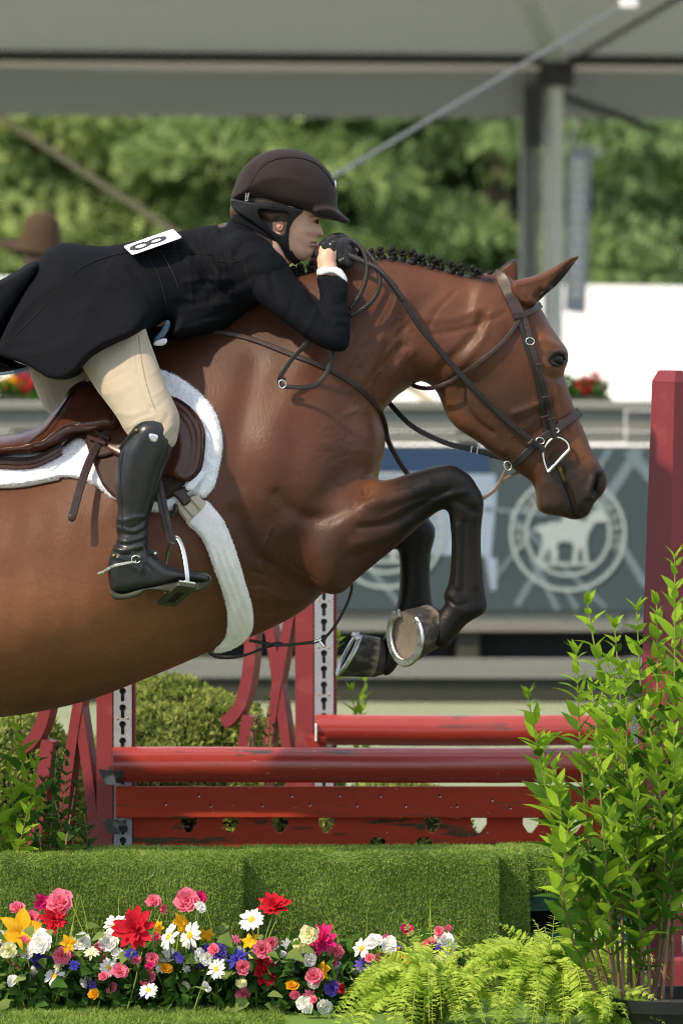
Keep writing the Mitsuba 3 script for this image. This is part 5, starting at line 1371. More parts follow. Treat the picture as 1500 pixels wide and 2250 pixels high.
obj('spur_strap', sweep(on_boot([(320, 1222), (312, 1240), (306, 1258)], .003), flat(.012, .004), normal=(0, -1, 0)), 'm_boot', boot, smooth=40)
obj('buckle', ball_mesh(at(341, 1216, -.385), .005, 1), 'm_metal', boot)
b2 = isomesh([(Chain([(205, 975, .36, .055), (240, 1150, .37, .04), (250, 1250, .37, .036)]), 0), (Chain([(250, 1260, .37, .034), (320, 1270, .37, .034), (400, 1285, .37, .028)]), .03)], .006)
obj('boot', b2, 'm_boot', rider, smooth=True)

# number plate on the back of the coat
k = thing('competitor_number', 'white number plate reading 8 tied to the back of the black coat', 'number plate')
a, b, c, d = at(278, 547, -0.075), at(384, 504, -.05), at(401, 527, -0.155), at(324, 548, -.165)
o = (a + b + c + d) / 4
ex = (b - a + c - d) / 2; L = np.linalg.norm(ex); ex /= L
ey = np.array([0, 0.965, 0.26]); ey -= ex * (ex @ ey); ey /= np.linalg.norm(ey); ez = np.cross(ex, ey)
R_ = np.stack([ex, ey, ez], 1)
rr = Polygon([(-.058, -.050), (.058, -.050), (.058, .050), (-.058, .050)]).buffer(.010)
pl = trimesh.creation.extrude_polygon(rr, .0014, engine='earcut')
o = o + ez * .004 + [-.012, 0, -.004]
pl.vertices = pl.vertices @ R_.T + o
obj('plate', pl, 'm_white', k)
m = meshkit.text_mesh('8', .092, .0012, bold=True)
v = m.vertices - [(m.bounds[0, 0] + m.bounds[1, 0]) / 2, .046, 0]
v = np.stack([v[:, 1] - .012, -v[:, 0] - .002, v[:, 2] + .0010], 1)
m.vertices = v @ R_.T + o
obj('digit', m, 'm_ink', k)
obj('string', sweep(on_coat([(350, 548), (362, 568), (380, 600), (392, 632)], .001), circle(.0011, 6)), 'm_ink', k)
# ---------------------------------------------------------------- saddle, pad, girth, bridle and martingale
def bs(q):
    return surf(q, True)


def smooth_bs(poly, off=0.0, s=0.02):
    """Skin depth smoothed under a sheet (metres)."""
    x0, z0, x1, z1 = poly.bounds
    gx = np.arange(x0 - .03, x1 + .04, .008); gz = np.arange(z0 - .03, z1 + .04, .008)
    G = np.stack(np.meshgrid(gx, gz, indexing='ij'), -1)
    Yg = bs(G.reshape(-1, 2)).reshape(G.shape[:2])
    Yg = ndimage.gaussian_filter(Yg, s / .008, mode='nearest')
    f = interpolate.RegularGridInterpolator((gx, gz), Yg, bounds_error=False, fill_value=None)
    return lambda q: f(np.asarray(q)) - off


def drape(pts, Y, off, thick, R=.012, step=.006, noise_=None, smooth=True):
    po = poly_px(pts, Y, smooth)
    return patch(po, smooth_bs(po, off), thick, R, step, mesh_noise=noise_)


def curls(q):
    p = np.column_stack([q * 95, np.zeros(len(q))])
    return .006 * (meshkit.fbm(p, 3, 4) - .5) + .004 * np.abs(meshkit.noise(p * 2.2, 8) - .5)


def pile(mesh, n, L, seed, w=.0007):
    """Short wool fibres standing on the front of a sheet."""
    r = np.random.default_rng(seed)
    fr = mesh.face_normals[:, 1] < 0.35
    sub = mesh.submesh([np.nonzero(fr)[0]], append=True, repair=False)
    p, fi = trimesh.sample.sample_surface(sub, n, seed=seed)
    d = sub.face_normals[fi] + unit(n, r) * .9
    tri = trimesh.Trimesh([[0, -.5, 0], [0, .5, 0], [1, 0, 0]], [[0, 1, 2]], process=False)
    M = orient(d, r.uniform(0, 6.28, n), np.ones(n), p)
    M[:, :3, 0] *= (L * r.uniform(.5, 1.3, n))[:, None]; M[:, :3, 1] *= w * 2
    return scatter_mesh(tri, M)


pad = thing('saddle_pad', 'white fleece saddle pad under the brown saddle', 'saddle pad')
PAD = [(340, 812), (356, 817), (374, 823), (392, 832), (412, 845), (430, 859), (450, 878), (467, 899), (478, 922), (485, 948), (488, 972), (487, 992), (483, 1018), (478, 1041), (472, 1064), (462, 1080), (445, 1094), (425, 1086), (405, 1098), (380, 1118), (345, 1124), (312, 1116), (280, 1106), (246, 1093), (228, 1080), (209, 1067), (194, 1060), (179, 1055),
       (149, 1049), (125, 1051), (101, 1057), (70, 1063), (37, 1068), (-20, 1071), (-80, 1064), (-70, 1020), (0, 990), (60, 985), (120, 960), (170, 930), (230, 890), (280, 845)]
pm = drape(PAD, -.25, -.004, .024, R=.014, step=.0045, noise_=curls)
obj('fleece', pm, 'm_fleece', pad, smooth=True)
obj('fleece_pile', pile(pm, 26000, .006, 21), 'm_fleece', pad, kind='stuff')
rim = []
obj('binding', sweep(on_horse([(-60, 1068), (37, 1069), (101, 1058), (130, 1052)], .006, body=True), flat(.008, .006), normal=(0, -1, 0)), 'm_wood', pad)

girth = thing('girth', 'white fleece covered girth with cream elastic at its top', 'girth')
GIR = [(412, 1147), (430, 1166), (448, 1190), (460, 1218), (470, 1248), (480, 1276), (489, 1304), (497, 1338), (499, 1366), (496, 1398), (486, 1420), (470, 1436), (466, 1446), (500, 1441), (528, 1425), (546, 1404), (554, 1376), (552, 1340), (546, 1312), (538, 1284), (531, 1256), (523, 1228), (514, 1200), (504, 1172), (495, 1152), (485, 1134), (468, 1114), (452, 1100), (432, 1120)]
gmesh = drape(GIR, -.25, .004, .022, R=.016, step=.005, noise_=lambda q: .0025 * np.sin((q[:, 0] * 1.0 + q[:, 1] * .35) * 330) * (q[:, 1] < at(500, 1200, -.25)[2]) + .002 * (meshkit.fbm(np.column_stack([q * 140, q[:, 0] * 0]), 2) - .5))
obj('fleece_cover', gmesh, 'm_girth', girth, smooth=True)
obj('fleece_pile', pile(gmesh, 9000, .0035, 22), 'm_girth', girth, kind='stuff')
obj('elastic', drape([(384, 1106), (412, 1092), (436, 1086), (452, 1103), (446, 1116), (428, 1130), (412, 1148), (398, 1130)], -.25, .024, .004, R=.004, step=.005, smooth=False), 'm_elastic', girth, smooth=40)
for a, b in (((398, 1108), (424, 1136)), ((420, 1098), (440, 1122)), ((388, 1112), (410, 1144))):
    obj('elastic_seam', sweep(on_horse([a, b], .0295, body=True), flat(.0035, .0015), normal=(0, -1, 0)), 'm_strap_pale', girth)
for sx in ([(375, 1080), (392, 1096), (404, 1110), (416, 1104), (420, 1092), (410, 1082), (424, 1074), (416, 1066), (400, 1070)], [(384, 1104), (378, 1126), (370, 1134), (380, 1136), (388, 1128), (394, 1112)]):
    obj('billet_guard', drape(sx, -.25, .030, .005, R=.004, step=.004), 'm_strap', girth, smooth=50)

saddle = thing('saddle', 'brown leather jumping saddle on the horse\'s back', 'saddle')
SEAT = [(-90, 1000), (-80, 962), (-40, 957), (0, 958), (24, 956), (45, 952), (64, 946), (82, 937), (98, 925), (112, 911), (124, 898), (135, 884), (142, 872), (150, 861), (161, 847), (172, 840), (186, 837), (205, 838), (230, 848), (270, 880), (285, 915), (275, 945), (245, 955), (200, 955), (172, 958), (150, 972), (125, 990), (95, 1000), (50, 1003), (0, 1005), (-60, 1008)]
st_ = Inflate(SEAT, 0, R=[(20, 980, .05), (110, 950, .05), (190, 880, .045), (-60, 980, .05)], W=[(-60, 980, .20), (20, 980, .225), (60, 985, .235), (110, 950, .215), (120, 985, .245), (160, 890, .13), (190, 860, .10), (200, 930, .235), (260, 940, .27), (190, 945, .25), (60, 950, .19), (250, 880, .17)])
sm2 = isomesh([(st_, 0)], .0055, smooth=2)
sculpt(sm2, [([(182, 842), (160, 870), (138, 905), (110, 945), (80, 985)], 6, -.005), ([(165, 862), (140, 895), (112, 935), (70, 975)], 9, .005), ([(215, 870), (190, 910), (150, 950), (100, 985)], 14, -.010), ([(250, 880), (230, 920), (180, 945)], 10, .005), ([(-60, 998), (20, 996), (90, 990), (130, 978)], 3, -.003)])
obj('seat', sm2, 'm_saddle', saddle, smooth=True)
for dy, mat, wd in ((1008, 'm_flap', .010), (1015, 'm_saddle', .012), (1024, 'm_saddle', .014)):
    obj('panel', sweep(on_horse([(-90, dy + 6), (0, dy), (40, dy + 2), (80, dy - 3), (110, dy - 16), (135, dy - 30)], .034 - (dy - 1008) * .0006, body=True), flat(wd, .03), normal=(0, -1, 0)), mat, saddle, smooth=40)
obj('piping', sweep(np.array([at(x, y, yy) for x, y, yy in ((175, 845, -.05), (152, 872, -.105), (130, 905, -.16), (100, 945, -.205), (60, 975, -.225))]), circle(.003, 8)), 'm_flap', saddle, smooth=True)
obj('pommel_edge', tube(np.array([at(x, y, yy) for x, y, yy in ((150, 868, -.09), (162, 852, -.06), (180, 842, -.03), (190, 840, .03), (170, 850, .07))]), .006, 8, .01), 'm_saddle', saddle, smooth=True)
sweat = drape([(168, 957), (182, 966), (190, 986), (203, 1018), (214, 1042), (226, 1066), (240, 1082), (252, 1092), (285, 1098), (320, 1102), (366, 1097), (388, 1084), (403, 1067), (416, 1046), (420, 1010), (380, 980), (300, 950), (230, 940)], -.25, .022, .009, R=.006)
obj('sweat_flap', sweat, 'm_flap', saddle, smooth=40)
flap = drape([(290, 880), (340, 868), (382, 873), (396, 880), (408, 889), (420, 899), (430, 911), (439, 923), (445, 940), (448, 966), (447, 986), (446, 1004), (442, 1022), (437, 1038), (427, 1049), (414, 1057), (395, 1056), (370, 1046), (320, 1030), (270, 1010), (230, 990), (200, 975), (180, 965), (190, 945), (240, 915)], -.25, .030, .020, R=.016)
sculpt(flap, [([(385, 888), (415, 910), (432, 945), (434, 990), (424, 1040)], 3, -.003), ([(378, 896), (406, 918), (422, 950), (424, 990), (414, 1034)], 3, -.003), ([(380, 920), (398, 950), (402, 990), (394, 1020)], 12, .006)])
obj('flap', flap, 'm_saddle', saddle, smooth=40)
obj('flap_binding', sweep(on_horse([(384, 874), (409, 889), (431, 911), (446, 940), (449, 968), (446, 1004), (437, 1038), (415, 1057)], .045, body=True), circle(.0028, 8)), 'm_flap', saddle, smooth=True)
sk = drape([(132, 985), (140, 972), (150, 963), (163, 957), (180, 954), (230, 938), (262, 925), (285, 935), (275, 975), (240, 1000), (205, 1004), (192, 990), (186, 974), (176, 966), (162, 966), (148, 976)], -.25, .038, .008, R=.006)
obj('skirt', sk, 'm_flap', saddle, smooth=40)
lst = on_horse([(253, 922), (244, 936), (232, 952), (220, 968), (205, 995), (190, 1030), (178, 1065), (168, 1100), (158, 1138)], .052, body=True, lift=[.0, .0, .006, .012, .014])
ls = obj('stirrup_leather', sweep(lst, flat(.021, .0055), normal=(0, -1, .1)), 'm_strap', saddle, smooth=40, label='long loose end of the stirrup leather')
obj('end', ball_mesh(lst[-1], .0102, 2, (1, .28, 1)), 'm_strap', ls, smooth=True)
for t in (.50, .58, .66, .72):
    p = lst[int(t * (len(lst) - 1))]
    obj('punch_hole', ball_mesh(p + [0, -.0026, 0], .0019, 1, (1, .4, 1)), 'm_dark', ls)
obj('keeper', sweep(on_horse([(193, 959), (212, 967), (232, 974)], .060, body=True), flat(.011, .006), normal=(0, -1, 0)), 'm_flap', ls, smooth=40)
obj('keeper', sweep(on_horse([(210, 948), (224, 956), (240, 964)], .060, body=True), flat(.011, .005), normal=(0, -1, 0)), 'm_flap', ls, smooth=40)
obj('girth_tab', drape([(408, 1070), (430, 1046), (444, 1032), (449, 1042), (440, 1056), (420, 1076)], -.25, .045, .004, R=.004, step=.004), 'm_cuff', saddle, smooth=40)
st = thing('stirrup', 'silver stirrup iron hanging on a dark leather at the rider\'s boot', 'stirrup')
SY = -.36
obj('leather', sweep(np.array([at(335, 1020, -.335), at(347, 1064, SY + .015), at(362, 1135, SY), at(376, 1190, SY)]), flat(.022, .006), normal=(0, -1, 0.05)), 'm_strap', st, smooth=40)
obj('leather', sweep(np.array([at(352, 1062, SY + .005), at(368, 1135, SY - .012), at(381, 1192, SY - .012)]), flat(.012, .004), normal=(0, -1, 0.05)), 'm_strap_dark', st, smooth=40)
tw_ = (np.array([at(x, y, yy) for x, y, yy in ((377, 1194, SY), (386, 1181, SY - .002), (394, 1188, SY - .012), (402, 1208, SY - .030), (408, 1238, SY - .048), (411, 1262, SY - .056), (412, 1282, SY - .056))]))
obj('branch', sweep(spline(tw_, .004), flat(.0115, .006), normal=(.4, -1, 0)), 'm_metal', st, smooth=True)
tw2 = (np.array([at(x, y, yy) for x, y, yy in ((386, 1181, SY - .002), (376, 1194, SY + .014), (368, 1214, SY + .034), (363, 1240, SY + .050), (364, 1275, SY + .052), (366, 1312, SY + .050))]))
obj('branch', sweep(spline(tw2, .004), flat(.010, .006), normal=(.4, -1, 0)), 'm_metal', st, smooth=True)
f0, f1 = at(409, 1284, SY - .058), at(368, 1322, SY + .050)
tr = np.array([f0, f1]); ax = (f1 - f0); L = np.linalg.norm(ax); ax /= L
sd = np.array([.95, .30, -.12]); sd -= ax * (ax @ sd); sd /= np.linalg.norm(sd); nn = np.cross(ax, sd)
if nn[2] > 0:
    nn = -nn
ring = Polygon([(0, -.019), (L, -.019), (L, .019), (0, .019)]).buffer(.007)
plate = trimesh.creation.extrude_polygon(ring.difference(Polygon([(.014, -.011), (L - .014, -.011), (L - .014, .011), (.014, .011)])), .009, engine='earcut')
plate.vertices = f0 + plate.vertices[:, :1] * ax + plate.vertices[:, 1:2] * sd + plate.vertices[:, 2:] * nn
obj('footplate', plate, 'm_sole', st, smooth=30)
tread = trimesh.creation.extrude_polygon(Polygon([(.013, -.012), (L - .013, -.012), (L - .013, .012), (.013, .012)]), .004, engine='earcut')
tread.vertices = f0 + tread.vertices[:, :1] * ax + tread.vertices[:, 1:2] * sd + tread.vertices[:, 2:] * nn
obj('tread', tread, 'm_dark', st)
obj('foot_cap', sweep(np.array([f0 + sd * -.022 + nn * -.003, f0 + nn * -.004, f0 + sd * .022 + nn * -.003]), flat(.016, .008), normal=-nn), 'm_metal', st, smooth=40)

# bridle
bridle = thing('bridle', 'brown leather bridle with a silver ringed bit on the horse\'s head', 'bridle')
N = (0, -1, 0)


def strap(name, pts, w, t=.0045, off=.003, mat='m_strap', parent=None, **k):
    return obj(name, sweep(on_horse(pts, off + t / 2, **k), flat(w, t), normal=N), mat, parent or bridle, smooth=40)


strap('crownpiece', [(1086, 603), (1100, 610), (1112, 630), (1124, 656), (1135, 680), (1141, 698)], .032, .006)
strap('browband', [(1130, 694), (1150, 690), (1170, 681), (1187, 669)], .018, .006, .008)
strap('cheek_strap', [(1150, 696), (1158, 720), (1163, 745), (1172, 780), (1184, 815), (1195, 850)], .015, .005, .008)
strap('cheek_strap', [(1192, 838), (1200, 870), (1207, 905), (1214, 938), (1219, 968)], .014, .005, .012, 'm_strap_dark')
strap('noseband_hanger', [(1140, 700), (1150, 735), (1162, 775), (1176, 820), (1186, 865), (1193, 910), (1198, 950)], .013, .004, .003, 'm_strap_dark')
strap('throatlash', [(1140, 702), (1131, 718), (1118, 736), (1090, 766), (1060, 790), (1030, 812), (1000, 832)], .012, .005, .004)
obj('throatlash', sweep(spline(np.array([at(x, y, yy) for x, y, yy in ((1004, 829, -.094), (985, 840, -.098), (962, 849, -.09), (940, 853, -.06), (920, 851, -.02), (905, 845, .01), (898, 838, .04))]), .008), flat(.011, .005), normal=N), 'm_strap', bridle, smooth=40)
strap('noseband', [(1271, 905), (1252, 920), (1232, 935), (1216, 950)], .027, .010, .004)
strap('noseband', [(1218, 950), (1198, 958), (1180, 972), (1162, 990), (1146, 1006), (1128, 1020)], .020, .007, .003, 'm_strap_dark')
strap('noseband_seam', [(1268, 912), (1250, 926), (1230, 941)], .004, .003, .013)
for x, y, s in ((1164, 749, 1), (1219, 945, .6), (1186, 968, .9)):
    c = on_horse([(x - 7, y), (x, y), (x + 7, y + 1)], .014)
    rp = spline(np.array([c[0] + [0, 0, .006 * s], c[-1] + [0, 0, .006 * s], c[-1] - [0, 0, .006 * s], c[0] - [0, 0, .006 * s]]), .002, closed=True)
    obj('buckle', sweep(rp, circle(.0017, 6), closed=True), 'm_metal', bridle, smooth=True)
for x, y in ((1154, 714), (1157, 727), (1176, 800), (1180, 812), (1184, 824)):
    c = on_horse([(x - 2, y), (x, y), (x + 2, y)], .0135)[1]
    obj('punch_hole', ball_mesh(c, .0018, 1, (1, .4, 1)), 'm_dark', bridle)
for x, y, a in ((1186, 800, 0), (1199, 872, 0), (1210, 920, 0), (1196, 915, 0)):
    strap('keeper', [(x - 9, y + 2), (x, y), (x + 9, y - 2)], .006, .004, .014)
by0 = surf(at(1222, 1000, -.06)[None, [0, 2]])[0] - .014
dr_ = [at(x, y, by0) for x, y in ((1250, 988), (1246, 974), (1236, 965), (1224, 961), (1210, 966), (1199, 978), (1193, 992), (1194, 1010), (1198, 1024), (1203, 1036))]
bit = obj('bit', sweep(spline(np.array(dr_), .003), circle(.0030, 8)), 'm_metal', bridle, smooth=True, label='silver D shaped bit ring')
obj('bar', tube([at(1251, 987, by0), at(1203, 1037, by0)], .0046, 10), 'm_metal', bit, smooth=40)
# reins
reins = thing('reins', 'braided black reins from the rider\'s hand to the bit', 'reins')


def braid(pts3, r=.0058, amp=.0012, turns=150, mat='m_strap_dark', name='rein'):
    p = spline(pts3, .0035)
    s = np.r_[0, np.cumsum(np.linalg.norm(np.diff(p, axis=0), axis=1))]
    ms = []
    for ph in (0, 2.094, 4.189):
        t = np.gradient(p, axis=0); t /= np.linalg.norm(t, axis=1, keepdims=True)
        nrm = np.cross(t, [0, 1.0, 0]); nrm /= np.linalg.norm(nrm, axis=1, keepdims=True) + 1e-9
        bn_ = np.cross(t, nrm)
        a = s * turns * 2 + ph
        ms.append(sweep(p + nrm * (np.cos(a) * r * .62)[:, None] + bn_ * (np.sin(a) * r * .45)[:, None], circle(r * .62, 6)))
    return obj(name, cat_mesh(ms), mat, reins, smooth=True)


def free(pts):
    return np.array([at(x, y, yy) for x, y, yy in pts])


braid(free([(768, 560, -.10), (790, 570, -.115), (815, 582, -.13), (838, 598, -.138), (862, 626, -.142), (886, 660, -.142)]), .0066)
obj('rein', sweep(spline(free([(884, 657, -.142), (905, 692, -.14), (930, 728, -.135), (960, 762, -.13), (1000, 810, -.124), (1040, 852, -.118), (1080, 892, -.108), (1120, 930, -.10), (1160, 963, -.092), (1196, 990, -.086)]), .006), flat(.0145, .006), normal=N), 'm_strap_dark', reins, smooth=40)
obj('rein_keeper', sweep(spline(free([(1162, 976, -.100), (1172, 966, -.1)]), .004), flat(.010, .008), normal=N), 'm_strap_dark', reins, smooth=40)
braid(free([(756, 524, -.09), (770, 527, -.10), (788, 538, -.11), (800, 556, -.12), (806, 585, -.13), (800, 625, -.14), (786, 655, -.15), (768, 678, -.16)]), .0055)
braid(free([(765, 532, -.08), (795, 545, -.11), (818, 568, -.125), (832, 600, -.135), (833, 630, -.14), (818, 660, -.15), (795, 680, -.16), (770, 693, -.17)]), .0055)
bt_ = obj('rein_bight', sweep(spline(free([(678, 748, -.235), (660, 768, -.235), (640, 790, -.235), (625, 812, -.238), (614, 832, -.24), (616, 846, -.242), (640, 850, -.245), (670, 851, -.245), (698, 842, -.24), (716, 822, -.235), (726, 795, -.23), (733, 768, -.225)]), .006), flat(.0115, .0055), normal=N), 'm_strap_dark', reins, smooth=40)
obj('buckle', tube(free([(613, 838, -.246), (624, 836, -.246), (627, 848, -.246), (617, 852, -.246)]), .0018, 6, .003, closed=True), 'm_metal', bt_, smooth=True)
obj('keeper', sweep(free([(612, 828, -.244), (628, 834, -.244)]), flat(.008, .008), normal=N), 'm_strap_dark', bt_, smooth=40)
fr_ = free([(700, 560, .09), (760, 680, .16), (830, 850, .17), (862, 893, .15), (900, 932, .13), (940, 956, .12), (985, 975, .11), (1040, 988, .10), (1085, 1001, .085), (1140, 1012, .075), (1195, 1000, .07)])
obj('rein', sweep(spline(fr_, .008), flat(.0135, .006), normal=N), 'm_strap_dark', reins, smooth=40)
for x, y in ((1036, 987), (1049, 990), (1080, 1000)):
    obj('rein_keeper', sweep(np.array([at(x, y - 7, .10), at(x - 2, y + 7, .10)]), flat(.006, .012), normal=N), 'm_metal' if x != 1080 else 'm_strap_dark', reins, smooth=40)
# martingale
mart = thing('martingale', 'brown leather standing martingale with its neck strap and lower loop to the girth', 'martingale')
strap('neck_strap', [(470, 728), (520, 736), (560, 747), (600, 762), (640, 778), (680, 793), (720, 810), (760, 832), (795, 858), (820, 882), (836, 906)], .013, .005, .002, parent=mart)
obj('yoke', sweep(spline(free([(836, 905, -.06), (845, 930, -.03), (849, 955, -.01), (854, 972, -.01), (866, 995, -.01), (882, 1022, -.01), (900, 1048, -.01), (940, 1100, .0)]), .008), flat(.014, .006), normal=(-.4, -1, 0)), 'm_strap', mart, smooth=40)
obj('chin_strap', sweep(spline(free([(1000, 1120, 0), (1030, 1112, -.0), (1062, 1094, -.0), (1082, 1080, -.0), (1096, 1062, -.0), (1108, 1040, -.005), (1116, 1022, -.01)]), .006), flat(.010, .005), normal=(.3, -1, 0)), 'm_strap_pale', mart, smooth=40)
obj('chin_strap', sweep(spline(free([(1092, 1066, .0), (1110, 1052, .01), (1128, 1042, .015), (1142, 1036, .02)]), .006), flat(.008, .005), normal=(.3, -1, 0)), 'm_strap_pale', mart, smooth=40)
obj('buckle', tube(free([(1108, 1016, -.03), (1112, 1032, -.03), (1122, 1030, -.03), (1119, 1016, -.03)]), .002, 6, .003, closed=True), 'm_metal', mart, smooth=True)
obj('breast_strap', tube(free([(768, 1270, -.02), (773, 1290, -.0), (768, 1312, 0), (758, 1336, 0), (744, 1362, 0), (726, 1388, 0), (704, 1408, 0), (690, 1410, 0)]), .0038, 8, .006), 'm_strap_dark', mart, smooth=True)
obj('breast_strap', sweep(spline(free([(698, 1410, 0), (665, 1414, -.01), (635, 1417, -.01), (600, 1416, -.01), (575, 1412, -.02), (548, 1408, -.04)]), .006), flat(.008, .004), normal=N), 'm_strap_dark', mart, smooth=40)
obj('girth_loop', tube(free([(610, 1416, 0), (580, 1424, 0), (550, 1436, .0), (520, 1444, -.01), (490, 1446, -.03), (470, 1442, -.05), (460, 1434, -.07)]), .0034, 8, .006), 'm_strap_dark', mart, smooth=True)
obj('keeper', box(*at(610, 1416, -.012), .024, .010, .012, .002), 'm_strap_dark', mart)
obj('buckle', cat_mesh([tube([at(698, 1403, -.01), at(712, 1421, -.014)], .0028, 6), tube([at(690, 1410, -.012), at(706, 1404, -.012)], .0035, 6), tube([at(698, 1412, -.012), at(695, 1432, -.014), at(700, 1436, -.014)], .0009, 5)]), 'm_metal', mart, kind='stuff')
# ---------------------------------------------------------------- the jump: wings, poles, planks, cups and the turf boxes
KEY = Point(0, 0.006).buffer(0.0095, 12).union(Polygon([(-.0052, .004), (.0052, .004), (.0052, -.019), (-.0052, -.019)]).union(Point(0, -.019).buffer(.0052, 8)))


def wing(name_label, px_strip0, px_strip1, Y, post_px, height=1.62, yaw=24, group='upright jump wings', strip_pitch=.0455, right=False):
    """An ornamental wing: upright post with a keyhole strip facing the poles, curved leg and crossing bars, turned by yaw."""
    k = thing('jump_wing', name_label, 'jump wing', group)
    a = math.radians(yaw)
    o = at(px_strip0, 1500, Y) * [1, 1, 0]
    ux, nx = np.array([-math.cos(a), math.sin(a), 0]), np.array([-math.sin(a), -math.cos(a), 0])   # u runs away from the poles, n is the lit face

    def board(poly, n0, n1, name, mat='m_maroon'):
        m = trimesh.creation.extrude_polygon(poly, n1 - n0, engine='earcut')
        v = m.vertices
        m.vertices = o + v[:, :1] * ux + v[:, 1:2] * np.array([0, 0, 1.0]) + (v[:, 2:] + n0) * nx
        if m.volume < 0:
            m.invert()
        return obj(name, m, mat, k)

    w = per_px(Y) * (px_strip0 - post_px) / math.cos(a)
    board(Polygon([(0.003, 0), (w, 0), (w, height - .02), (w - .012, height), (.015, height), (.003, height - .012)]), -.052, 0.0, 'post')
    bars = lambda pts, wd: LineString(spline(pts, .03)).buffer(wd / 2, cap_style='flat')
    W0 = w
    top = 1.50
    board(bars([(W0 + .145, .885), (W0 + .148, .78), (W0 + .155, .72), (W0 + .170, .655), (W0 + .200, .60), (W0 + .235, .575)], .036), -.050, -.004, 'curved_leg')
    board(bars([(W0 + .145, .885), (W0 + .148, .98), (W0 + .155, 1.06), (W0 + .170, 1.12), (W0 + .205, 1.18)], .036), -.049, -.005, 'curved_leg')
    board(bars([(W0 + .155, .60), (W0 + .185, .40), (W0 + .215, .18), (W0 + .235, .0)], .038), -.046, -.008, 'leg')
    board(bars([(W0 + .105, .98), (W0 + .060, .69), (W0 + .022, .44), (W0 + .004, .20)], .030), -.047, -.006, 'diagonal_bar')
    board(bars([(W0 + .006, .96), (W0 + .060, .70), (W0 + .098, .46), (W0 + .118, .22), (W0 + .125, .0)], .030), -.045, -.003, 'diagonal_bar')
    board(bars([(W0 + .105, .96), (W0 + .040, 1.28), (W0 + .006, 1.46)], .030), -.044, -.007, 'diagonal_bar')
    board(bars([(W0 + .006, .98), (W0 + .080, 1.26), (W0 + .150, 1.30)], .030), -.048, -.009, 'diagonal_bar')
    board(Polygon([(W0, .03), (W0 + .25, .03), (W0 + .25, .075), (W0, .075)]), -.043, -.010, 'rail')
    board(Polygon([(W0, 1.19), (W0 + .22, 1.16), (W0 + .22, 1.20), (W0, 1.235)]), -.042, -.011, 'rail')
    obj('foot', box(*(o + ux * .02 + [0, 0, .03]), .09, .62, .06, .006), 'm_maroon', k)
    # keyhole strip and its dark backing on the end that carries the poles
    p0, p1 = at([px_strip0, px_strip1], 1500, Y)[:, 0]
    obj('post', box((p0 + p1) / 2 + .004, Y + .032, height / 2 - .01, p1 - p0 + .010, .05, height - .03, .004), 'm_maroon', k)
    st = Polygon([(p0 + .001, .05), (p1 - .001, .05), (p1 - .001, height - .04), (p0 + .001, height - .04)])
    zs = np.arange(.10, height - .06, strip_pitch)
    hole = shapely.union_all([affinity.translate(affinity.scale(KEY, .98, .98, origin=(0, 0)), (p0 + p1) / 2, z) for z in zs])
    obj('keyhole_strip', extrude_xz(st.difference(hole), Y - .004, Y + .002), 'm_strip', k)
    obj('strip_backing', box((p0 + p1) / 2, Y + .0045, height / 2 - .01, p1 - p0 - .004, .004, height - .06), 'm_dark', k)
    for z in zs[::3]:
        for s in (-1, 1):
            obj('screw', ball_mesh([(p0 + p1) / 2 + s * .0135, Y - .004, z + strip_pitch * .48], .0034, 1, (1, .5, 1)), 'm_gold', k)
    return k


wing('maroon jump wing at left in front, its keyhole strip below the horse\'s belly', 249, 290, .83, 211)
wing('maroon jump wing farther back, its keyhole strip below the horse\'s chest', 690, 733, 1.75, 648)
# the tall right wing, seen along its slanted frame
k = thing('jump_wing', 'tall maroon jump wing at the right edge behind the leafy potted shrub', 'jump wing', 'upright jump wings')
b0, t0 = at(1440, 2172, .32), at(1472, 838, .32)
axz = (t0 - b0); Lr = np.linalg.norm(axz)
sec = Polygon([(-.027, -.045), (.027, -.045), (.027, .045), (-.027, .045)])
ya = math.radians(37)
post = trimesh.creation.box((.060, .115, Lr))
v = post.vertices.copy()
tz = v[:, 2] / Lr + .5
v[:, :2] *= (1.12 - .32 * tz)[:, None]
R2 = np.array([[math.cos(ya), -math.sin(ya)], [math.sin(ya), math.cos(ya)]])
xy = v[:, :2] @ R2.T
post.vertices = np.column_stack([xy, v[:, 2] * 0]) + b0 + tz[:, None] * axz
obj('post', post, 'm_maroon', k)
capm = trimesh.creation.box((.050, .094, .030)); v = capm.vertices.copy(); tp = v[:, 2] > 0; v[tp, 0] *= .45; v[tp, 1] *= .75
capm.vertices = np.column_stack([v[:, :2] @ R2.T, v[:, 2]]) + t0 + [0, 0, .0145]
obj('cap', capm, 'm_maroon', k)
rx = np.array([math.cos(ya - math.radians(28)), math.sin(ya - math.radians(28)), 0])
for (u0, z0, u1, z1, w_) in ((.02, 1.50, .55, 1.50, .05), (.045, 1.32, .30, .72, .034), (.50, 1.40, .22, .80, .034), (.22, .84, .05, .30, .034), (.28, .80, .52, .25, .034), (.03, .16, .62, .16, .06)):
    bb = np.array([b0[0], b0[1], 0]) + (t0 - b0) * [1, 1, 0] * z0 / 1.6 + rx * u0 + [0, 0, z0]
    tt = np.array([b0[0], b0[1], 0]) + (t0 - b0) * [1, 1, 0] * z1 / 1.6 + rx * u1 + [0, 0, z1]
    obj('diagonal_bar' if abs(z0 - z1) > .01 else 'rail', sweep(np.array([bb, tt]), np.array([(-w_ / 2, -.018), (w_ / 2, -.018), (w_ / 2, .018), (-w_ / 2, .018)]), normal=np.cross(rx, [0, 0, 1])), 'm_maroon', k)
m = trimesh.creation.box((.09, .09, 1.5)); m.apply_translation(b0 * [1, 1, 0] + rx * .62 + [0, 0, .75]); obj('post', m, 'm_maroon', k)
obj('foot', box(b0[0] + .09, b0[1] - .02, .045, .32, .30, .09, .008), 'm_maroon', k)


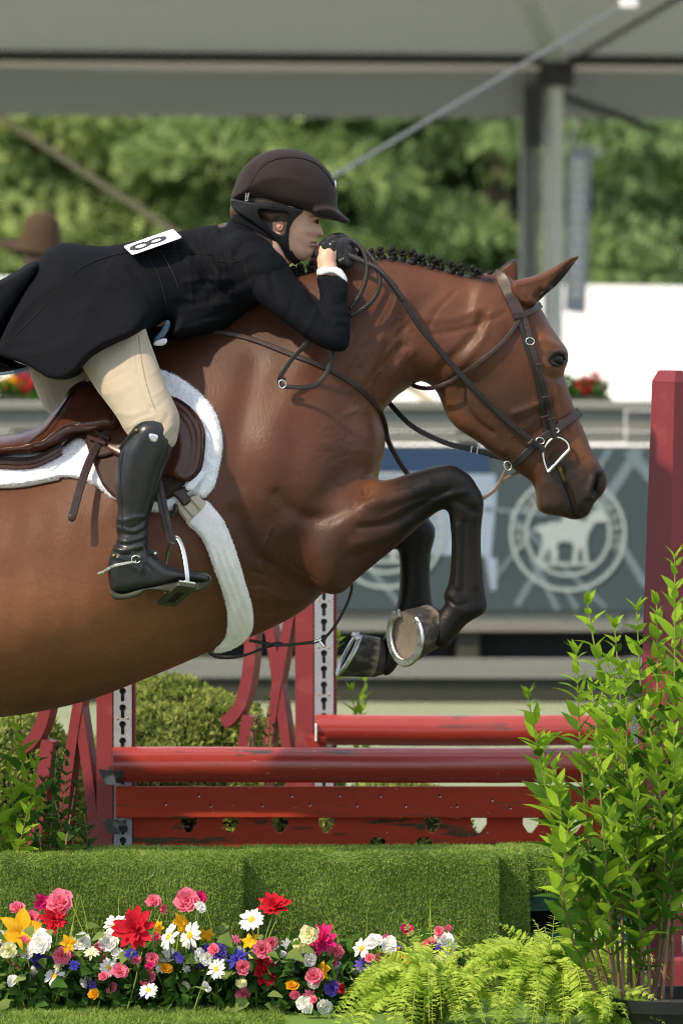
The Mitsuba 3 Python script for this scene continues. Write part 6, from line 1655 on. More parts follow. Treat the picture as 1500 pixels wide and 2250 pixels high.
def pole(label, x0, x1, py, r_px, Y, seed):
    k = thing('jump_pole', label, 'pole', 'red poles of the jump')
    a, b = at(x0, py, Y), at(x1, py, Y); r = per_px(Y) * r_px
    n = 60
    p = np.linspace(a, b, n); p[:, 2] += .0015 * np.sin(np.linspace(0, 6, n) + seed)
    sc = np.ones(n); sc[0] = .90; sc[-1] = .90
    p[1] = p[0] + (p[1] - p[0]) * .15
    m = sweep(p, circle(r, 32), normal=(0, 0, 1), scale=sc)
    m.vertices += (meshkit.noise(m.vertices * 22, seed)[:, None] - .5) * .0012
    obj('wood', m, 'm_red', k, smooth=40)
    return k, a, b, r


pf, fa, fb, fr = pole('scuffed red pole resting on the front wings above the plank', 246, 1405, 1681, 39, .76, 1)
pr_, ra, rb, rr_ = pole('scuffed red pole behind, higher than the front pole', 692, 1425, 1605, 34, 1.67, 2)
k = thing('plank', 'flat scuffed red plank hanging under the front pole', 'plank')
PY = .80
zt, zb = at(800, 1729, PY)[2], at(800, 1797, PY)[2]
xa, xb = at(254, 1760, PY)[0], at(1392, 1760, PY)[0]
m = box((xa + xb) / 2, PY, (zt + zb) / 2, xb - xa, .032, zt - zb, .003)
obj('board', m, 'm_board', k)
r = np.random.default_rng(6)
for i, x in enumerate((436, 363, 462, 575, 640, 680, 745, 783, 835, 890, 965, 1003, 1080, 1120, 1200)):
    y = (1747, 1766, 1770, 1769, 1748, 1767, 1747, 1769, 1748, 1770, 1748, 1770, 1757, 1774, 1752)[i]
    obj('nail_hole', ball_mesh(at(x, y, PY - .0162), .0028, 1, (.8, .4, 1.6)), 'm_dark', k)
    obj('chipped_rim', ball_mesh(at(x + 1.5, y + 3.5, PY - .0158), .0026, 1, (1, .25, .8)), 'm_white', k)
GY = .85
k = thing('gate_board', 'lower scuffed red board with a row of diamond cut-outs', 'jump board')
pts = poly_px([(292, 1790), (1396, 1790), (1396, 1905), (292, 1905)], GY, False)
for x in (415, 507, 616, 718, 950, 1052, 1166, 1262):
    pts = pts.difference(poly_px([(x - 18, 1780), (x + 17, 1780), (x + 17, 1812), (x + 3, 1831), (x - 6, 1831), (x - 18, 1812)], GY, False))
for x in (829, 932):
    pts = pts.difference(poly_px([(x - 18, 1870), (x - 18, 1848), (x - 10, 1839), (x + 10, 1839), (x + 18, 1848), (x + 18, 1870)], GY, False))
obj('board', extrude_xz(pts, GY - .017, GY + .017), 'm_board', k)


def cup(px0, py0, label, Y, flip=1, mat='m_cup', parent_label=None, s=1.0):
    k = thing('jump_cup', label, 'jump cup', 'cups that carry the poles')
    c = at(px0, py0, Y)
    a = np.linspace(math.pi * 1.02, math.pi * 1.98, 15)
    rr = .052 * s
    p = np.stack([a * 0, np.cos(a) * rr, np.sin(a) * rr * .75], 1) + c + [0, 0, .03]
    obj('cradle', sweep(p, flat(.045 * s, .006), normal=np.stack([a * 0, -np.cos(a), -np.sin(a)], 1)), mat, k, smooth=40)
    obj('plate', extrude_xz(Polygon([(c[0] - .045 * s, c[2] + .032), (c[0] - .004, c[2] + .024), (c[0] + .004, c[2] - .012), (c[0] - .026 * s, c[2] - .010)]), Y - .055, Y - .048), mat, k)
    obj('pin', tube([c + [0.0, .05, 0], c + [0, .0, 0]], .008, 8), 'm_cup', k, smooth=40)
    return k


cup(254, 1712, 'grey metal cup under the left end of the front pole', .76)
cup(262, 1820, 'grey metal cup holding the left end of the lower red board', .80)
cup(1380, 1712, 'grey metal cup under the right end of the front pole', .76)
k = cup(700, 1638, 'red painted cup under the left end of the rear pole', 1.67, mat='m_red')
obj('rim', box(*at(694, 1610, 1.62), .006, .02, .05, .001), 'm_white', k)
k = thing('jump_upright', 'short maroon upright that carries the right ends of the poles behind the shrub', 'post')
obj('post', box(*(at(1428, 2000, .85) * [1, 1, 0] + [0, 0, .36]), .055, .07, .72, .005), 'm_maroon', k)
obj('strip', box(*(at(1392, 2000, .82) * [1, 1, 0] + [0, 0, .36]), .022, .005, .70, .001), 'm_strip', k)
obj('post', box(*(at(1445, 2000, 1.72) * [1, 1, 0] + [0, 0, .40]), .055, .07, .80, .005), 'm_maroon', k)
obj('foot', box(*(at(1415, 2000, 1.28) * [1, 1, 0] + [0, 0, .03]), .07, 1.1, .06, .005), 'm_maroon', k)

# ---------------------------------------------------------------- boxes covered with artificial turf
BLADE = trimesh.Trimesh([[0, -.5, 0], [0, .5, 0], [.55, -.36, .06], [.55, .36, .06], [1, 0, .28]], [[0, 1, 3], [0, 3, 2], [2, 3, 4]], process=False)


def turf(mesh, n, L, w, seed, droop, mat, parent, jit=.65, name='grass_pile'):
    r = np.random.default_rng(seed)
    p, fi = trimesh.sample.sample_surface(mesh, n, seed=seed)
    nn = mesh.face_normals[fi]
    flow = np.stack([meshkit.fbm(p * 7, 2, seed) - .5, meshkit.fbm(p * 7, 2, seed + 5) - .5, meshkit.fbm(p * 7, 2, seed + 9) - .5], 1) * 1.6
    d = nn * .75 + unit(n, r) * jit + droop + flow
    M = orient(d, r.uniform(0, 6.28, n), np.ones(n), p - nn * .001)
    M[:, :3, 0] *= (L * r.uniform(.55, 1.25, n))[:, None]; M[:, :3, 1] *= w; M[:, :3, 2] *= L
    M[:, :3, 2] *= np.where(M[:, 2, 2] > 0, -1, 1)[:, None]
    half = r.random(n) < .82
    obj(name, scatter_mesh(BLADE, M[half]), mat, parent, kind='stuff')
    obj(name, scatter_mesh(BLADE, M[~half]), 'm_turf_pale', parent, kind='stuff')


def rounded_box(x0, x1, y0, y1, z1, r=.028, z0=0.0):
    pl = Polygon([(y0 + r, z0), (y1 - r, z0), (y1 - r, z1 - r), (y0 + r, z1 - r)]).buffer(r, 6)
    pl = pl.intersection(Polygon([(y0 - 1, z0), (y1 + 1, z0), (y1 + 1, 9), (y0 - 1, 9)]))
    m = trimesh.creation.extrude_polygon(pl, x1 - x0, engine='earcut')
    v = m.vertices.copy()
    m.vertices = np.stack([x0 + v[:, 2], v[:, 0], v[:, 1]], 1)
    if m.volume < 0:
        m.invert()
    return m


TZ = at(400, 1864, .15)[2]
kb = []
for (xa_, xb_, y0, y1, dz, n, lab) in ((0, 527, -.10, .19, 0, 80000, 'left box covered with bright green artificial turf under the jump'), (533, 1088, -.035, .20, .002, 85000, 'middle box covered with artificial turf, half in the horse\'s shadow')):
    k = thing('turf_box', lab, 'turf box', 'turf covered boxes under the jump')
    X0_, X1_ = at(xa_, 1900, y0)[0], at(xb_, 1900, y0)[0]
    bm_ = rounded_box(X0_, X1_, y0, y1, TZ + dz)
    bm_ = bm_.subdivide_to_size(.05)
    obj('core', bm_, 'm_turf_base', k, smooth=40)
    vis_ = (bm_.face_normals[:, 1] < .3) & (bm_.face_normals[:, 2] > -.5) & (bm_.triangles_center[:, 2] > .02)
    turf(bm_.submesh([np.nonzero(vis_)[0]], append=True, repair=False), n, .0125, .0023, 60 + len(kb), np.array([0, 0, -.42]), 'm_turf', k)
    kb.append(k)
k = thing('turf_box', 'far right turf topped box with an open dark green base', 'turf box', 'turf covered boxes under the jump')
X0_, X1_ = at(1092, 1900, .08)[0], at(1420, 1900, .08)[0]
top = rounded_box(X0_, X1_, .06, .26, TZ + .0, .03, z0=TZ - .10)
side = rounded_box(X0_, X0_ + .075, .045, .255, TZ - .005, .02, z0=.0)
top, side = top.subdivide_to_size(.05), side.subdivide_to_size(.05)
obj('core', cat_mesh([top]), 'm_turf_base', k, smooth=40); obj('core', side, 'm_turf_base', k, smooth=40)
both = cat_mesh([top, side]); vis_ = (both.face_normals[:, 1] < .5) & (both.face_normals[:, 2] > -.6) & (both.triangles_center[:, 2] > .02)
turf(both.submesh([np.nonzero(vis_)[0]], append=True, repair=False), 46000, .014, .0023, 71, np.array([0, 0, -.35]), 'm_turf', k, jit=.8)
gb = extrude_xz(Polygon([(X0_ + .078, 0), (X1_, 0), (X1_, TZ - .11), (X0_ + .078, TZ - .11)]).difference(poly_px([(1150, 2004), (1240, 2000), (1240, 2048), (1150, 2054)], .10, False)), .10, .12)
obj('base', gb, 'm_green_box', k); obj('base_back', box((X0_ + X1_) / 2, .24, .17, X1_ - X0_, .02, .3), 'm_dark', k)
# turf carpet under the flowers
k = thing('turf_mat', 'strip of pale artificial turf lying before the flowers', 'turf mat')
cx0, cx1 = at(-250, 2230, -.5)[0], at(1700, 2230, -.5)[0]
gm_ = sheet([(cx0, -1.3, .006), (cx1, -1.3, .006), (cx1, .55, .006), (cx0, .55, .006)], 10)
if gm_.face_normals[0, 2] < 0:
    gm_.invert()
obj('backing', gm_, 'm_turf_base', k)
fr_m = sheet([(cx0, -.62, .006), (at(620, 2230, -.5)[0], -.62, .006), (at(620, 2230, -.5)[0], -.10, .006), (cx0, -.10, .006)], 8)
if fr_m.face_normals[0, 2] < 0:
    fr_m.invert()
turf(fr_m, 45000, .022, .0024, 80, np.array([0, 0, .0]), 'm_turf', k, jit=.7)
# ---------------------------------------------------------------- hedge mounds, shrubs, ferns and flowers
def bush(label, px, py, Y, rx_px, ry_px, ry, seed, n=14000, leaf=.017, mat='m_box'):
    k = thing('boxwood_bush', label, 'bush')
    r = np.random.default_rng(seed)
    c = at(px, py, Y); s = per_px(Y)
    u = unit(n, r)
    rad = 1 + .24 * (meshkit.fbm(u * 2.6 + seed, 3) - .5) * 2 - np.abs(r.normal(size=n)) * .05
    p = c + u * np.array([rx_px * s, ry, ry_px * s]) * rad[:, None]
    ok = (p[:, 2] > .01) & (u[:, 1] < .6)
    lf = leaf_mesh(1, .55, .2, .1, 2)
    d = u[ok] * .8 + unit(ok.sum(), r) * .9 + [0, 0, .25]
    obj('leaves', scatter_mesh(lf, orient(d, r.uniform(0, 6.28, ok.sum()), leaf * r.uniform(.7, 1.3, ok.sum()), p[ok])), mat, k, kind='stuff')
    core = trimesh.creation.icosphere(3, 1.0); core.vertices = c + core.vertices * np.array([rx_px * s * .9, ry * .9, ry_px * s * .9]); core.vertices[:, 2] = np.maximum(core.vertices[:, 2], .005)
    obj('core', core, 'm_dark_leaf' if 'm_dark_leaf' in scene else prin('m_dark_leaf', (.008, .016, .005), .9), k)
    for i in range(5):
        a = i * 1.26
        obj('stem', tube([c * [1, 1, 0] + [.02 * math.cos(a), .02 * math.sin(a), 0], c + [.5 * rx_px * s * math.cos(a), .5 * ry * math.sin(a), 0]], .006, 6), 'm_stem', k, smooth=True)


bush('tall clipped boxwood mound behind the red poles, left of and beyond the back wing', 400, 1740, 2.25, 225, 238, .30, 1, 30000, .021)
bush('broad boxwood mound behind the legs of the back wing', 590, 1775, 2.35, 170, 180, .22, 6, 14000, .020)
bush('low boxwood mound just right of the front wing, below the tall mound', 395, 1810, 1.12, 190, 145, .16, 2, 14000, .017)
bush('boxwood mound between the two left wing legs', 40, 1760, 1.45, 160, 190, .22, 3, 12000, .020)
bush('boxwood mound just behind the gate board, right of centre', 870, 1850, 1.2, 180, 130, .16, 4, 9000, .017)

LEAFS = [leaf_mesh(1, .36, .32, c, 5, blunt=b) for c, b in ((.18, .62), (.32, .55), (.05, .6), (.45, .58))]


def shrub(name, label, cat, stems, matset, leaf_L, pitch, seed, cap=300, group=None, pot=None, spread=1.0):
    """Upright stems with pairs of leaves; the leaves that show largest are parts, the rest one mass. stems: (root xyz, tip xyz)."""
    k = thing(name, label, cat, group)
    r = np.random.default_rng(seed)
    items = []
    for root, tip, first in stems:
        root, tip = np.asarray(root, float), np.asarray(tip, float)
        L = np.linalg.norm(tip - root)
        mid = (root + tip) / 2 + np.array([r.normal() * .03, r.normal() * .03, 0])
        path = spline(np.array([root, mid, tip]), .012)
        n = len(path)
        tt = np.linspace(0, 1, n)
        obj('stem', sweep(path, circle(.0038, 6), scale=1.15 - .75 * tt), 'm_stem_mix' if 'm_stem_mix' in scene else prin('m_stem_mix', lambda p, nn, uv: mix((.17, .105, .06), (.20, .26, .06), smoothstep(.35, .75, p.z)), .7), k, smooth=True)
        s = first * L
        ph = r.uniform(0, 6.28)
        while s < L:
            f = s / L
            c = path[min(n - 1, int(f * (n - 1)))]
            t = path[min(n - 1, int(f * (n - 1)) + 1)] - path[max(0, int(f * (n - 1)) - 1)]
            t = t / (np.linalg.norm(t) + 1e-9)
            size = leaf_L * (1.0 - .45 * f ** 6) * r.uniform(.78, 1.18) * (.75 + .25 * min(1, (L - s) / .08))
            for side in (0, math.pi):
                a = ph + side + r.normal() * .25
                out = np.array([math.cos(a), math.sin(a), 0])
                d = out * spread + t * r.uniform(.85, 1.5) + [0, 0, r.normal() * .1]
                items.append((c, d, size, f))
            ph += math.pi / 2 + r.normal() * .3
            s += pitch * r.uniform(.8, 1.2)
        for j in range(4):
            a = r.uniform(0, 6.28)
            items.append((tip, np.array([math.cos(a) * .5, math.sin(a) * .5, 1.2]), leaf_L * .55, 1.0))
    order = np.argsort([x[0][1] - .4 * x[2] for x in items])
    dicts = {}
    rest = {m: [] for m in matset}
    for rank, i in enumerate(order):
        c, d, size, f = items[i]
        x = d / np.linalg.norm(d)
        up = np.array([0, 0, 1.0]); z = up - x * (up @ x); z /= np.linalg.norm(z) + 1e-9
        y = np.cross(z, x); roll = r.normal() * .6
        z2 = z * math.cos(roll) + y * math.sin(roll); y2 = np.cross(z2, x)
        M = mat4(np.stack([x, y2, z2], 1), c, size)
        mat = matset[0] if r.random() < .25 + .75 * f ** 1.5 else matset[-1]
        if rank < cap:
            v = int(r.integers(len(LEAFS)))
            dd = dicts.setdefault((v, mat), None)
            if dd is None:
                dd = dicts[(v, mat)] = mikit.ply(LEAFS[v], mat, smooth=True)
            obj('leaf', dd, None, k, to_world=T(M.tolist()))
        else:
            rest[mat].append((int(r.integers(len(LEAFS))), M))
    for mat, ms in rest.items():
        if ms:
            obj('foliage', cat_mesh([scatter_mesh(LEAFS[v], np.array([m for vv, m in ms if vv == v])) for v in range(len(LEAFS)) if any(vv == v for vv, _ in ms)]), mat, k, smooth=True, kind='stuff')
    return k


# potted shrub at the right
r = np.random.default_rng(31)
PX, PYd = at(1425, 2190, -.95), -.95
stems = []
for (tx, ty, Yt) in ((1290, 1330, .02), (1160, 1535, -.05), (1398, 1345, .03), (1482, 1232, -.05), (1266, 1440, -.10), (1442, 1330, .08), (1335, 1455, -.16), (1215, 1690, -.16), (1375, 1500, -.2), (1500, 1400, -.14), (1190, 1640, .08), (1550, 1380, 0), (1420, 1560, -.22), (1310, 1640, -.2), (1480, 1620, -.22), (1350, 1380, .12), (1600, 1500, -.1), (1250, 1800, -.22), (1390, 1720, -.25), (1300, 1520, .12), (1460, 1480, .1), (1340, 1800, -.26)):
    rx_ = 1425 + (tx - 1425) * .38 + r.normal() * 14
    stems.append((at(rx_, 2195, PYd + r.uniform(-.09, .09)), at(tx, ty, Yt - .93), r.uniform(.14, .30) if ty < 1700 else .2))
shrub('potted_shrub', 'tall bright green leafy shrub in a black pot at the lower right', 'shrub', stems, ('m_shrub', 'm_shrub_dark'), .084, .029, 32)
pc = at(1470, 2215, -.95)
k = thing('plant_pot', 'black plastic pot at the lower right corner under the tall shrub', 'pot')
prof = np.array([[.001, .0], [.125, .0], [.150, .19], [.165, .192], [.168, .222], [.158, .222], [.150, .205], [.140, .185], [.001, .18]])
pm_ = trimesh.creation.revolve(prof, sections=48)
if pm_.volume < 0:
    pm_.invert()
zt = at(1425, 2203, -1.11)[2]
pm_.apply_translation([pc[0], pc[1], zt - .222]); pm_.vertices[:, 2] = np.maximum(pm_.vertices[:, 2], .003)
obj('pot', pm_, 'm_pot', k, smooth=40)
obj('soil', box(pc[0], pc[1], zt - .03, .18, .18, .012, .004), 'm_bark', k)
# plants at the left
st2 = [(at(40 + i * 6, 1990, .12 + .05 * (i % 2)), at(x, y, Yt), .25) for i, (x, y, Yt) in enumerate(((45, 1575, .10), (-10, 1640, .05), (20, 1700, .0), (75, 1690, .02), (-40, 1600, .15), (60, 1790, -.02)))]
shrub('leafy_shrub', 'bright green leafy shrub at the left edge behind the turf box', 'shrub', st2, ('m_shrub', 'm_shrub_dark'), .080, .030, 33, cap=120)
st3 = [(at(105 + i * 5, 1990, .06 + .04 * (i % 3)), at(x, y, Yt), .2) for i, (x, y, Yt) in enumerate(((125, 1650, .08), (150, 1665, .02), (95, 1720, .0), (165, 1730, .05), (120, 1760, -.02), (185, 1790, .0), (80, 1800, .0)))]
shrub('leafy_shrub', 'darker blue green shrub just left of the front wing', 'shrub', st3, ('m_shrub_blue', 'm_shrub_dark'), .052, .024, 34, cap=120)
st4 = [(at(560 + i * 4, 1850, 1.5), at(x, y, 1.5), .2) for i, (x, y) in enumerate(((570, 1555), (592, 1540), (555, 1610), (600, 1600)))]
shrub('leafy_shrub', 'small dark shrub inside the legs of the back wing', 'shrub', st4, ('m_shrub_blue', 'm_shrub'), .034, .026, 35, cap=60)
st5 = [(at(805, 1900, 2.0), at(805, 1488, 2.0), .45), (at(800, 1900, 2.0), at(745, 1400, 2.0), .5), (at(800, 1900, 2.0), at(770, 1520, 2.0), .4)]
shrub('leafy_shrub', 'young green shoots showing above the rear pole under the hooves', 'shrub', st5, ('m_shrub', 'm_shrub'), .062, .030, 36, cap=120)


# ferns
def frond(root, tip, rise, Lp, seed, n=26):
    r = np.random.default_rng(seed)
    root, tip = np.asarray(root, float), np.asarray(tip, float)
    mid = (root + tip) / 2 + [0, 0, rise]
    p = spline(np.array([root, mid, tip]), .006)
    n = max(16, int(len(p) * .006 / .0095))
    ms = [sweep(p, circle(.0016, 5), scale=np.linspace(1, .4, len(p)))]
    t = np.gradient(p, axis=0); t /= np.linalg.norm(t, axis=1, keepdims=True)
    lf = leaf_mesh(1, .46, .1, .12, 3, wave=.3)
    dirs, pos, sc = [], [], []
    hintn = unit(1, r)[0] * .35 + [0, -.55, .75]
    for i in range(n):
        f = (i + 1.5) / (n + 1.5)
        j = min(len(p) - 1, int(f * len(p)))
        b = np.cross(t[j], hintn); b /= np.linalg.norm(b)
        size = Lp * (math.sin(math.pi * min(1, f * .96 + .06) ** .75) ** .8 + .10)
        for s in (-1, 1):
            dirs.append(b * s + t[j] * .38 + unit(1, r)[0] * .12); pos.append(p[j]); sc.append(size * r.uniform(.85, 1.1))
    M = orient(np.array(dirs), r.normal(size=len(pos)) * .3, np.array(sc), np.array(pos))
    ms.append(scatter_mesh(lf, M))
    return cat_mesh(ms)


def fern(label, root_px, Y, tips, seed, Lp=.030):
    k = thing('fern', label, 'fern')
    r = np.random.default_rng(seed)
    tips = list(tips) + [(x + r.normal() * 45, y + abs(r.normal()) * 45 + 12, dY + r.normal() * .06) for x, y, dY in tips] + [(x + r.normal() * 95, y + abs(r.normal()) * 60 - 5, dY - .06 + r.normal() * .06) for x, y, dY in tips]
    for i, (x, y, dY) in enumerate(tips):
        rt = at(root_px[0] + (x - root_px[0]) * .12 + r.normal() * 10, root_px[1] + r.uniform(-10, 25), Y + r.uniform(-.04, .04))
        tp = at(x, y, Y + dY)
        for q_ in range(1):
         obj('frond', frond(rt, tp, .03 + .22 * np.linalg.norm((tp - rt)[:2]), Lp * r.uniform(.8, 1.15), seed * 50 + i), 'm_fern', k, smooth=True)


r = np.random.default_rng(77)
T1 = [(1150, 2246, -.36), (1240, 2252, -.38), (1080, 2215, -.30), (1310, 2246, -.34), (1190, 2215, -.36), (1270, 2225, -.34), (1220, 1985, -.05), (1330, 2035, -.12), (1150, 2050, -.02), (1095, 2030, .0), (1060, 2070, -.1), (1170, 2020, .05), (1265, 2050, -.15), (1400, 2170, -.1), (1440, 2180, .0), (1380, 2225, -.22), (1300, 2200, -.28), (1210, 2240, -.3), (1120, 2230, -.3), (1350, 2120, -.2), (1240, 2100, -.25), (1160, 2120, -.25), (1080, 2130, -.2), (1290, 2140, -.28), (1420, 2140, -.08), (1030, 2140, -.15), (1180, 2180, -.33), (1330, 2070, .05), (1250, 2020, .02), (1390, 2100, .05)]
fern('bright yellow green fern at the foot of the potted shrub', (1220, 2215), -.62, T1, 3, .034)
T2 = [(800, 2245, -.28), (860, 2252, -.34), (930, 2255, -.36), (1000, 2248, -.36), (1060, 2245, -.34), (970, 2240, -.38), (880, 2010, .0), (945, 2000, .02), (1025, 2040, .0), (830, 2090, -.05), (780, 2180, -.15), (740, 2215, -.18), (720, 2240, -.2), (850, 2220, -.25), (900, 2160, -.22), (960, 2120, -.2), (1010, 2100, -.15), (890, 2080, -.1), (950, 2220, -.3), (1000, 2170, -.28), (820, 2150, -.2), (985, 2060, -.02), (1050, 2200, -.28)]
fern('yellow green fern spreading left among the flowers', (950, 2235), -.58, T2, 4, .031)
# a low fringe of ferns still farther right
fern('yellow green fern in front of the black pot', (1330, 2262), -1.0, [(1440, 2215, -.05), (1390, 2200, .0), (1300, 2180, -.05), (1250, 2215, -.1), (1460, 2250, -.1), (1350, 2190, -.1)], 5, .028)

# flowers: bunches of artificial blooms; every petal its own piece
PET = {}


def petal(kind, color):
    if (kind, color) not in PET:
        sh = {'dahlia': leaf_mesh(1, .40, .30, -.12, 5, blunt=1.35), 'daisy': leaf_mesh(1, .36, .10, .10, 5, blunt=1.9), 'carnation': leaf_mesh(1, .85, .2, -.2, 5, wave=.5, blunt=2.0), 'lily': leaf_mesh(1, .60, .25, .38, 6, blunt=1.1), 'iris': leaf_mesh(1, .36, .2, .12, 5, blunt=1.3), 'tulip': leaf_mesh(1, .60, .5, -.35, 5, blunt=1.2)}[kind]
        PET[kind, color] = mikit.ply(sh, f'm_petal_{color}', smooth=True)
    return PET[kind, color]


DISC = None


def bloom(bunch, kind, color, px, py, Y, r_px, face, seed):
    """A flower head of r_px pixels that looks along face."""
    global DISC
    r = np.random.default_rng(seed)
    c = at(px, py, Y); R = r_px * per_px(Y) * r.uniform(1.08, 1.32)
    Fm = frame(face)
    hk = key_of(f'{bunch}__{kind}')
    heart = trimesh.creation.icosphere(2, 1.0)
    sc_h = {'dahlia': .20, 'daisy': .30, 'carnation': .35, 'lily': .14, 'iris': .18, 'tulip': .3}[kind]
    heart.vertices = c + (heart.vertices * [sc_h * R, sc_h * R, sc_h * R * .55]) @ Fm.T
    scene[hk] = mikit.ply(heart, 'm_disc' if kind == 'daisy' else f'm_petal_{color}', smooth=True)
    rings = {'dahlia': ((11, 1.0, .12), (10, .82, .45), (8, .60, .85), (5, .40, 1.25)), 'daisy': ((15, 1.0, .02),), 'carnation': ((9, 1.0, .15), (8, .85, .55), (7, .7, .95), (5, .5, 1.3)), 'lily': ((6, 1.0, .55), (3, .55, .9)), 'iris': ((9, 1.0, .05), (8, .8, .5), (5, .5, 1.0)), 'tulip': ((5, 1.0, 1.15), (4, .85, 1.25))}[kind]
    for n, ln, el in rings:
        a0 = r.uniform(0, 6.28)
        for i in range(n):
            a = a0 + i * 2 * math.pi / n + r.normal() * .10
            e = el + r.normal() * .12
            x = np.array([math.cos(a) * math.cos(e), math.sin(a) * math.cos(e), math.sin(e)])
            up = np.array([-math.cos(a) * math.sin(e), -math.sin(a) * math.sin(e), math.cos(e)])
            M = np.stack([x, np.cross(up, x), up], 1)
            obj('petal', petal(kind, color), None, hk, to_world=T(mat4(Fm @ M, c + Fm @ np.array([0, 0, .08 * R]), R * ln * r.uniform(.9, 1.08)).tolist()))
    return c


GREEN = [leaf_mesh(1, .95, .15, .25, 5, blunt=.42, wave=.15), leaf_mesh(1, .60, .2, .3, 5, blunt=.5), leaf_mesh(1, .75, .1, .15, 5, blunt=.4)]
bunches = {}


def bunch(label, px, seed, blooms, x_range, greens=80, pale=38):
    k = thing('flower_bunch', label, 'flowers', None)
    r = np.random.default_rng(seed)
    root = at(px, 2215, -.30)
    for i, (kind, color, x, y, rp) in enumerate(blooms):
        Y = -.38 + r.uniform(-.07, .07) + (2120 - y) * .0006
        face = np.array([r.normal() * .55, -1.0, .55 + r.normal() * .45])
        c = bloom(k, kind, color, x, y, Y, rp, face, seed * 100 + i)
        b = root + [(c[0] - root[0]) * .4, r.normal() * .03, -root[2] + .02]
        obj('stem', tube([b, (b + c) / 2 + [r.normal() * .01, .02, .02], c - np.array([0, -.006, .006])], .0022, 5, .03), 'm_stem_green', k, smooth=True)
    for i in range(11):                                    # small filler heads between the large ones
        x, y = r.uniform(*x_range), r.uniform(2055, 2190)
        bloom(k, ('carnation', 'carnation', 'iris')[i % 3], ('pink', 'white', 'purple', 'cream', 'white', 'yellow', 'pink')[int(r.integers(7))], x, y, -.33 + r.uniform(-.06, .04), r.uniform(9, 17), np.array([r.normal() * .6, -1.0, .5 + r.normal() * .5]), seed * 100 + 50 + i)
    for i in range(greens):
        x = r.uniform(*x_range); y = 2030 + 200 * r.random() ** .8
        c = at(x, y, -.30 + r.uniform(-.10, .12))
        d = np.array([r.normal() * .8, -.7 + r.normal() * .4, -.15 + r.normal() * .5]); d /= np.linalg.norm(d)
        z = np.array([r.normal() * .3, -.6, .8]); z -= d * (z @ d); z /= np.linalg.norm(z)
        M = mat4(np.stack([d, np.cross(z, d), z], 1), c, r.uniform(.030, .052))
        key = ('g', i % 3, i < pale)
        if key not in PET:
            PET[key] = mikit.ply(GREEN[i % 3], 'm_ivy_pale' if i < pale else 'm_ivy', smooth=True)
        obj('leaf', PET[key], None, k, to_world=T(M.tolist()))
    for i in range(5):                                     # grass blades sticking out
        x = r.uniform(*x_range); c = at(x, 2180, -.25); tp = at(x + r.normal() * 35, r.uniform(1960, 2060), -.24)
        p = spline(np.array([c, (c + tp) / 2 + [r.normal() * .012, 0, .01], tp]), .012)
        obj('blade', sweep(p, flat(.0055, .0008), normal=(0, -1, .2), scale=np.linspace(1, .15, len(p))), 'm_fern', k)
    # a dark leafy mass inside
    n = 620
    pos = np.stack([r.uniform(at(x_range[0], 2100, -.25)[0], at(x_range[1], 2100, -.25)[0], n), r.uniform(-.36, -.12, n), r.uniform(.0, .17, n) * (1 - .3 * r.random(n))], 1)
    obj('foliage', scatter_mesh(GREEN[1], orient(unit(n, r) + [0, -.3, .1], r.uniform(0, 6.28, n), r.uniform(.024, .048, n), pos)), 'm_ivy', k, smooth=True, kind='stuff')


D, Y_, C, L_, I_, U = 'dahlia', 'daisy', 'carnation', 'lily', 'iris', 'tulip'
bunch('flower bunch at the left edge with an orange yellow lily and pink heads', 85, 1, [(L_, 'yellow', 42, 2054, 44), (C, 'pink', 134, 1990, 26), (D, 'magenta', 90, 1984, 20), (D, 'red', 119, 2022, 30), (C, 'pink', 38, 2000, 15), (C, 'pink', 70, 2022, 18), (C, 'white', 96, 2074, 24), (C, 'cream', 22, 2086, 18), (I_, 'blue', 88, 2105, 22), (C, 'pink', 136, 2102, 18), (Y_, 'white', 119, 2146, 20), (C, 'pink', 36, 2116, 15), (L_, 'yellow', 150, 2074, 20), (I_, 'blue', 163, 2122, 14), (C, 'white', 182, 2070, 18), (C, 'white', 4, 2060, 14), (I_, 'blue', -6, 2088, 16)], (-30, 200))
bunch('flower bunch topped by one large red flower beside white daisies', 270, 2, [(D, 'red', 298, 2044, 42), (Y_, 'white', 256, 2034, 24), (C, 'white', 240, 2072, 22), (Y_, 'white', 238, 2127, 18), (C, 'pink', 263, 2138, 18), (C, 'pink', 242, 2170, 12), (I_, 'blue', 288, 2098, 14), (C, 'pink', 338, 1985, 17), (C, 'pink', 356, 1998, 9), (Y_, 'white', 326, 2178, 20)], (200, 330), 26)
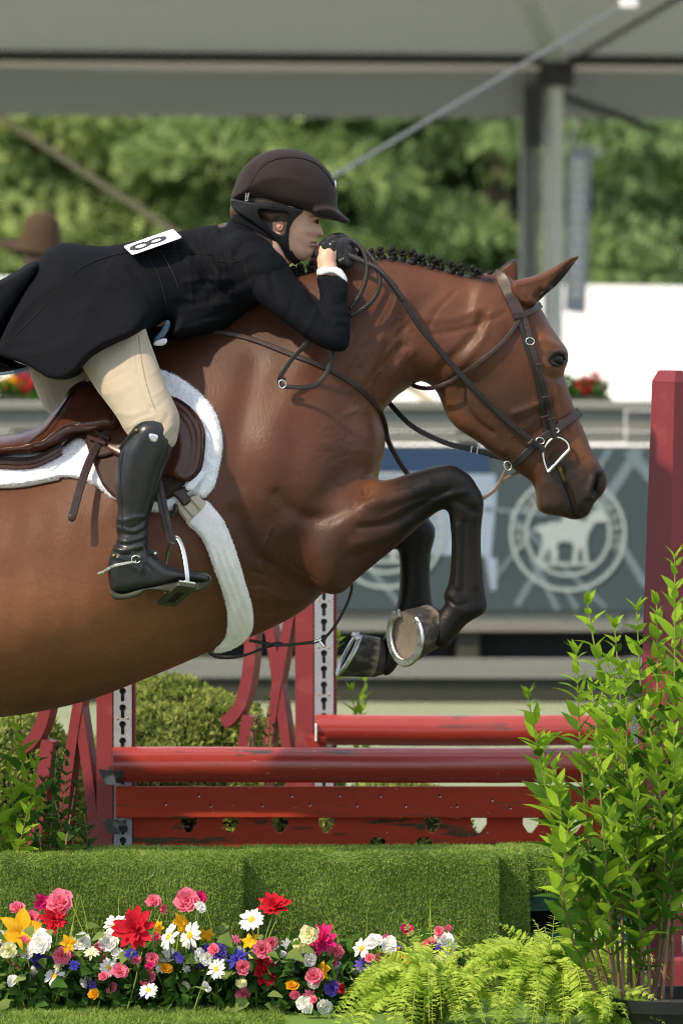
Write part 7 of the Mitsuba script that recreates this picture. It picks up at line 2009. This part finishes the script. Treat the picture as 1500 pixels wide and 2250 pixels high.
bunch('flower bunch with two open white daisies over yellow blooms', 400, 3, [(Y_, 'white', 372, 2060, 25), (Y_, 'white', 418, 2056, 29), (C, 'pink', 413, 1983, 25), (C, 'magenta', 436, 1976, 17), (C, 'white', 438, 1996, 13), (L_, 'yellow', 392, 2030, 22), (L_, 'yellow', 350, 2040, 16), (L_, 'yellow', 451, 2050, 18), (I_, 'blue', 448, 2104, 27), (Y_, 'white', 351, 2120, 22), (C, 'pink', 335, 2108, 14), (C, 'pink', 470, 2090, 14), (Y_, 'white', 476, 2130, 22), (U, 'white', 458, 2175, 20), (C, 'pink', 345, 2060, 10), (C, 'magenta', 330, 2125, 9)], (320, 490), 30)
bunch('flower bunch with red blooms one above the other and a blue flower between', 570, 4, [(D, 'red', 604, 1996, 36), (Y_, 'white', 553, 2022, 24), (D, 'red', 577, 2136, 38), (I_, 'blue', 522, 2110, 26), (L_, 'yellow', 552, 2072, 20), (C, 'pink', 576, 2088, 18), (C, 'pink', 595, 2072, 15), (C, 'white', 611, 2094, 17), (C, 'pink', 530, 2128, 16), (I_, 'purple', 638, 2112, 30), (C, 'white', 600, 2110, 10)], (480, 640), 26)
bunch('flower bunch with one large crimson flower before the shaded turf box', 705, 5, [(D, 'magenta', 710, 2068, 36), (C, 'cream', 681, 2054, 18), (C, 'cream', 660, 2078, 17), (C, 'pink', 738, 2092, 17), (C, 'pink', 688, 2149, 20), (L_, 'yellow', 712, 2137, 22), (U, 'red', 750, 2178, 22), (C, 'white', 674, 2206, 20), (C, 'white', 710, 2210, 16), (C, 'pink', 648, 2185, 11), (C, 'pink', 690, 2200, 9), (C, 'white', 668, 2100, 12)], (630, 780), 30, 10)
bunch('flower bunch half hidden by the ferns with white daisies and a magenta flower', 900, 6, [(Y_, 'white', 987, 2088, 24), (C, 'white', 972, 2070, 18), (C, 'pink', 967, 2048, 12), (C, 'magenta', 892, 2048, 17), (C, 'white', 858, 2080, 20), (C, 'pink', 848, 2066, 12), (Y_, 'white', 906, 2152, 26), (C, 'white', 878, 2142, 20), (L_, 'yellow', 898, 2110, 22), (C, 'pink', 812, 2108, 10), (C, 'pink', 984, 2040, 8), (C, 'white', 822, 2072, 16), (C, 'pink', 838, 2110, 17), (L_, 'yellow', 872, 2100, 18), (I_, 'purple', 800, 2120, 20), (Y_, 'white', 795, 2085, 18), (C, 'pink', 940, 2075, 16), (C, 'white', 930, 2110, 15), (C, 'cream', 780, 2140, 14)], (780, 1010), 34, 12)
